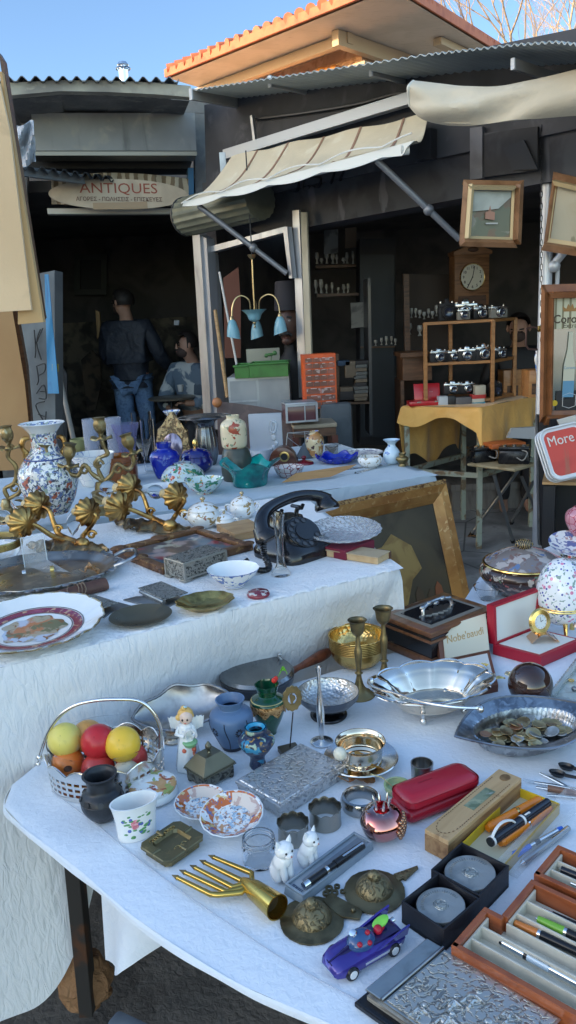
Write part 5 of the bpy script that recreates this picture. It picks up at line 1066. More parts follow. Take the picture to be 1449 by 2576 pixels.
# ---- large relief silver box
H=hgt(G(701,2060,T1),702,2024); c,rz,sx,sy=rect(T1+H,(703,2026),(884,1929),(579,1967))
rel=relief('chased_silver',(.62,.61,.6),(.4,.4,.41),60,.0022,.85,.34,lo=.36,hi=.5,dist=2.6)
t=T('relief_box','wide flat silver box chased all over with scrolling figures','box',(c.x,c.y,T1),rz)
P('body',box(sx*.93,sy*.93,H-.006,taper=1.05,bev=.001),rel,t,False); P('lid',box(sx,sy,.0062,(0,0,H-.0062),bev=.0015,bm=box(sx*.94,sy*.92,.003,(0,0,H-.0003),bev=.0012,taper=.97)),rel,t,False)
for a in (-1,1):
 for b in (-1,1): P('foot',ball(.005,(a*sx*.42,b*sy*.42,.004),6),tarnish,t)
# ---- two Imari saucers
im=china('imari_saucer',[('noise',40,.5,.53,(.5,.14,.04)),('noise',34,.55,.58,(.76,.75,.72),None,4),('noise',55,.58,.6,(.14,.24,.45),None,7),('noise',80,.6,.63,(.28,.1,.05),None,11),('noise',46,.64,.67,(.5,.33,.1),None,15)])
imr=china('imari_border',[('noise',60,.44,.5,(.5,.13,.035)),('noise',110,.57,.6,(.12,.15,.3),None,3),('noise',80,.6,.63,(.6,.45,.2),None,8)])
imc=china('imari_centre',[('noise',85,.52,.55,(.36,.5,.62)),('noise',120,.56,.6,(.5,.3,.2),None,3),('noise',70,.58,.62,(.55,.3,.15),None,8),('noise',180,.6,.63,(.15,.15,.2),None,13)])
def saucer(lb,p,r,tilt,az,grp):
 t=T('imari_saucer',lb,'saucer',p,az,grp,tilt,0)
 P('dish',lathe([(0,0),(r*.5,0),(r*.55,.004),(r*.96,.019),(r,.021),(r*.965,.0215),(r*.6,.009),(r*.58,.0075),(0,.0075)],48,lambda t,k:1+.012*math.sin(t*16)*(k>2)),white_glaze,t)
 P('painted_border',lathe([(r*.6,.0093),(r*.955,.0217)],48,cap=False),imr,t); P('painted_centre',lathe([(0,.0078),(r*.585,.0079)],48,cap=False),imc,t);
 P('panel',lathe([(r*.52,.0098),(r*.86,.0192)],24,lambda t,k:1,cap=False,m=Matrix.Rotation(.6,4,'Z'))if 0 else sheet(lambda a,b:Vector((math.cos(.3+1.6*a)*r*(.56+.34*b),math.sin(.3+1.6*a)*r*(.56+.34*b),.0085+.0128*((.56+.34*b)-.58)/.38+.0004)),12,4,.0003),china('imari_panel',[('noise',50,.56,.6,(.5,.35,.3))],(.68,.58,.5)),t)
 return t
pa=G(508,2040,T1); k=mpp(pa); saucer('Imari saucer lying flat, half covered by the other saucer',pa,68*k,R(4),.4,'rust and blue Imari saucers')
pb=G(586,2068,T1+.014); saucer('Imari saucer tilted on the edge of the other one, its whole picture in view',pb,77*k,R(9),-.3,'rust and blue Imari saucers')
# ---- bracelet, napkin rings, jar
q=spot(908,2056,T1,42); k=mpp(q)
o=TM('bangle','thick dark-edged silver bangle lying flat beside the red case','bangle',lathe([(36*k,0),(46*k,0),(50*k,.008),(50*k,.016),(46*k,.023),(40*k,.024),(37*k,.018),(36*k,0)],52,cap=False),M('polished_dark_silver',(.45,.44,.42),.14,1,rvar=(20,.08,.3)),q)
P('clasp',box(.012,.009,.018,(42*k,-22*k,.003),(0,0,-.5),bev=.002),silver,o)
nk=M('napkin_ring_pewter',(.4,.37,.31),.25,1,[('noise',8,.4,.68,(.27,.25,.22),(3,3,1))])
for lb,u,vt,vb,w in (('scalloped pewter napkin ring behind the white cats, nearer the glass jar',740,2036,2134,82),('scalloped pewter napkin ring standing farther back, beside the silver bangle',820,1999,2095,85)):
 p=spot(u,vb,T1,w*.45); r=w/2*mpp(p); H=hgt(p,u,vt+8,r*.9)
 prf=[(.95,0),(.93,.1),(.93,.8),(1,1)]
 b=lathe([(r*a,H*h) for a,h in prf]+[(r*a*.96,H*h) for a,h in prf[::-1]],64,lambda t,k:((1,.004*abs(math.sin(t*5))-.002 if k in (3,4) else (0 if k not in(0,7) else -0))),cap=False)
 TM('napkin_ring',lb,'napkin ring',b,nk,p,0,'pewter napkin rings')
jg=M('jar_glass',(.97,.98,.98),.02,0,trans=1,ior=1.38)
p=spot(656,2192,T1,40); k=mpp(p); r=44*k; H=hgt(p,656,2080,r*.9)
prf=[(.93,0),(1,.05),(1,.6),(.96,.68),(.9,.72),(.92,.76),(.9,.8),(.93,.84),(.9,.9),(.92,1)]
t=T('glass_jar','small faceted clear glass jar without a lid','jar',p)
P('jar',lathe([(0,0)]+[(r*a,H*h) for a,h in prf]+[(r*.80,H),(r*.80,H*.1),(0,H*.08)],10*4,lambda t,kk:1-.03*abs(math.sin(t*5)) if 1<kk<4 else 1),jg,t)
P('screw_thread',tube([(r*.92*math.cos(a),r*.92*math.sin(a),H*(.78+.14*a/12.6)) for a in [i*.2 for i in range(63)]],.0008,5),jg,t)
# ---- white cats
cw=M('cat_porcelain',(.78,.79,.8),.12,coat=.4)
def cat(lb,u,vt,vb,face,lean):
 p=spot(u,vb,T1,16); hh=hgt(p,u,vt,0); s=hh/.062; t=T('cat_figurine',lb,'figurine',p,face,'white china kittens')
 me=bpy.data.meshes.new('body');
 vs=[(0,0,.012),(0,.002,.026),(0,-.003,.036),(0,-.006,.046), (.010,.004,.009),(.0115,-.008,.004),(-.010,.004,.009),(-.0115,-.008,.004),(.005,-.009,.024),(.005,-.013,.004),(-.005,-.009,.024),(-.005,-.013,.004),(0,.014,.006),(.008,.017,.004),(.014,.012,.004)]
 es=[(0,1),(1,2),(2,3),(0,4),(4,5),(0,6),(6,7),(2,8),(8,9),(2,10),(10,11),(0,12),(12,13),(13,14)]
 rd=[.0135,.012,.0095,.010,.0095,.0055,.0095,.0055,.006,.0042,.006,.0042,.005,.004,.003]
 me.from_pydata([tuple(x*s for x in v) for v in vs],es,[]); o=bpy.data.objects.new('body',me); C.objects.link(o); o.parent=t; me.materials.append(cw)
 md=o.modifiers.new('skin','SKIN'); md.use_smooth_shade=True
 for i,r_ in enumerate(rd): me.skin_vertices[0].data[i].radius=(r_*s,r_*s)
 me.skin_vertices[0].data[0].use_root=True
 o.modifiers.new('sub','SUBSURF').levels=2; o.modifiers['sub'].render_levels=2
 hz=.0485*s; hy=-.007*s
 h=ball(.0125*s,(0,hy,hz),12,sc=(1.05,.92,.92)); ball(.0055*s,(0,hy-.010*s,hz-.003*s),8,h,(1.2,.9,.8))
 for sg in (-1,1): lathe([(0,0),(.005*s,0),(.0035*s,.005*s),(.0004,.010*s)],10,bm=h,m=Matrix.Translation((sg*.0078*s,hy+.001*s,hz+.0075*s))@Matrix.Rotation(sg*.35,4,'Y'),ell=.6,cap=False)
 hd=P('head',h,cw,t)
 e=NB(); ball(.0016*s,(.0048*s,hy-.0105*s,hz+.0016*s),6,e); ball(.0016*s,(-.0048*s,hy-.0105*s,hz+.0016*s),6,e); P('eyes',e,blackpaint,hd)
 P('nose',ball(.0014*s,(0,hy-.0152*s,hz-.0022*s),6),M('cat_nose',(.4,.2,.2),.3),hd)
 return t
cat('white china kitten sitting up with raised head, nearer the viewer',712,2108,2222,R(38),0); cat('white china kitten sitting behind the other one and looking right',776,2086,2186,R(50),0)
# ---- ashtray
c,rz,sx,sy=rect(T1+.018,(419,2172),(527,2106),(338,2130)); t=T('ashtray','eight-sided bronze ashtray with engraved scrolls and raised cigarette rests','ashtray',(c.x,c.y,T1),rz)
def octo(sx,sy,c): x,y=sx/2,sy/2; return [(-x+c,-y),(x-c,-y),(x,-y+c),(x,y-c),(x-c,y),(-x+c,y),(-x,y-c),(-x,-y+c)]
ab=M('ashtray_bronze',(.2,.165,.085),.34,.85,[('noise',12,.42,.68,(.12,.105,.06)),('noise',60,.55,.65,(.27,.21,.1))],bump=[('noise',80,.0005)])
b=bmesh.new(); lv=[(.86,0,.003),(.84,.0,.009),(1,.0,.015),(1,.0,.0185),(.97,.0,.0195),(.62,.0,.0180),(.54,.0,.013),(.3,0,.012)]
rings=[[b.verts.new((x*f,y*f,z)) for x,y in octo(sx,sy,.009)] for f,_,z in lv]
for a_,c_ in zip(rings,rings[1:]):
 for i in range(8): b.faces.new((a_[i],a_[(i+1)%8],c_[(i+1)%8],c_[i]))
b.faces.new(rings[0][::-1]); b.faces.new(rings[-1]); P('tray',b,ab,t,False)
for a in (0,PI/2,PI,-PI/2):
 rr=(sx if a in (0,PI) else sy)*.40; b=lathe([(.002,0),(.0048,0),(.0056,.016),(.0026,.016),(.002,0)],14,cap=False,ell=.8); b.transform(Matrix.Translation((rr*math.cos(a),rr*math.sin(a),.016))@Matrix.Rotation(a,4,'Z')@Matrix.Rotation(PI/2,4,'Y')@Matrix.Translation((0,0,-.008))); P('cigarette_rest',b,ab,t)
scb=NB()
for s in (-1,1):
 for i in range(3):
  o0=(s*sx*.17+(i-1)*.006,sy*.32); tube([(o0[0]+.006*math.cos(a)*(1-a/9)*s,o0[1]+.006*math.sin(a)*(1-a/9),.0197) for a in [j*.5 for j in range(13)]],.0007,5,scb)
 tube([(s*sx*.08+.005*math.cos(a)*s,-sy*.3+.005*math.sin(a),.0197) for a in [j*.5 for j in range(9)]],.0007,5,scb)
P('engraved_scrolls',scb,brass,t)
# ---- grey pen case
c,rz,sx,sy=rect(T1+.016,(757,2256),(946,2118),(709,2226)); gp=M('grey_flock_case',(.26,.31,.36),.7,0,[('noise',40,.4,.7,(.22,.27,.32))])
t=T('pen_case','long grey pen tray with a black silver-trimmed pen lying in it','pen case',(c.x,c.y,T1),rz)
P('tray',box(sx,sy,.013,taper=.96,bev=.0015),gp,t); rim=NB()
for bx in ((sx*.96,.004,.004,(0,sy*.45,.013)),(sx*.96,.004,.004,(0,-sy*.45,.013)),(.004,sy*.86,.004,(sx*.468,0,.013)),(.004,sy*.86,.004,(-sx*.468,0,.013))): box(*bx,bm=rim,bev=.0008)
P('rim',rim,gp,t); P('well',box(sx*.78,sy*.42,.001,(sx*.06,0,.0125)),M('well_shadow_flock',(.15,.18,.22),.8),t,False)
b=textbm('TITIUS',.008,.0003); b.transform(Matrix.Translation((-sx*.43,0,.0139))@Matrix.Rotation(PI/2,4,'Z')); P('lettering',b,M('dark_blue_print',(.03,.05,.12),.5),t,False)
pen('fountain_pen','black pen with steel clip and steel end lying in the grey tray',T1+.0145,(764,2238),(917,2132),.0062,[(.08,(.9,.98),chrome),(.34,(.98,.95),blackplastic),(.38,(1.0,1.0),chrome),(.5,(.8,.85),blackplastic),(.97,(1.08,1.0),blackplastic)],(.62,.95))
# ---- brass fish spear head
z=T1+.012; t=T('fish_spear','five-pronged brass fish spear head with a hollow socket','fish spear',G(600,2222,T1)); inv=t.location
sp=M('spear_brass',(.6,.4,.1),.18,1,[('noise',14,.45,.75,(.4,.26,.07))],rvar=(16,.1,.3))
s0,s1=G(610,2215,T1+.014)-inv,G(698,2283,T1+.021)-inv; d=(s1-s0); n=d.length
b=lathe([(.0055,0),(.009,n*.12),(.0145,n*.35),(.0195,n),(.0175,n),(.012,n*.5),(0,n*.45)],28,cap=True); b.transform(Matrix.Translation(s0)@d.to_track_quat('Z','Y').to_matrix().to_4x4()); P('socket',b,sp,t)
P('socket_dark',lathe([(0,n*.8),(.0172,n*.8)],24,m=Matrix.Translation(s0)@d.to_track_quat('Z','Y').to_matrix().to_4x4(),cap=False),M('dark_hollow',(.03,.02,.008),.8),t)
for pts in ([(446,2208),(530,2250),(548,2251),(608,2245),(622,2232)],[(465,2195),(570,2244),(610,2234),(622,2226)],[(491,2183),(585,2232),(614,2224)],[(515,2170),(606,2215),(616,2218)],[(538,2157),(622,2192),(633,2197),(634,2216),(622,2228)]):
 w_=[G(u,v,z+.002)-inv for u,v in pts]; P('prong',tube(w_,[.0035]+[.0044]*(len(w_)-1),10),sp,t)
 e=(w_[0]-w_[1]).normalized(); P('barb',tube([w_[0]-e*.0,w_[0]+e*.012],[.0042,.0004],8,bm=tube([w_[0]+e*.004,w_[0]-e*.016+Vector((.004,-.003,.0))],[.001,.003],6)),oldbrass,t)
# ---- belt clasp with two domed discs
cl=relief('cast_brass_clasp',(.24,.19,.1),(.15,.12,.065),80,.0016,.75,.45,lo=.36,hi=.52,dist=2.0); clp=M('plain_clasp_brass',(.19,.155,.085),.42,.8,[('noise',30,.42,.68,(.11,.09,.05))],bump=[('noise',70,.0006)])
t=T('belt_clasp','large antique brass belt clasp of two domed discs joined by a pierced plate','belt clasp',G(866,2282,T1)); inv=t.location
for i,(u,v,rw) in enumerate(((785,2316,80),(942,2244,76))):
 q=G(u,v,T1)-inv; r=rw*mpp(G(u,v,T1))
 ds=P('disc',lathe([(0,0),(r,0),(r,.0025),(r*.72,.004),(r*.66,.006),(0,.006)],72,lambda t,k:(1+.014*(math.sin(t*36)>0)) if k in (1,2) else 1,m=Matrix.Translation(q)),clp,t)
 P('dome',lathe(smoothprof([(r*.64,.005),(r*.6,.011),(r*.45,.02),(r*.24,.0255),(r*.2,.026)])+[(0,.026)],48,m=Matrix.Translation(q),cap=False),cl,ds)
 P('boss',lathe(smoothprof([(r*.22,.025),(r*.21,.031),(r*.12,.036),(r*.05,.0375)])+[(0,.038)],28,lambda t,k:1+.06*math.sin(t*10),m=Matrix.Translation(q),cap=False),cl,ds)
pp=[G(u,v,T1)-inv for u,v in ((832,2252),(850,2262),(905,2290),(912,2300),(905,2318),(860,2312),(842,2300),(812,2270))]
P('link_plate',prism([tuple(p.xy) for p in pp],.001,.0045,bev=.0006),clp,t)
pg=NB()
for u,v,rr in ((828,2237,10),(842,2248,10),(820,2250,9),(848,2232,8),(862,2245,7)):
 q=G(u,v,T1+.002)-inv; kk=mpp(G(u,v,T1)); lathe([(rr*.5*kk,0),(rr*kk,0),(rr*kk,.003),(rr*.5*kk,.003),(rr*.5*kk,0)],16,bm=pg,m=Matrix.Translation(q),cap=False)
P('pierced_crest',pg,clp,t)
tp=[G(u,v,T1)-inv for u,v in ((990,2203),(1050,2182),(1052,2188),(1020,2218),(1012,2214),(1003,2222))]
P('pendant',prism([tuple(p.xy) for p in tp],.001,.004,bev=.0005),cl,t); P('pivot',ball(.004,G(889,2290,T1+.006)-inv,6),clp,t)
# ---- toy car
p0=G(845,2440,T1); p1=G(1000,2352,T1); cdir=(p1-p0); Lc=cdir.length*1.1; mid=(p0+p1)/2
mid=G(913,2407,T1); rz=math.atan2(cdir.y,cdir.x)
t=T('toy_car','purple die-cast toy car with tail fins, open cockpit and chrome trim','toy car',mid,rz)
cpu=M('purple_car_paint',(.06,.04,.3),.22,.3,[('noise',5,.45,.65,(.03,.03,.2))],coat=.6); cdk=M('dark_violet_paint',(.018,.012,.07),.25,coat=.4); lim=M('lime_plastic',(.22,.62,.08),.35); rd=M('ruby_plastic',(.4,.01,.03),.25); cbl=M('blue_bubble',(.03,.08,.2),.15,coat=.5)
hl=Lc/2; wd=.024
st_=[(-1,.55,.010,.016),(-.92,.8,.007,.021),(-.75,.95,.006,.0235),(-.4,1,.006,.0255),(-.1,1,.006,.026),(.3,1,.006,.026),(.7,.98,.007,.0255),(.95,.92,.008,.024),(1,.85,.010,.022)]
b=bmesh.new(); rings=[]
for x,wf,z0,z1 in st_:
 w_=wd*wf; zm=(z0+z1)/2
 rings.append([b.verts.new((x*hl,y,z)) for y,z in ((-w_*.9,z0),(-w_,zm),(-w_*.92,z1-.003),(-w_*.6,z1),(0,z1+.001),(w_*.6,z1),(w_*.92,z1-.003),(w_,zm),(w_*.9,z0))])
for a_,c_ in zip(rings,rings[1:]):
 for i in range(9): b.faces.new((a_[i],a_[(i+1)%9],c_[(i+1)%9],c_[i]))
b.faces.new(rings[0][::-1]); b.faces.new(rings[-1]); P('body',b,cpu,t)
P('hood',sheet(lambda a,bb:Vector((-hl*.95+hl*.75*a,(bb-.5)*wd*(.5+.75*a),.021+.007*math.sin(a*1.6)*(1-(2*bb-1)**2))),10,8,.001),cdk,t)
P('nose_fin',prism([(-hl*.98,.0),(-hl*.3,.0),(-hl*.3,.011),(-hl*.6,.006)],-.001,.001,m=Matrix.Translation((0,0,.022))@Matrix.Rotation(PI/2,4,'X')),cdk,t)
P('canopy',ball(.017,(-hl*.04,0,.028),12,sc=(1.25,1.0,.85)),cbl,t)
bu=NB()
for x,y,z in ((-.22,-.012,.036),(.02,-.015,.034),(.08,-.006,.042)): ball(.0038,(x*hl,y,z),8,bu,(1,1,.9))
P('red_lens',bu,rd,t); P('headlamp',lathe([(0,0),(.0055,0),(.005,.003),(0,.004)],16,m=Matrix.Translation((-hl*.2,.004,.041))@Matrix.Rotation(-.5,4,'Y')),chrome,t)
P('cockpit',box(hl*.75,wd*1.3,.004,(hl*.52,0,.025),bev=.001),cdk,t); P('seat_cover',lathe([(0,0),(.012,0),(.0135,.003),(.009,.005),(0,.0055)],20,ell=.62,m=Matrix.Translation((hl*.6,.004,.034))@Matrix.Rotation(-.25,4,'Y')),lim,t)
P('driver_lump',ball(.0065,(hl*.42,-.003,.034),8,bm=ball(.005,(hl*.55,.0,.032),6)),rd,t)
for s in (-1,1):
 P('tail_fin',prism([(hl*.1,0),(hl*1.02,0),(hl*1.1,.013),(hl*.8,.010)],-.0016,.0016,m=Matrix.Translation((0,s*wd*.93,.023))@Matrix.Rotation(PI/2,4,'X'),bev=.0006),cpu,t)
 P('chrome_trim',box(hl*1.05,.0012,.0035,(hl*.3,s*wd*1.0,.0125)),chrome,t,False)
 P('tail_jet',lathe([(0,0),(.003,0),(.004,.008),(.003,.009),(0,.007)],12,m=Matrix.Translation((hl*.97,s*.013,.018))@Matrix.Rotation(PI/2,4,'Y')),chrome,t)
 for x in (-.58,.62):
  wl=P('wheel',lathe([(0,-.0035),(.0088,-.0035),(.0098,-.002),(.0098,.002),(.0088,.0035),(0,.0035)],24,m=Matrix.Translation((x*hl,s*wd*.92,.0098))@Matrix.Rotation(PI/2,4,'X')),blackplastic,t)
  P('hubcap',lathe([(0,-.0042),(.0058,-.0042),(.006,-.0034),(.006,.0034),(.0058,.0042),(0,.0042)],20,m=Matrix.Translation((x*hl,s*wd*.92,.0098))@Matrix.Rotation(PI/2,4,'X')),white_glaze,wl)
P('grille',box(.002,wd*1.1,.004,(-hl*.99,0,.009),bev=.0006),chrome,t);
# ---- two black boxes with silver medals
md_=M('medal_silver',(.5,.5,.47),.4,.75,[('noise',24,.45,.65,(.36,.37,.36))],bump=[('noise',60,.001)]); mr=relief('medal_relief',(.5,.5,.46),(.22,.24,.24),120,.0008,.7,.4)
bl_=M('black_card_box',(.012,.012,.016),.45,bump=[('noise',90,.0004)])
def medalbox(lb,l2,z1,c0,c1,c2,h,dc,dr):
 c,rz,sx,sy=rect(T1+h,c0,c1,c2); t=T('medal_box',lb,'box',(c.x,c.y,T1),rz,'open black medal boxes'); w_=.003
 P('base',box(sx,sy,.006),bl_,t,False)
 for bx in ((sx,w_,h,(0,sy/2-w_/2,0)),(sx,w_,h,(0,-sy/2+w_/2,0)),(w_,sy-2*w_,h-.0003,(sx/2-w_/2,0,0)),(w_,sy-2*w_,h-.0003,(-sx/2+w_/2,0,0))): P('side',box(*bx,bev=.0005),bl_,t,False)
 q=Vector((c.x,c.y,T1+h*.75)); r=min(sx,sy)*.485
 o=TM('medal',l2,'medal',lathe([(0,-.008),(r*.96,-.008),(r,-.006),(r,-.0005),(r*.97,.001),(r*.4,.0006),(0,.0006)],56,ell=.93),md_,q,rz,'silver medals in the black boxes')
 P('centre_relief',lathe([(0,.0007),(r*.22,.0007),(r*.2,.0022),(0,.0026)],32,ell=1.1),mr,o); P('centre_ring',lathe([(r*.25,.0006),(r*.27,.0014),(r*.29,.0006)],40,cap=False,ell=1.1),mr,o)
 tb=NB()
 for i in range(24):
  a=2.7-i*.13; b=box(r*(.03,.07,.05,.02)[i%4],r*(.12,.1,.13)[i%3],.0006); b.transform(Matrix.Translation((r*.76*math.cos(a),r*.70*math.sin(a),.0009))@Matrix.Rotation(a-PI/2,4,'Z')); join(tb,b)
 P('inscription',tb,M('medal_dark',(.3,.31,.3),.45,.6),o,False)
hA=hgt(G(1204,2306,T1),1203,2250)
medalbox('open black card box holding a silver medal, farther from the viewer','silver medal in the farther black box',0,(1205,2250),(1290,2180),(1077,2190),hA,(1182,2204),70)
medalbox('open black card box holding a silver medal, nearest the viewer','silver medal in the nearer black box',0,(1115,2332),(1225,2267),(996,2272),hgt(G(1112,2388,T1),1114,2332),(1109,2292),76)
# ---- silver relief album
z=T1+.02; t=T('photo_album','thick photo album with a black back and a silver cover chased with village figures','album',G(1150,2480,T1)); inv=t.location
def pz(u,v,zz): return G(u,v,zz)-inv
A0,A1,A2=pz(922,2490,z),pz(1077,2362,z),pz(1412,2562,z); ux=(A1-A0); vx=(A2-A1)
def cov(a,b): return A0+ux*a+vx*b
def slab(a0,a1,b0,b1,z0,z1,bev=.001): return prism([tuple(cov(a,b).xy) for a,b in ((a0,b0),(a1,b0),(a1,b1),(a0,b1))],z0,z1,bev)
P('back_cover',slab(-.13,1.02,-.03,1.03,0,.009,.002),blackplastic,t,False); P('pages',slab(-.03,.98,.02,.98,.009,.0165,.0004),M('page_edges',(.3,.28,.24),.8,0,[('noise',30,.4,.6,(.12,.11,.1),(1,1,20))]),t,False)
als=relief('album_relief',(.6,.585,.54),(.33,.325,.31),60,.0024,.8,.36,lo=.38,hi=.5,dist=3.0)
P('spine_strip',slab(0,1,-.01,.115,.0165,.0205),M('album_silver',(.58,.57,.53),.3,1,[('noise',20,.45,.68,(.38,.37,.34))],bump=[('noise',50,.0008)]),t,False)
P('hinge_rod',rod(cov(0,.125)+Vector((0,0,.001)),cov(1,.125)+Vector((0,0,.001)),.0022),tarnish,t)
cv=P('front_cover',slab(0,1,.138,1,.0165,.0195),M('album_silver',(0,0,0)),t,False); P('relief_panel',slab(.03,.97,.155,.985,.0195,.0212,.0008),als,cv,False)
fg=NB(); rr=random.Random(5)
def figx(a,b,s):
 q=cov(a,b); z_=.0212; ball(s*.35,(q.x,q.y,z_),6,fg,(1,1,.35)); e=(vx.normalized()); w_=ux.normalized()
 q2=q-w_*s*1.0; ball(s*.6,(q2.x,q2.y,z_),6,fg,(1,1,.3)); tube([(q2+e*s*.3).to_tuple()[:2]+(z_+.0005,),(q2-w_*s*1.3+e*s*.5).to_tuple()[:2]+(z_+.0005,)],s*.18,6,fg); tube([(q2-e*s*.2).to_tuple()[:2]+(z_+.0005,),(q2-w_*s*1.3-e*s*.3).to_tuple()[:2]+(z_+.0005,)],s*.18,6,fg); tube([(q2+e*s*.2+w_*s*.3).to_tuple()[:2]+(z_+.0008,),(q2+e*s*1.3+w_*s*.1).to_tuple()[:2]+(z_+.0008,)],s*.14,6,fg)
for a,b,s in ((.75,.52,.014),(.55,.45,.013),(.35,.5,.013),(.5,.7,.014),(.8,.75,.012),(.25,.35,.012)): figx(a,b,s)
q=cov(.52,.8); w_=ux.normalized(); e=vx.normalized()
for i in range(4):
 a=q+e*.012*i; tube([(a.x,a.y,.0218),(a.x-w_.x*.03,a.y-w_.y*.03,.0218)],.0022,6,fg)
for s in (0,-.028): a=q+w_*s-e*.006; c_=q+w_*s+e*.044; tube([(a.x,a.y,.022),(c_.x,c_.y,.022)],.0022,6,fg)
P('village_figures',fg,als,cv)
# ---- stepped wooden pen trays
def pentray(label,lab0,N0,ex,ey,steps,H,cells,grp):
 """N0: near-left corner; ex runs along the compartments, ey across them; steps: [(y0,y1,x start)]"""
 t=T('pen_tray',label,'pen tray',N0,0,grp); wo=M('tray_red_wood',(.33,.09,.03),.25,0,[('noise',10,.4,.7,(.24,.06,.02),(2,2,8))],coat=.35); fe=M('cream_felt',(.6,.55,.45),.8,0,[('noise',40,.4,.7,(.53,.48,.39))])
 def q(x,y): p=ex*x+ey*y; return (p.x,p.y)
 X=1.0; out=[q(0,0),q(X,0),q(X,steps[-1][1])]
 for y0,y1,x0 in reversed(steps): out+=[q(x0,y1-.006),q(x0,y0+.0)]
 out=out[:-1]
 floor=[];
 P('base',prism([q(0,0),q(X,0),q(X,steps[0][1]),q(0,steps[0][1])],0,.008) if 0 else prism(out,0,.009),fe,t,False)
 wl=NB(); th=.009
 def wall(a,b,h=H,w=th,bm=wl): beam(Vector((*q(*a),h/2)),Vector((*q(*b),h/2)),w,h,bm,.0012)
 wall((-.0045,0),(X,0))
 for i,(y0,y1,x0) in enumerate(steps):
  wall((x0,y0-.004 if i==0 else y0+.0045),(x0,y1-.0045))
  nx=steps[i+1][2] if i+1<len(steps) else None
  if nx is not None: wall((x0-.0045,y1),(nx,y1))
 wall((steps[-1][2]-.0045,steps[-1][1]),(X,steps[-1][1])); P('frame',wl,wo,t,False)
 dv=NB()
 for y in cells:
  x0=next(s[2] for s in steps if s[0]<=y<=s[1]); beam(Vector((*q(x0+.005,y),.018)),Vector((*q(X,y),.018)),.003,.019,dv,.0005)
 for i,(y0,y1,x0) in enumerate(steps): beam(Vector((*q(x0+.0065,y0+.006),.018)),Vector((*q(x0+.0065,y1-.006),.018)),.003,.02,dv,.0005)
 beam(Vector((*q(.002,.0065),.018)),Vector((*q(X,.0065),.018)),.003,.02,dv,.0005)
 P('dividers',dv,fe,t,False); return t
zt_=.034
n0=G(1146,2376,T1+zt_); n1=G(1449,2548,T1+zt_); e1=(n1-n0).normalized(); n2=G(1250,2302,T1+zt_)
e2=Vector((-e1.y,e1.x,0)); Wt=(n2-n0).dot(e2); n3=G(1358,2226,T1+zt_); W2t=(n3-n0).dot(e2); X2s=(G(1275,2268,T1+zt_)-n0).dot(e1);
N=Vector((n0.x,n0.y,T1))
pentray('red-brown wooden tray of pens with cream divided compartments, nearest the viewer','',N,e1,e2,[(0,Wt,0.0),(Wt,W2t,(n3-n0).dot(e1)*.5+X2s*.5)],zt_,[Wt*.36,Wt*.7,Wt*1.02,Wt+(W2t-Wt)*.3,Wt+(W2t-Wt)*.63],'wooden pen trays')
m0=G(1350,2200,T1+zt_); N2=Vector((m0.x,m0.y,T1)); pentray('second red-brown wooden tray of pens, farther back at the right edge','',N2+e2*.004,e1,e2,[(0,.075,0.0)],zt_,[.028,.052],'wooden pen trays')
zp=T1+.0095; cv_=M('chrome_pen',(.72,.76,.8),.12,1); wpn=M('pale_blue_pen',(.5,.6,.68),.25,.2); grn=M('green_pen',(.18,.4,.04),.3,coat=.2); orn=M('burnt_orange_pen',(.6,.18,.03),.3,coat=.2)
pen('ball_pen','white and silver slim pen in the front compartment of the nearest wooden tray',zp,(1196,2382),(1424,2512),.0045,[(.03,(.2,.8),chrome),(.45,(.9,1),wpn),(.5,(1,1),cv_),(1,(.9,.8),cv_)],(.52,.9),'pens in the wooden trays')
pen('ball_pen','thick bright chrome pen in the second compartment of the nearest wooden tray',zp+.002,(1258,2376),(1475,2496),.0058,[(.04,(.7,.9),blackplastic),(.3,(1,1.02),cv_),(.34,(1.06,1.06),blackplastic),(.6,(1,1),wpn),(1,(1,.85),cv_)],(.36,.6),'pens in the wooden trays')
pen('ball_pen','orange and black pen in the middle of the nearest wooden tray',zp+.004,(1285,2325),(1470,2412),.0056,[(.06,(.2,.6),gold),(.38,(.8,1.05),orn),(.42,(1.1,1.1),chrome),(1,(1.1,.95),blackplastic)],None,'pens in the wooden trays')
pen('ball_pen','green pen with black end in the nearest wooden tray',zp+.006,(1346,2318),(1470,2376),.0058,[(.06,(.2,.5),chrome),(.6,(.9,1.1),grn),(.66,(1.12,1.12),chrome),(1,(1.1,.9),blackplastic)],None,'pens in the wooden trays')
pen('ball_pen','thin steel and black pen at the back of the nearest wooden tray',zp+.006,(1338,2282),(1470,2340),.0036,[(.4,(.6,.9),chrome),(1,(1.1,1.1),blackplastic)],None,'pens in the wooden trays')
pen('ball_pen','dark blue pen in the farther wooden tray at the right edge',zp+.004,(1406,2193),(1480,2222),.0055,[(.08,(.3,.8),chrome),(1,(1,1),bp_)],None,'pens in the wooden trays')
pen('ball_pen','silver pen at the front of the farther wooden tray',zp+.004,(1432,2226),(1500,2256),.0045,[(.08,(.3,.8),chrome),(1,(1,1),cv_)],None,'pens in the wooden trays')
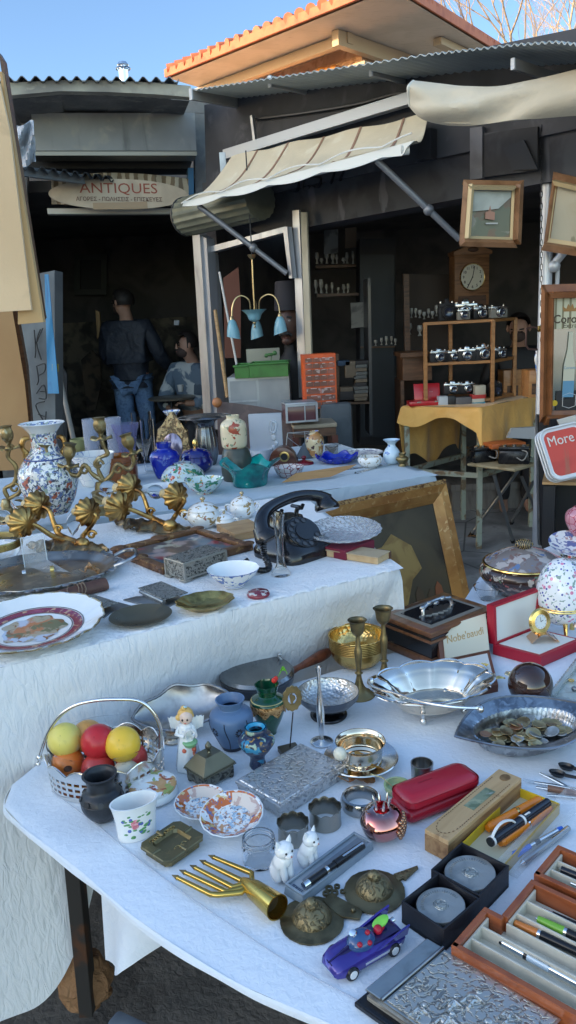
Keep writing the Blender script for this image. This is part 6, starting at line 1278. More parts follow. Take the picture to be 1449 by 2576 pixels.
# ---- pomegranate bottle
p=spot(962,2122,T1,26); k=mpp(p); r=57*k; H=hgt(p,962,2030,0); t=T('pomegranate_ornament','shiny red and silver glass pomegranate ornament with a crown of silver points','ornament',p,R(-20))
pm=M('mirrored_red_glass',(.5,.22,.2),.07,1,[('noise',12,.42,.62,(.32,.03,.05)),('noise',5,.5,.62,(.66,.6,.56))])
P('fruit',lathe([(0,0)]+smoothprof([(r*.4,.001),(r*.8,H*.2),(r*.98,H*.48),(r*.97,H*.66),(r*.75,H*.88),(r*.42,H*.97),(r*.25,H*.95)])+[(r*.25,H*.95)],40,lambda t,k:1+.035*math.sin(t*3+1)),pm,t)
sd_=NB(); rr=random.Random(4)
for i in range(6):
 for j in range(5):
  a=-.55+.2*i+.1*(j%2); h=.25+.12*j; w_=abs(h-.5)
  if abs(a-.0)>.75-w_: continue
  q=Vector((r*math.cos(a)*(1-.9*(h-.5)**2),r*math.sin(a)*(1-.9*(h-.5)**2),H*h)); ball(r*.1,q,6,sd_)
P('seeds',sd_,M('gold_brown_seed',(.45,.25,.15),.15,1),t)
P('neck',lathe([(r*.27,H*.93),(r*.3,H*1.0),(r*.33,H*1.06),(r*.26,H*1.06),(r*.22,H*.95)],28,cap=False),M('red_mirror',(.5,.02,.03),.1,.9),t)
cr_=NB()
for i in range(6): a=i*PI/3; tube([(r*.3*math.cos(a),r*.3*math.sin(a),H*1.04),(r*.34*math.cos(a),r*.34*math.sin(a),H*1.2),(r*.40*math.cos(a),r*.40*math.sin(a),H*1.36)],[.0045,.0042,.0006],8,cr_,flat=.6)
P('crown',cr_,silver,t)
TM('stitched_hem','hem seam thread along the edge of the front cloth','seam',tube(seam,.0006,5),M('seam_thread',(.55,.57,.6),.8)) if 0 else None
# ================================================================ MIDDLE TABLE
# ---- big plate
p=G(84,1583,T2+.012); k=mpp(p); r=176*k; t=T('porcelain_plate','big white porcelain plate with scalloped gilt rim, maroon ring and a painted garden scene','plate',(p.x,p.y,T2+.004),0,None,R(3))
sc=lambda t,kk:1+.013*math.sin(t*14)+.008*math.sin(t*28)
P('dish',lathe([(0,0),(r*.6,0),(r*.66,.004),(r*.96,.024),(r,.028),(r*.985,.0305),(r*.7,.012),(r*.62,.0085),(0,.0085)],140,lambda t,k:sc(t,k) if k in (3,4,5) else 1),white_glaze,t)
P('gilt_edge',tube([Vector((r*1.0*sc(a,0)*math.cos(a),r*1.0*sc(a,0)*math.sin(a),.0295)) for a in [i*2*PI/140 for i in range(140)]],[.0016+.0012*abs(math.sin(i*.31)) for i in range(140)],6,closed=True),M('worn_gilt',(.6,.42,.2),.25,.9,[('noise',60,.5,.6,(.7,.68,.6))]),t)
P('maroon_ring',lathe([(r*.56,.0090),(r*.62,.0092),(r*.69,.0124)],80,cap=False),M('maroon_lustre',(.2,.03,.07),.18,0,[('noise',70,.55,.62,(.5,.3,.2)),('noise',16,.55,.7,(.3,.06,.12))],coat=.5),t)
for a,b,z in ((.70,.715,.0131),(.535,.55,.0092)): P('black_line',lathe([(r*a,z),(r*b,z+(.0006 if a>.6 else .0001))],80,cap=False),M('fine_dark_line',(.12,.1,.1),.3),t)
P('garden_scene',lathe([(0,.0091),(r*.44,.0091)],60,lambda t,k:1+.08*math.sin(t*5)+.05*math.sin(t*11),cap=False),M('garden_scene',(.42,.36,.26),.2,0,[('noise',16,.5,.56,(.5,.2,.1)),('noise',22,.52,.58,(.16,.17,.1),None,5),('noise',13,.57,.62,(.5,.56,.66),None,9),('noise',40,.58,.64,(.25,.12,.06),None,14),('noise',9,.6,.66,(.6,.52,.4),None,3)],coat=.4),t)
# ---- dishes
q=G(354,1551,T2+.01); k=mpp(q); r=79*k
TM('oval_tray','plain brown bronze oval dish next to the big plate','dish',lathe([(0,0),(r*.55,0),(r*.97,.013),(r,.015),(r*.97,.0155),(r*.55,.004),(0,.0035)],56,ell=.8),M('smooth_bronze',(.2,.165,.105),.32,.85,[('noise',6,.42,.7,(.14,.12,.08))],rvar=(16,.22,.42)),(q.x,q.y,T2),R(14),rx=R(5))
q=G(516,1516,T2+.012); k=mpp(q); r=75*k; bs=M('bright_stamped_brass',(.52,.38,.13),.3,1,[('noise',30,.45,.68,(.28,.2,.07))],bump=[('noise',90,.0014)])
TM('brass_dish','small scalloped brass dish with an embossed inside','dish',lathe([(0,0),(r*.55,0),(r*.7,.006),(r*.97,.018),(r,.019),(r*.96,.0205),(r*.7,.011),(r*.56,.005),(0,.005)],96,lambda t,k:1+.025*math.sin(t*12) if 2<k<7 else 1,ell=.86),bs,(q.x,q.y,T2),R(20))
o,r,H=V('pill_box','little dark red lacquer pill box with a silver inlaid lid','box',651,1479,1509,58,[(.85,0),(1,.25),(1,.5),(.95,.62)],M('red_lacquer',(.2,.02,.035),.22,coat=.4),z=T2,rb=.85,solid=True,rt=.6)
P('lid',lathe([(r*.97,H*.6),(r*.9,H*.8),(r*.6,H*.97),(0,H)],36),M('inlaid_lacquer',(.17,.02,.035),.25,0,[('noise',90,.56,.6,(.5,.5,.48))],coat=.4),o)
bw=china('arita_bowl',[('noise',48,.545,.57,(.1,.17,.42)),('noise',90,.6,.63,(.12,.2,.45),None,4),('noise',30,.64,.66,(.55,.12,.05),None,8)])
p=spot(590,1482,T2,24); k=mpp(p); r=66*k; H=hgt(p,590,1409,r)
t=T('porcelain_bowl','white porcelain bowl painted outside with blue scrolls and red flowers','bowl',p)
P('bowl',lathe([(r*.4,H*.14)]+smoothprof([(r*.4,H*.14),(r*.62,H*.35),(r*.88,H*.72),(r,H)])+[(r*.985,H)],56,cap=False),bw,t); P('inside',lathe([(0,H*.2),(r*.38,H*.2),(r*.6,H*.38),(r*.86,H*.74),(r*.985,H)],56,cap=False),white_glaze,t); P('foot',lathe([(0,0),(r*.38,0),(r*.4,H*.02),(r*.4,H*.15),(0,H*.15)],40),white_glaze,t)
P('blue_lines',lathe([(r*.403,H*.07),(r*.405,H*.1)],40,cap=False,bm=lathe([(r*1.0,H*.965),(r*1.002,H*.99)],56,cap=False)),M('cobalt_line',(.05,.1,.35),.2),t)
V('glass_vase','slender clear glass bud vase with a heavy foot in front of the telephone','vase',708,1287,1453,50,[(1,0),(1,.02),(.8,.07),(.5,.16),(.4,.3),(.4,.5),(.5,.8),(.66,1)],M('pale_glass',(.96,.97,.96),.03,0,trans=1,ior=1.35),z=T2,rb=1,th=.003,n=28,floor=.1)
# ---- silver casket with panels
H=hgt(G(465,1466,T2),464,1417); c,rz,sx,sy=rect(T2,(465,1466),(582,1432),(409,1452)); scs=relief('panel_silver',(.38,.36,.31),(.085,.08,.07),95,.0014,.8,.42,lo=.4,hi=.52,dist=2)
t=T('silver_casket','antique silver casket with vine panels on bracket feet','casket',c,rz)
P('body',box(sx*.96,sy*.96,H-.012,(0,0,.008)),scs,t,False); P('lid',box(sx,sy,.005,(0,0,H-.004),bev=.001),M('casket_edge_silver',(.4,.38,.33),.4,.85),t,False); P('lid_panel',box(sx*.94,sy*.92,.0012,(0,0,H+.001)),scs,t,False)
fr=NB()
for a in (-1,1):
 for b in (-1,1): box(.006,.006,H-.012,(a*sx*.475,b*sy*.47,.008),bm=fr)
 box(sx*.955,.004,.005,(0,a*sy*.485,.008),bm=fr);
P('corner_posts',fr,M('casket_edge_silver',(0,0,0)),t,False)
for a in (-1,1):
 for b in (-1,1): P('foot',box(.024,.024,.008,(a*(sx*.5-.01),b*(sy*.5-.01),0),bev=.002),M('casket_edge_silver',(0,0,0)),t)
# ---- memo clips
clm=relief('clip_relief',(.36,.36,.33),(.12,.12,.115),80,.0012,.8,.42,lo=.38,hi=.54,dist=2.2); clb=M('clip_pewter',(.3,.31,.31),.4,.85,[('noise',14,.42,.68,(.2,.2,.2))])
for lb,c0,c1,c2,bp_px in (('pewter memo clip with a chased flap, beside the scalloped plate',(250,1533),(299,1516),(184,1512),((236,1540),(262,1553),(276,1541),(330,1530),(332,1524),(300,1515),(232,1508))),('larger pewter memo clip with a leaf-shaped base behind the oval dish',(414,1508),(477,1491),(340,1481),((310,1508),(342,1500),(450,1498),(462,1508),(420,1527),(350,1518)))):
 z=T2+.017; c,rz,sx,sy=rect(z,c0,c1,c2); t=T('memo_clip',lb,'memo clip',(c.x,c.y,T2),rz); im=matof(Vector((c.x,c.y,T2)),rz).inverted()
 pp=[im@G(u,v,T2+.003) for u,v in bp_px]; P('base',prism([tuple(q.xy) for q in pp],.0,.0035,bev=.0008),clb,t)
 P('flap',box(sx,sy,.0025,(0,0,.0155),(.0,.0,0),bev=.0006),clm,t,False)
 P('spring',rod((-sx*.45,-sy*.47 if 0 else sy*.0-sy*.45,.009),(-sx*.45,sy*.45,.009),.0055),clb,t); P('hinge',box(.004,sy*.7,.015,(-sx*.46,0,.001)),clb,t,False)
# ---- leather roll with cord
a,b=G(62,1520,T2+.014),G(268,1468,T2+.016); d=b-a; n=d.length; t=T('leather_roll','brown leather tool roll tied with a cord in front of the silver tray','leather roll',a); lm=M('brown_leather',(.13,.06,.04),.5,0,[('noise',14,.42,.68,(.08,.035,.024))],bump=[('noise',60,.002)])
qd=d.to_track_quat('Z','Y').to_matrix().to_4x4()
P('roll',lathe([(0,0),(.009,0),(.011,n*.2),(.013,n*.5),(.015,n*.72),(.0165,n*.9),(.015,n),(.010,n*.995),(0,n*.97)],20,lambda t,k:1+.12*math.sin(t*2+.5),m=qd),lm,t)
cdm=M('hemp_cord',(.22,.15,.1),.8)
cb=NB()
for s in (.62,.66,.70): tube([(qd@Vector((.0172*math.cos(x),.0172*math.sin(x)*1.05,n*s+.003*math.sin(x)))) for x in [i*PI/8 for i in range(16)]],.0013,5,cb,closed=True)
tube(curve([d*.66+Vector((0,0,.016)),d*.6+Vector((-.01,-.01,.022)),d*.55+Vector((0,-.022,.004)),d*.63+Vector((.012,-.026,-.008)),d*.72+Vector((.01,-.02,.006)),d*.7+Vector((0,0,.018))],5),.0012,5,cb)
P('cord',cb,cdm,t)
# ---- silver tray with handle
p=G(92,1456,T2); k=mpp(p); r=205*k; t=T('silver_tray','large tarnished oval silver tray with a lobed cast rim and handle, holding a ring display','tray',p,R(12))
tm_=M('tray_silver',(.34,.32,.29),.34,1,[('noise',7,.42,.66,(.2,.185,.165)),('noise',26,.55,.68,(.42,.36,.29))],rvar=(14,.2,.45))
P('tray',lathe([(0,.003),(r*.8,.003),(r*.86,.008),(r*.93,.018),(r*.99,.024),(r*.985,.026),(r*.92,.021),(r*.85,.011),(r*.79,.006),(0,.006)],120,lambda t,k:1+.018*math.sin(t*18) if 2<k<7 else 1,ell=.78),tm_,t)
rb=NB()
for i in range(60):
 a=i*2*PI/60; ball(.0055+.003*math.sin(i*1.7),(r*.985*math.cos(a),r*.985*.78*math.sin(a),.022),5,rb,(1.6,1.3,.5))
P('cast_rim',rb,tarnish,t)
P('handle',tube(curve([(r*.95,.05,.026),(r*1.08,.055,.036),(r*1.2,.035,.042),(r*1.23,0,.044),(r*1.2,-.035,.042),(r*1.08,-.055,.036),(r*.95,-.05,.026)],5),.0055,8),tarnish,t)
q=G(214,1444,T2+.01); TM('dry_leaf','small pale brown dry leaf lying on the silver tray','leaf',leafbm(.04,.017,.018,1,4),M('pale_dry_leaf',(.42,.24,.12),.6,0,[('noise',30,.42,.62,(.34,.17,.07))]),q,.35)
acr=M('acrylic_sheet',(.85,.9,.92),.04,0,alpha=.12); y0=G(55,1425,T2).y
t=T('acrylic_stand','clear bent acrylic display stand with a chrome front bar on the silver tray','display stand',G(110,1450,T2+.006)); inv=t.location
yb=inv.y+.09
P('sheet',quad([A(51,1354,yb)-inv,A(109,1344,yb)-inv,A(119,1408,yb)-inv,A(63,1430,yb)-inv],.003),acr,t,False)
P('slope',quad([A(63,1430,yb)-inv,A(119,1408,yb)-inv,A(205,1456,yb-.1)-inv,A(103,1474,yb-.12)-inv],.003),acr,t,False)
ed=NB();
for a,b in (((51,1354),(109,1344)),((109,1344),(119,1408)),((51,1354),(63,1430))): rod(A(*a,yb)-inv,A(*b,yb)-inv,.0013,ed,6)
P('sheet_edges',ed,M('acrylic_edge',(.75,.82,.85),.1,0,alpha=.6),t)
P('chrome_bar',rod(A(103,1472,yb-.12)-inv,A(206,1456,yb-.1)-inv,.0075,n=12),chrome,t)
P('ring_rod',rod(A(40,1452,yb-.05)-inv,A(152,1436,yb-.03)-inv,.003,n=8),steel,t)
for lb,u,v,m in (('chunky silver ring at the left of the display rod',61,1443,silver),('gold ring with a dark stone at the back of the display rod',131,1433,gold),('patterned silver ring just in front of the gold one',130,1450,silver),('broad silver ring at the right of the ring display',172,1444,silver)):
 q=A(u,v,yb-.045); o=TM('finger_ring',lb,'ring',lathe([(.0085,-.005),(.0105,-.005),(.011,0),(.0105,.005),(.0085,.005),(.0085,-.005)],24,cap=False,m=Matrix.Rotation(.3,4,'Z')@Matrix.Rotation(PI/2,4,'Y')),m,q,0,'rings on the acrylic stand')
# ---- glass bowl with brass rim
p=spot(-12,1428,T2,40); k=mpp(p); r=74*k; H=hgt(p,-12,1338,r); t=T('rimmed_glass_bowl','clear glass bowl with a broad brass rim, cut off at the left edge','bowl',p)
P('bowl',lathe(hollow([(r*.4,0),(r*.7,H*.15),(r*.95,H*.55),(r*.98,H*.8)],.003),48),clearglass,t); P('brass_rim',lathe([(r*.96,H*.68),(r*1.0,H*.7),(r*1.02,H*.95),(r*.99,H),(r*.95,H*.96),(r*.95,H*.7),(r*.96,H*.68)],48,cap=False),brass,t)
# ---- framed picture lying flat
c,rz,sx,sy=rect(T2+.022,(409,1428),(640,1366),(277,1378)); wf=M('carved_frame_wood',(.17,.08,.035),.42,.2,[('noise',22,.42,.66,(.09,.04,.02)),('noise',60,.58,.66,(.32,.18,.07))],bump=[('noise',40,.003)])
t=T('framed_painting','small painting of reclining figures in a carved brown frame lying flat behind the silver casket','painting',(c.x,c.y,T2),rz); fw_=.026
fb=NB()
for bx in ((sx,fw_,.022,(0,sy/2-fw_/2,0)),(sx,fw_,.022,(0,-sy/2+fw_/2,0)),(fw_,sy-2*fw_,.0217,(sx/2-fw_/2,0,0)),(fw_,sy-2*fw_,.0217,(-sx/2+fw_/2,0,0))): box(*bx,bev=.004,bm=fb)
for a in (-1,1):
 for b in (-1,1): ball(.016,(a*(sx/2-.014),b*(sy/2-.014),.02),8,fb,(1.6,1.1,.45))
for x,y in ((0,sy/2-.012),(sx/2-.012,0),(-sx/2+.012,0),(0,-sy/2+.012)): ball(.018,(x,y,.02),8,fb,(1.4,1.4,.4))
P('frame',fb,wf,t); P('inner_slip',box(sx-2*fw_-.004,sy-2*fw_-.004,.010),M('dark_slip',(.04,.02,.012),.5),t,False)
P('canvas',box(sx-2*fw_-.014,sy-2*fw_-.014,.0012,(0,0,.010)),M('figure_painting',(.1,.085,.085),.3,0,[('noise',11,.52,.6,(.4,.3,.27),(1,1,1),2),('noise',16,.55,.62,(.4,.38,.3),None,7),('noise',14,.58,.66,(.3,.06,.06),None,12),('noise',9,.58,.66,(.05,.1,.14),None,5)],coat=.3),t,False)
# ---- sconces
flm=M('candle_sleeve',(.55,.42,.22),.6); blb=M('bulb_glass',(.97,.97,.97),.02,0,trans=1,ior=1.12)
def sconce(lb,base,plate,arms,yb):
 q=G(*base,T2); t=T('wall_sconce',lb,'wall sconce',q,0,'gilt wall sconces lying on the middle table'); inv=q
 pl=NB(); a,b=G(*plate[0],T2+.012)-inv,G(*plate[1],T2+.012)-inv; d=b-a; n_l=Vector((-d.y,d.x,0)).normalized()
 def pf(x,y):
  w_=.05*(math.sin(PI*min(max(x,.02),.98))**.6)*(1+.28*math.sin(x*31)); s=(y-.5)*2; return a+d*x+n_l*w_*s+Vector((0,0,.02*(1-s*s)*math.sin(PI*x)**.5+.004*math.sin(x*40+s*6)))
 P('back_plate',sheet(pf,44,10,.003),gilt if 0 else M('dull_gilt',(.26,.18,.09),.4,.85,[('noise',24,.42,.66,(.1,.07,.045))],bump=[('noise',50,.003)]),t)
 hub=G(*plate[2],T2+.03)-inv; P('boss',ball(.02,hub,8,sc=(1.2,.9,1)),gilt,t)
 for (cup,rad,path,cdl,dy,droop) in arms:
  c=A(*cup,yb+dy)-inv; kk=mpp(c+inv); R_=rad*kk*1.08
  pts=[c]+[A(u,v,yb+dy*(.6-.3*i))-inv for i,(u,v) in enumerate(path)]+[hub]
  ar=tube(curve(pts,5),[.006+.003*(i/ (5*(len(pts)-1))) for i in range(5*(len(pts)-1)+1)],8)
  m_=pts[len(pts)//2]; tube([m_+Vector((.014*math.cos(x)*(1-x/11)+.01,-.004,.014*math.sin(x)*(1-x/11)-.016)) for x in [j*.5 for j in range(15)]],.0045,7,ar)
  P('arm',ar,gilt,t)
  cd=A(*cdl,yb+dy+.06)-inv; ax=(cd-c).normalized(); mt=Matrix.Translation(c)@ax.to_track_quat('Z','Y').to_matrix().to_4x4()
  P('cup',lathe([(.004,-R_*.35),(R_*.5,-R_*.25),(R_*.9,.0),(R_*1.02,R_*.22),(R_*1.0,R_*.26),(R_*.85,R_*.05),(R_*.45,-R_*.15),(0,-R_*.2)],72,lambda t,k:1+.07*math.sin(t*12)*(k in (1,2,3,4,5)),m=mt),gilt,t)
  Lc_=(cd-c).length; P('candle_sleeve',lathe([(0,0),(R_*.3,0),(R_*.3,Lc_*.85),(R_*.34,Lc_*.95),(R_*.26,Lc_*1.0),(0,Lc_*1.0)],16,m=mt),flm,t)
  bd=ax if not droop else Vector((-.2,0,-1)); b0=c+ax*Lc_; mt2=Matrix.Translation(b0)@bd.to_track_quat('Z','Y').to_matrix().to_4x4()
  P('bulb',lathe(smoothprof([(R_*.25,0),(R_*.5,R_*.5),(R_*.52,R_*.9),(R_*.35,R_*1.4),(R_*.05,R_*1.8)])+[(0,R_*1.8)],18,m=mt2),blb,t)
 return t
sconce('gilt three-armed wall sconce lying at the left, its bare bulb hanging down','dummy' and (180,1392),((72,1372),(272,1386),(206,1368)),[((98,1272),34,((122,1282),(136,1318),(150,1345)),(62,1268),.03,0),((61,1315),36,((90,1322),(140,1352)),(22,1306),-.04,0),((224,1288),33,((242,1300),(222,1332),(208,1350)),(188,1287),0,1)],G(180,1380,T2).y)
sconce('gilt three-armed wall sconce lying behind the framed painting, close to the white pots',(390,1335),((292,1312),(492,1340),(428,1322)),[((330,1228),34,((356,1240),(370,1275),(380,1300)),(290,1227),.03,0),((302,1277),36,((330,1282),(385,1305)),(266,1260),-.04,0),((446,1249),33,((464,1256),(452,1280),(436,1305)),(408,1241),0,0)],G(390,1330,T2).y)
# ---- candelabra
ag=M('verdigris_gilt',(.3,.22,.095),.5,.8,[('noise',22,.42,.66,(.2,.15,.075)),('noise',40,.58,.68,(.46,.4,.25))],bump=[('noise',60,.0012)])
def candelabrum(lb,base,arms,hub):
 q=G(*base,T2); t=T('candelabrum',lb,'candelabrum',q,0,'gilt bronze candelabra'); inv=q; y=q.y; h=A(*hub,y)-inv
 P('stem',lathe(smoothprof([(.055,0),(.05,.012),(.02,.03),(.014,.06),(.02,h.z*.6),(.012,h.z)]),24,lambda t,k:1+.06*math.sin(t*6)),ag,t)
 for cup,pan,path in arms:
  c=A(*cup,y)-inv; pn_=A(*pan,y)-inv; kk=mpp(q)
  ax=(c-pn_).normalized(); mt=Matrix.Translation(pn_)@ax.to_track_quat('Z','Y').to_matrix().to_4x4(); Lh=(c-pn_).length
  P('candle_cup',lathe(smoothprof([(4*kk,0),(6*kk,Lh*.35),(13*kk,Lh*.7),(15*kk,Lh*1.1),(12*kk,Lh*1.4),(16*kk,Lh*1.62)]),24,lambda t,k:1+.1*math.sin(t*5+k*.1),m=mt),ag,t)
  P('drip_pan',lathe([(3*kk,-.004),(15*kk,0),(25*kk,.004),(26*kk,-.002),(15*kk,-.006),(3*kk,-.008)],60,lambda t,k:(1+.16*math.sin(t*6),.004*math.sin(t*6+1)*(k in (2,3))),m=mt,cap=False),ag,t)
  pts=[pn_]+[A(u,v,y)-inv for u,v in path]+[h]; n_=5*(len(pts)-1)+1
  ar=tube(curve(pts,5),[.006+.003*abs(math.sin(i*.5)) for i in range(n_)],8); m_=pts[len(pts)//2]
  tube([m_+Vector((.02*math.cos(x)*(1-x/10),-.003,.02*math.sin(x)*(1-x/10)-.018)) for x in [j*.5 for j in range(14)]],.005,7,ar); P('arm',ar,ag,t)
candelabrum('gilt bronze candelabrum cut off at the left edge',(20,1300),[((18,1092),(24,1126),((20,1150),(40,1175),(36,1215),(12,1230))),((113,1140),(113,1176),((114,1200),(96,1218),(64,1205),(48,1240)))],(22,1255))
candelabrum('gilt bronze candelabrum of three rose-shaped cups in front of the amber bowl',(258,1290),[((251,1070),(255,1102),((262,1125),(270,1142),(246,1156),(248,1185))),((322,1110),(332,1140),((336,1165),(322,1180),(296,1168),(280,1195))),((174,1136),(172,1170),((172,1188),(196,1196),(212,1170),(232,1192)))],(262,1212))
TM('loose_bulb','clear tapered light bulb lying beside the left sconce','bulb',lathe(smoothprof([(.008,0),(.018,.03),(.018,.045),(.01,.07),(.002,.085)])+[(0,.085)],18,m=Matrix.Rotation(PI/2,4,'X')@Matrix.Rotation(.3,4,'Y')),blb,G(330,1312,T2+.018))
# ---- lidded white pots
wg=china('gilt_white_pot',[('noise',50,.58,.6,(.35,.24,.1)),('noise',34,.66,.7,(.3,.12,.1),None,5)])
def pot(lb,u,vt,vb,w,z=T2):
 o,r,H=V('sugar_pot',lb,'pot',u,vt+ (vb-vt)*.38,vb,w,[(.45,0),(.55,.05),(.85,.3),(1,.62),(.9,.9),(.82,1)],wg,z=z,rb=.45,rt=.82)
 ld=P('lid',lathe([(0,H)]+smoothprof([(r*.9,H),(r*.86,H*1.08),(r*.55,H*1.3),(r*.15,H*1.42)])+[(0,H*1.42)],36),wg,o)
 P('knob',lathe(smoothprof([(r*.1,H*1.4),(r*.08,H*1.5),(r*.16,H*1.58),(r*.1,H*1.7),(.0005,H*1.74)]),16),M('gilt_knob',(.45,.35,.2),.25,.6,[('noise',60,.5,.6,(.6,.6,.58))]),ld)
 for s in (-1,1): P('handle',tube(curve([(s*r*.85,0,H*.85),(s*r*1.2,0,H*.9),(s*r*1.25,0,H*.6),(s*r*.9,0,H*.4)],4),.0035,7),wg,o)
pot('largest white and gilt lidded pot, left of the telephone',515,1238,1330,86); pot('white and gilt lidded pot standing behind the telephone receiver',612,1228,1306,66); pot('small white lidded pot between the wooden block and the largest pot',566,1278,1330,52)
o,r,H=V('shaker','slim white china shaker with silver top in front of the largest white pot','shaker',506,1272,1335,24,[(1,0),(.7,.15),(.5,.5),(.55,.85),(.4,1)],wg,z=T2,rb=1,solid=True)
c,rz,sx,sy=rect(T2+.022,(588,1345),(668,1328),(553,1318)); TM('wooden_block','flat piece of pale wood lying between the white pots and the telephone','wood',box(sx,sy,.022,bev=.001),wood_pale,(c.x,c.y,T2),rz,smooth=False)
# ---- telephone
bk2=M('bakelite',(.010,.010,.012),.16,0,rvar=(20,.1,.28),coat=.3)
c,rz,sx,sy=rect(T2,(735,1424),(853,1391),(625,1398)); t=T('rotary_telephone','black Bakelite rotary telephone with its handset on the cradle and a coiled cord','telephone',c,rz); t.scale=(1.1,1.1,.9)
b=bmesh.new(); lv=[(.5,.5,0,0),(.5,.5,.022,0),(.47,.47,.034,0),(.40,.40,.052,.05),(.31,.30,.075,.10),(.25,.22,.10,.12),(.235,.19,.118,.13)]
rings=[]
for fx,fy,z,oy in lv:
 ring=[]
 for i in range(40):
  a=2*PI*i/40; cc,ss=math.cos(a),math.sin(a); e_=5 if z<.06 else 4; f=(abs(cc)**e_+abs(ss)**e_)**(-1/e_); ring.append(b.verts.new((fx*sx*f*cc*1.0,fy*sy*f*ss+oy*sy,z)))
 rings.append(ring)
for a_,c_ in zip(rings,rings[1:]):
 for i in range(40): b.faces.new((a_[i],a_[(i+1)%40],c_[(i+1)%40],c_[i]))
b.faces.new(rings[0][::-1]); b.faces.new(rings[-1]); P('body',b,bk2,t)
dn=Vector((0,-.80,.60)).normalized(); dm=Matrix.Translation((.0,-sy*.235,.078))@dn.to_track_quat('Z','Y').to_matrix().to_4x4(); rd_=.05
P('dial_base',lathe([(rd_*1.12,-.03),(rd_*1.1,-.004),(rd_*1.02,.002),(0,.002)],48,m=dm,cap=False),bk2,t)
dl=P('dial',lathe([(rd_*.52,.002),(rd_*.98,.002),(rd_*1.0,.0045),(rd_*.97,.006),(rd_*.54,.006),(rd_*.52,.009),(0,.0095)],48,m=dm,cap=False),M('dial_black',(.014,.014,.016),.2),t)
hl_=NB(); nb=NB()
for i in range(10):
 a=1.1+i*.52; x,y=rd_*.77*math.cos(a),rd_*.77*math.sin(a)
 lathe([(.0072,.0058),(.0085,.0075),(.0072,.0078),(.0072,.0058)],18,bm=hl_,m=dm@Matrix.Translation((x,y,0)),cap=False)
 lathe([(0,.0062),(.0070,.0062)],16,bm=nb,m=dm@Matrix.Translation((x,y,0)),cap=False)
P('finger_holes',hl_,bk2,dl); P('hole_numbers',nb,M('dial_plate_grey',(.05,.05,.055),.3),dl)
P('finger_stop',tube([dm@Vector((rd_*.6,-rd_*.55,.009)),dm@Vector((rd_*.85,-rd_*.62,.012)),dm@Vector((rd_*1.08,-rd_*.5,.006))],.0022,6,flat=.6),chrome,t)
for s in (-1,1): P('cradle',tube(curve([(s*.032,.02,.11),(s*.036,.018,.132),(s*.036,.0,.140),(s*.036,.038,.140)],4),.006,8,bm=tube([(s*.036,0,.14),(s*.036,-.005,.152)],.005,8)),bk2,t)
hp=[(-.126,-.04,.108),(-.112,-.016,.136),(-.07,.008,.160),(0,.018,.172),(.055,.016,.172),(.098,.006,.162),(.12,-.008,.146)]
P('handset',tube(curve(hp,6),[.021-.004*math.sin(PI*i/36) for i in range(37)],14),bk2,t)
def cupm(c,d): return Matrix.Translation(Vector(c))@Vector(d).to_track_quat('Z','Y').to_matrix().to_4x4()
P('mouthpiece',lathe([(.018,-.016),(.024,-.002),(.031,.012),(.0335,.02),(.0335,.028),(.028,.031),(0,.029)],28,m=cupm((-.122,-.03,.112),(.15,-.62,-.75))),bk2,t)
P('earpiece',lathe([(.018,-.014),(.024,0),(.031,.012),(.034,.024),(.031,.031),(0,.029)],28,m=cupm((.113,-.006,.146),(-.12,-.45,-.88))),bk2,t)
pts=[]; path=smoothprof([(-.122,-.03,.085),(-.135,-.045,.05),(-.130,-.055,.012),(-.150,-.06,.008),(-.175,-.05,.02),(-.186,-.035,.045)],12)
for i,pq in enumerate(path):
 d=Vector(path[min(i+1,len(path)-1)])-Vector(path[max(i-1,0)]); d.normalize(); x=d.orthogonal().normalized(); y=d.cross(x)
 for j in range(5):
  ph=2*PI*(i*5+j)/9.0; nx=Vector(pq).lerp(Vector(path[min(i+1,len(path)-1)]),j/5); pts.append(nx+(x*math.cos(ph)+y*math.sin(ph))*.0065)
P('coiled_cord',tube(pts,.0026,6),bk2,t)
P('vent_slots',box(.04,.001,.0015,(.03,-sy*.5,.010),bm=box(.04,.001,.0015,(.03,-sy*.5,.015))),M('slot_dark',(.004,.004,.004),.6),t,False)
# ---- crystal plate on maroon box, old book
cgl=M('cut_crystal',(.92,.94,.96),.06,0,[('noise',70,.5,.6,(.66,.7,.76))],trans=.75,ior=1.4,bump=[('voro',110,.004)])
q=G(865,1352,T2+.035); t=T('crystal_plate','heavy cut crystal oval plate leaning on a maroon box beside the telephone','plate',q,R(10),None,R(10))
k=mpp(q); r=96*k; P('plate',lathe([(0,0),(r*.45,0),(r*.6,.006),(r*.95,.022),(r,.026),(r*.96,.03),(r*.6,.014),(0,.01)],72,lambda t,k:1+.02*math.sin(t*22) if k>2 else 1,ell=.8),cgl,t)
c,rz,sx,sy=rect(T2+.03,(880,1385),(945,1362),(800,1370)); TM('maroon_box','flat maroon box under the crystal plate','box',box(sx*1.2,sy*1.4,.028,bev=.002),M('maroon_card',(.16,.012,.03),.5),(c.x-.02,c.y+.03,T2),rz,smooth=False)
c,rz,sx,sy=rect(T2+.02,(948,1406),(966,1389),(838,1379)); t=T('book','old worn book with pale page edges lying beside the telephone','book',(c.x,c.y,T2),rz); P('pages',box(sx,sy,.017,(0,0,.002)),M('yellowed_pages',(.5,.36,.2),.8,0,[('noise',14,.42,.66,(.4,.26,.13))]),t,False); P('cover',box(sx+.006,sy+.006,.003,(0,0,.019),bev=.001),M('worn_cover',(.42,.32,.2),.7,0,[('noise',14,.45,.66,(.3,.21,.12))]),t,False); P('spine',box(.01,sy+.006,.021,(sx*.5+.004,0,0),bev=.001),wood_dark,t,False)
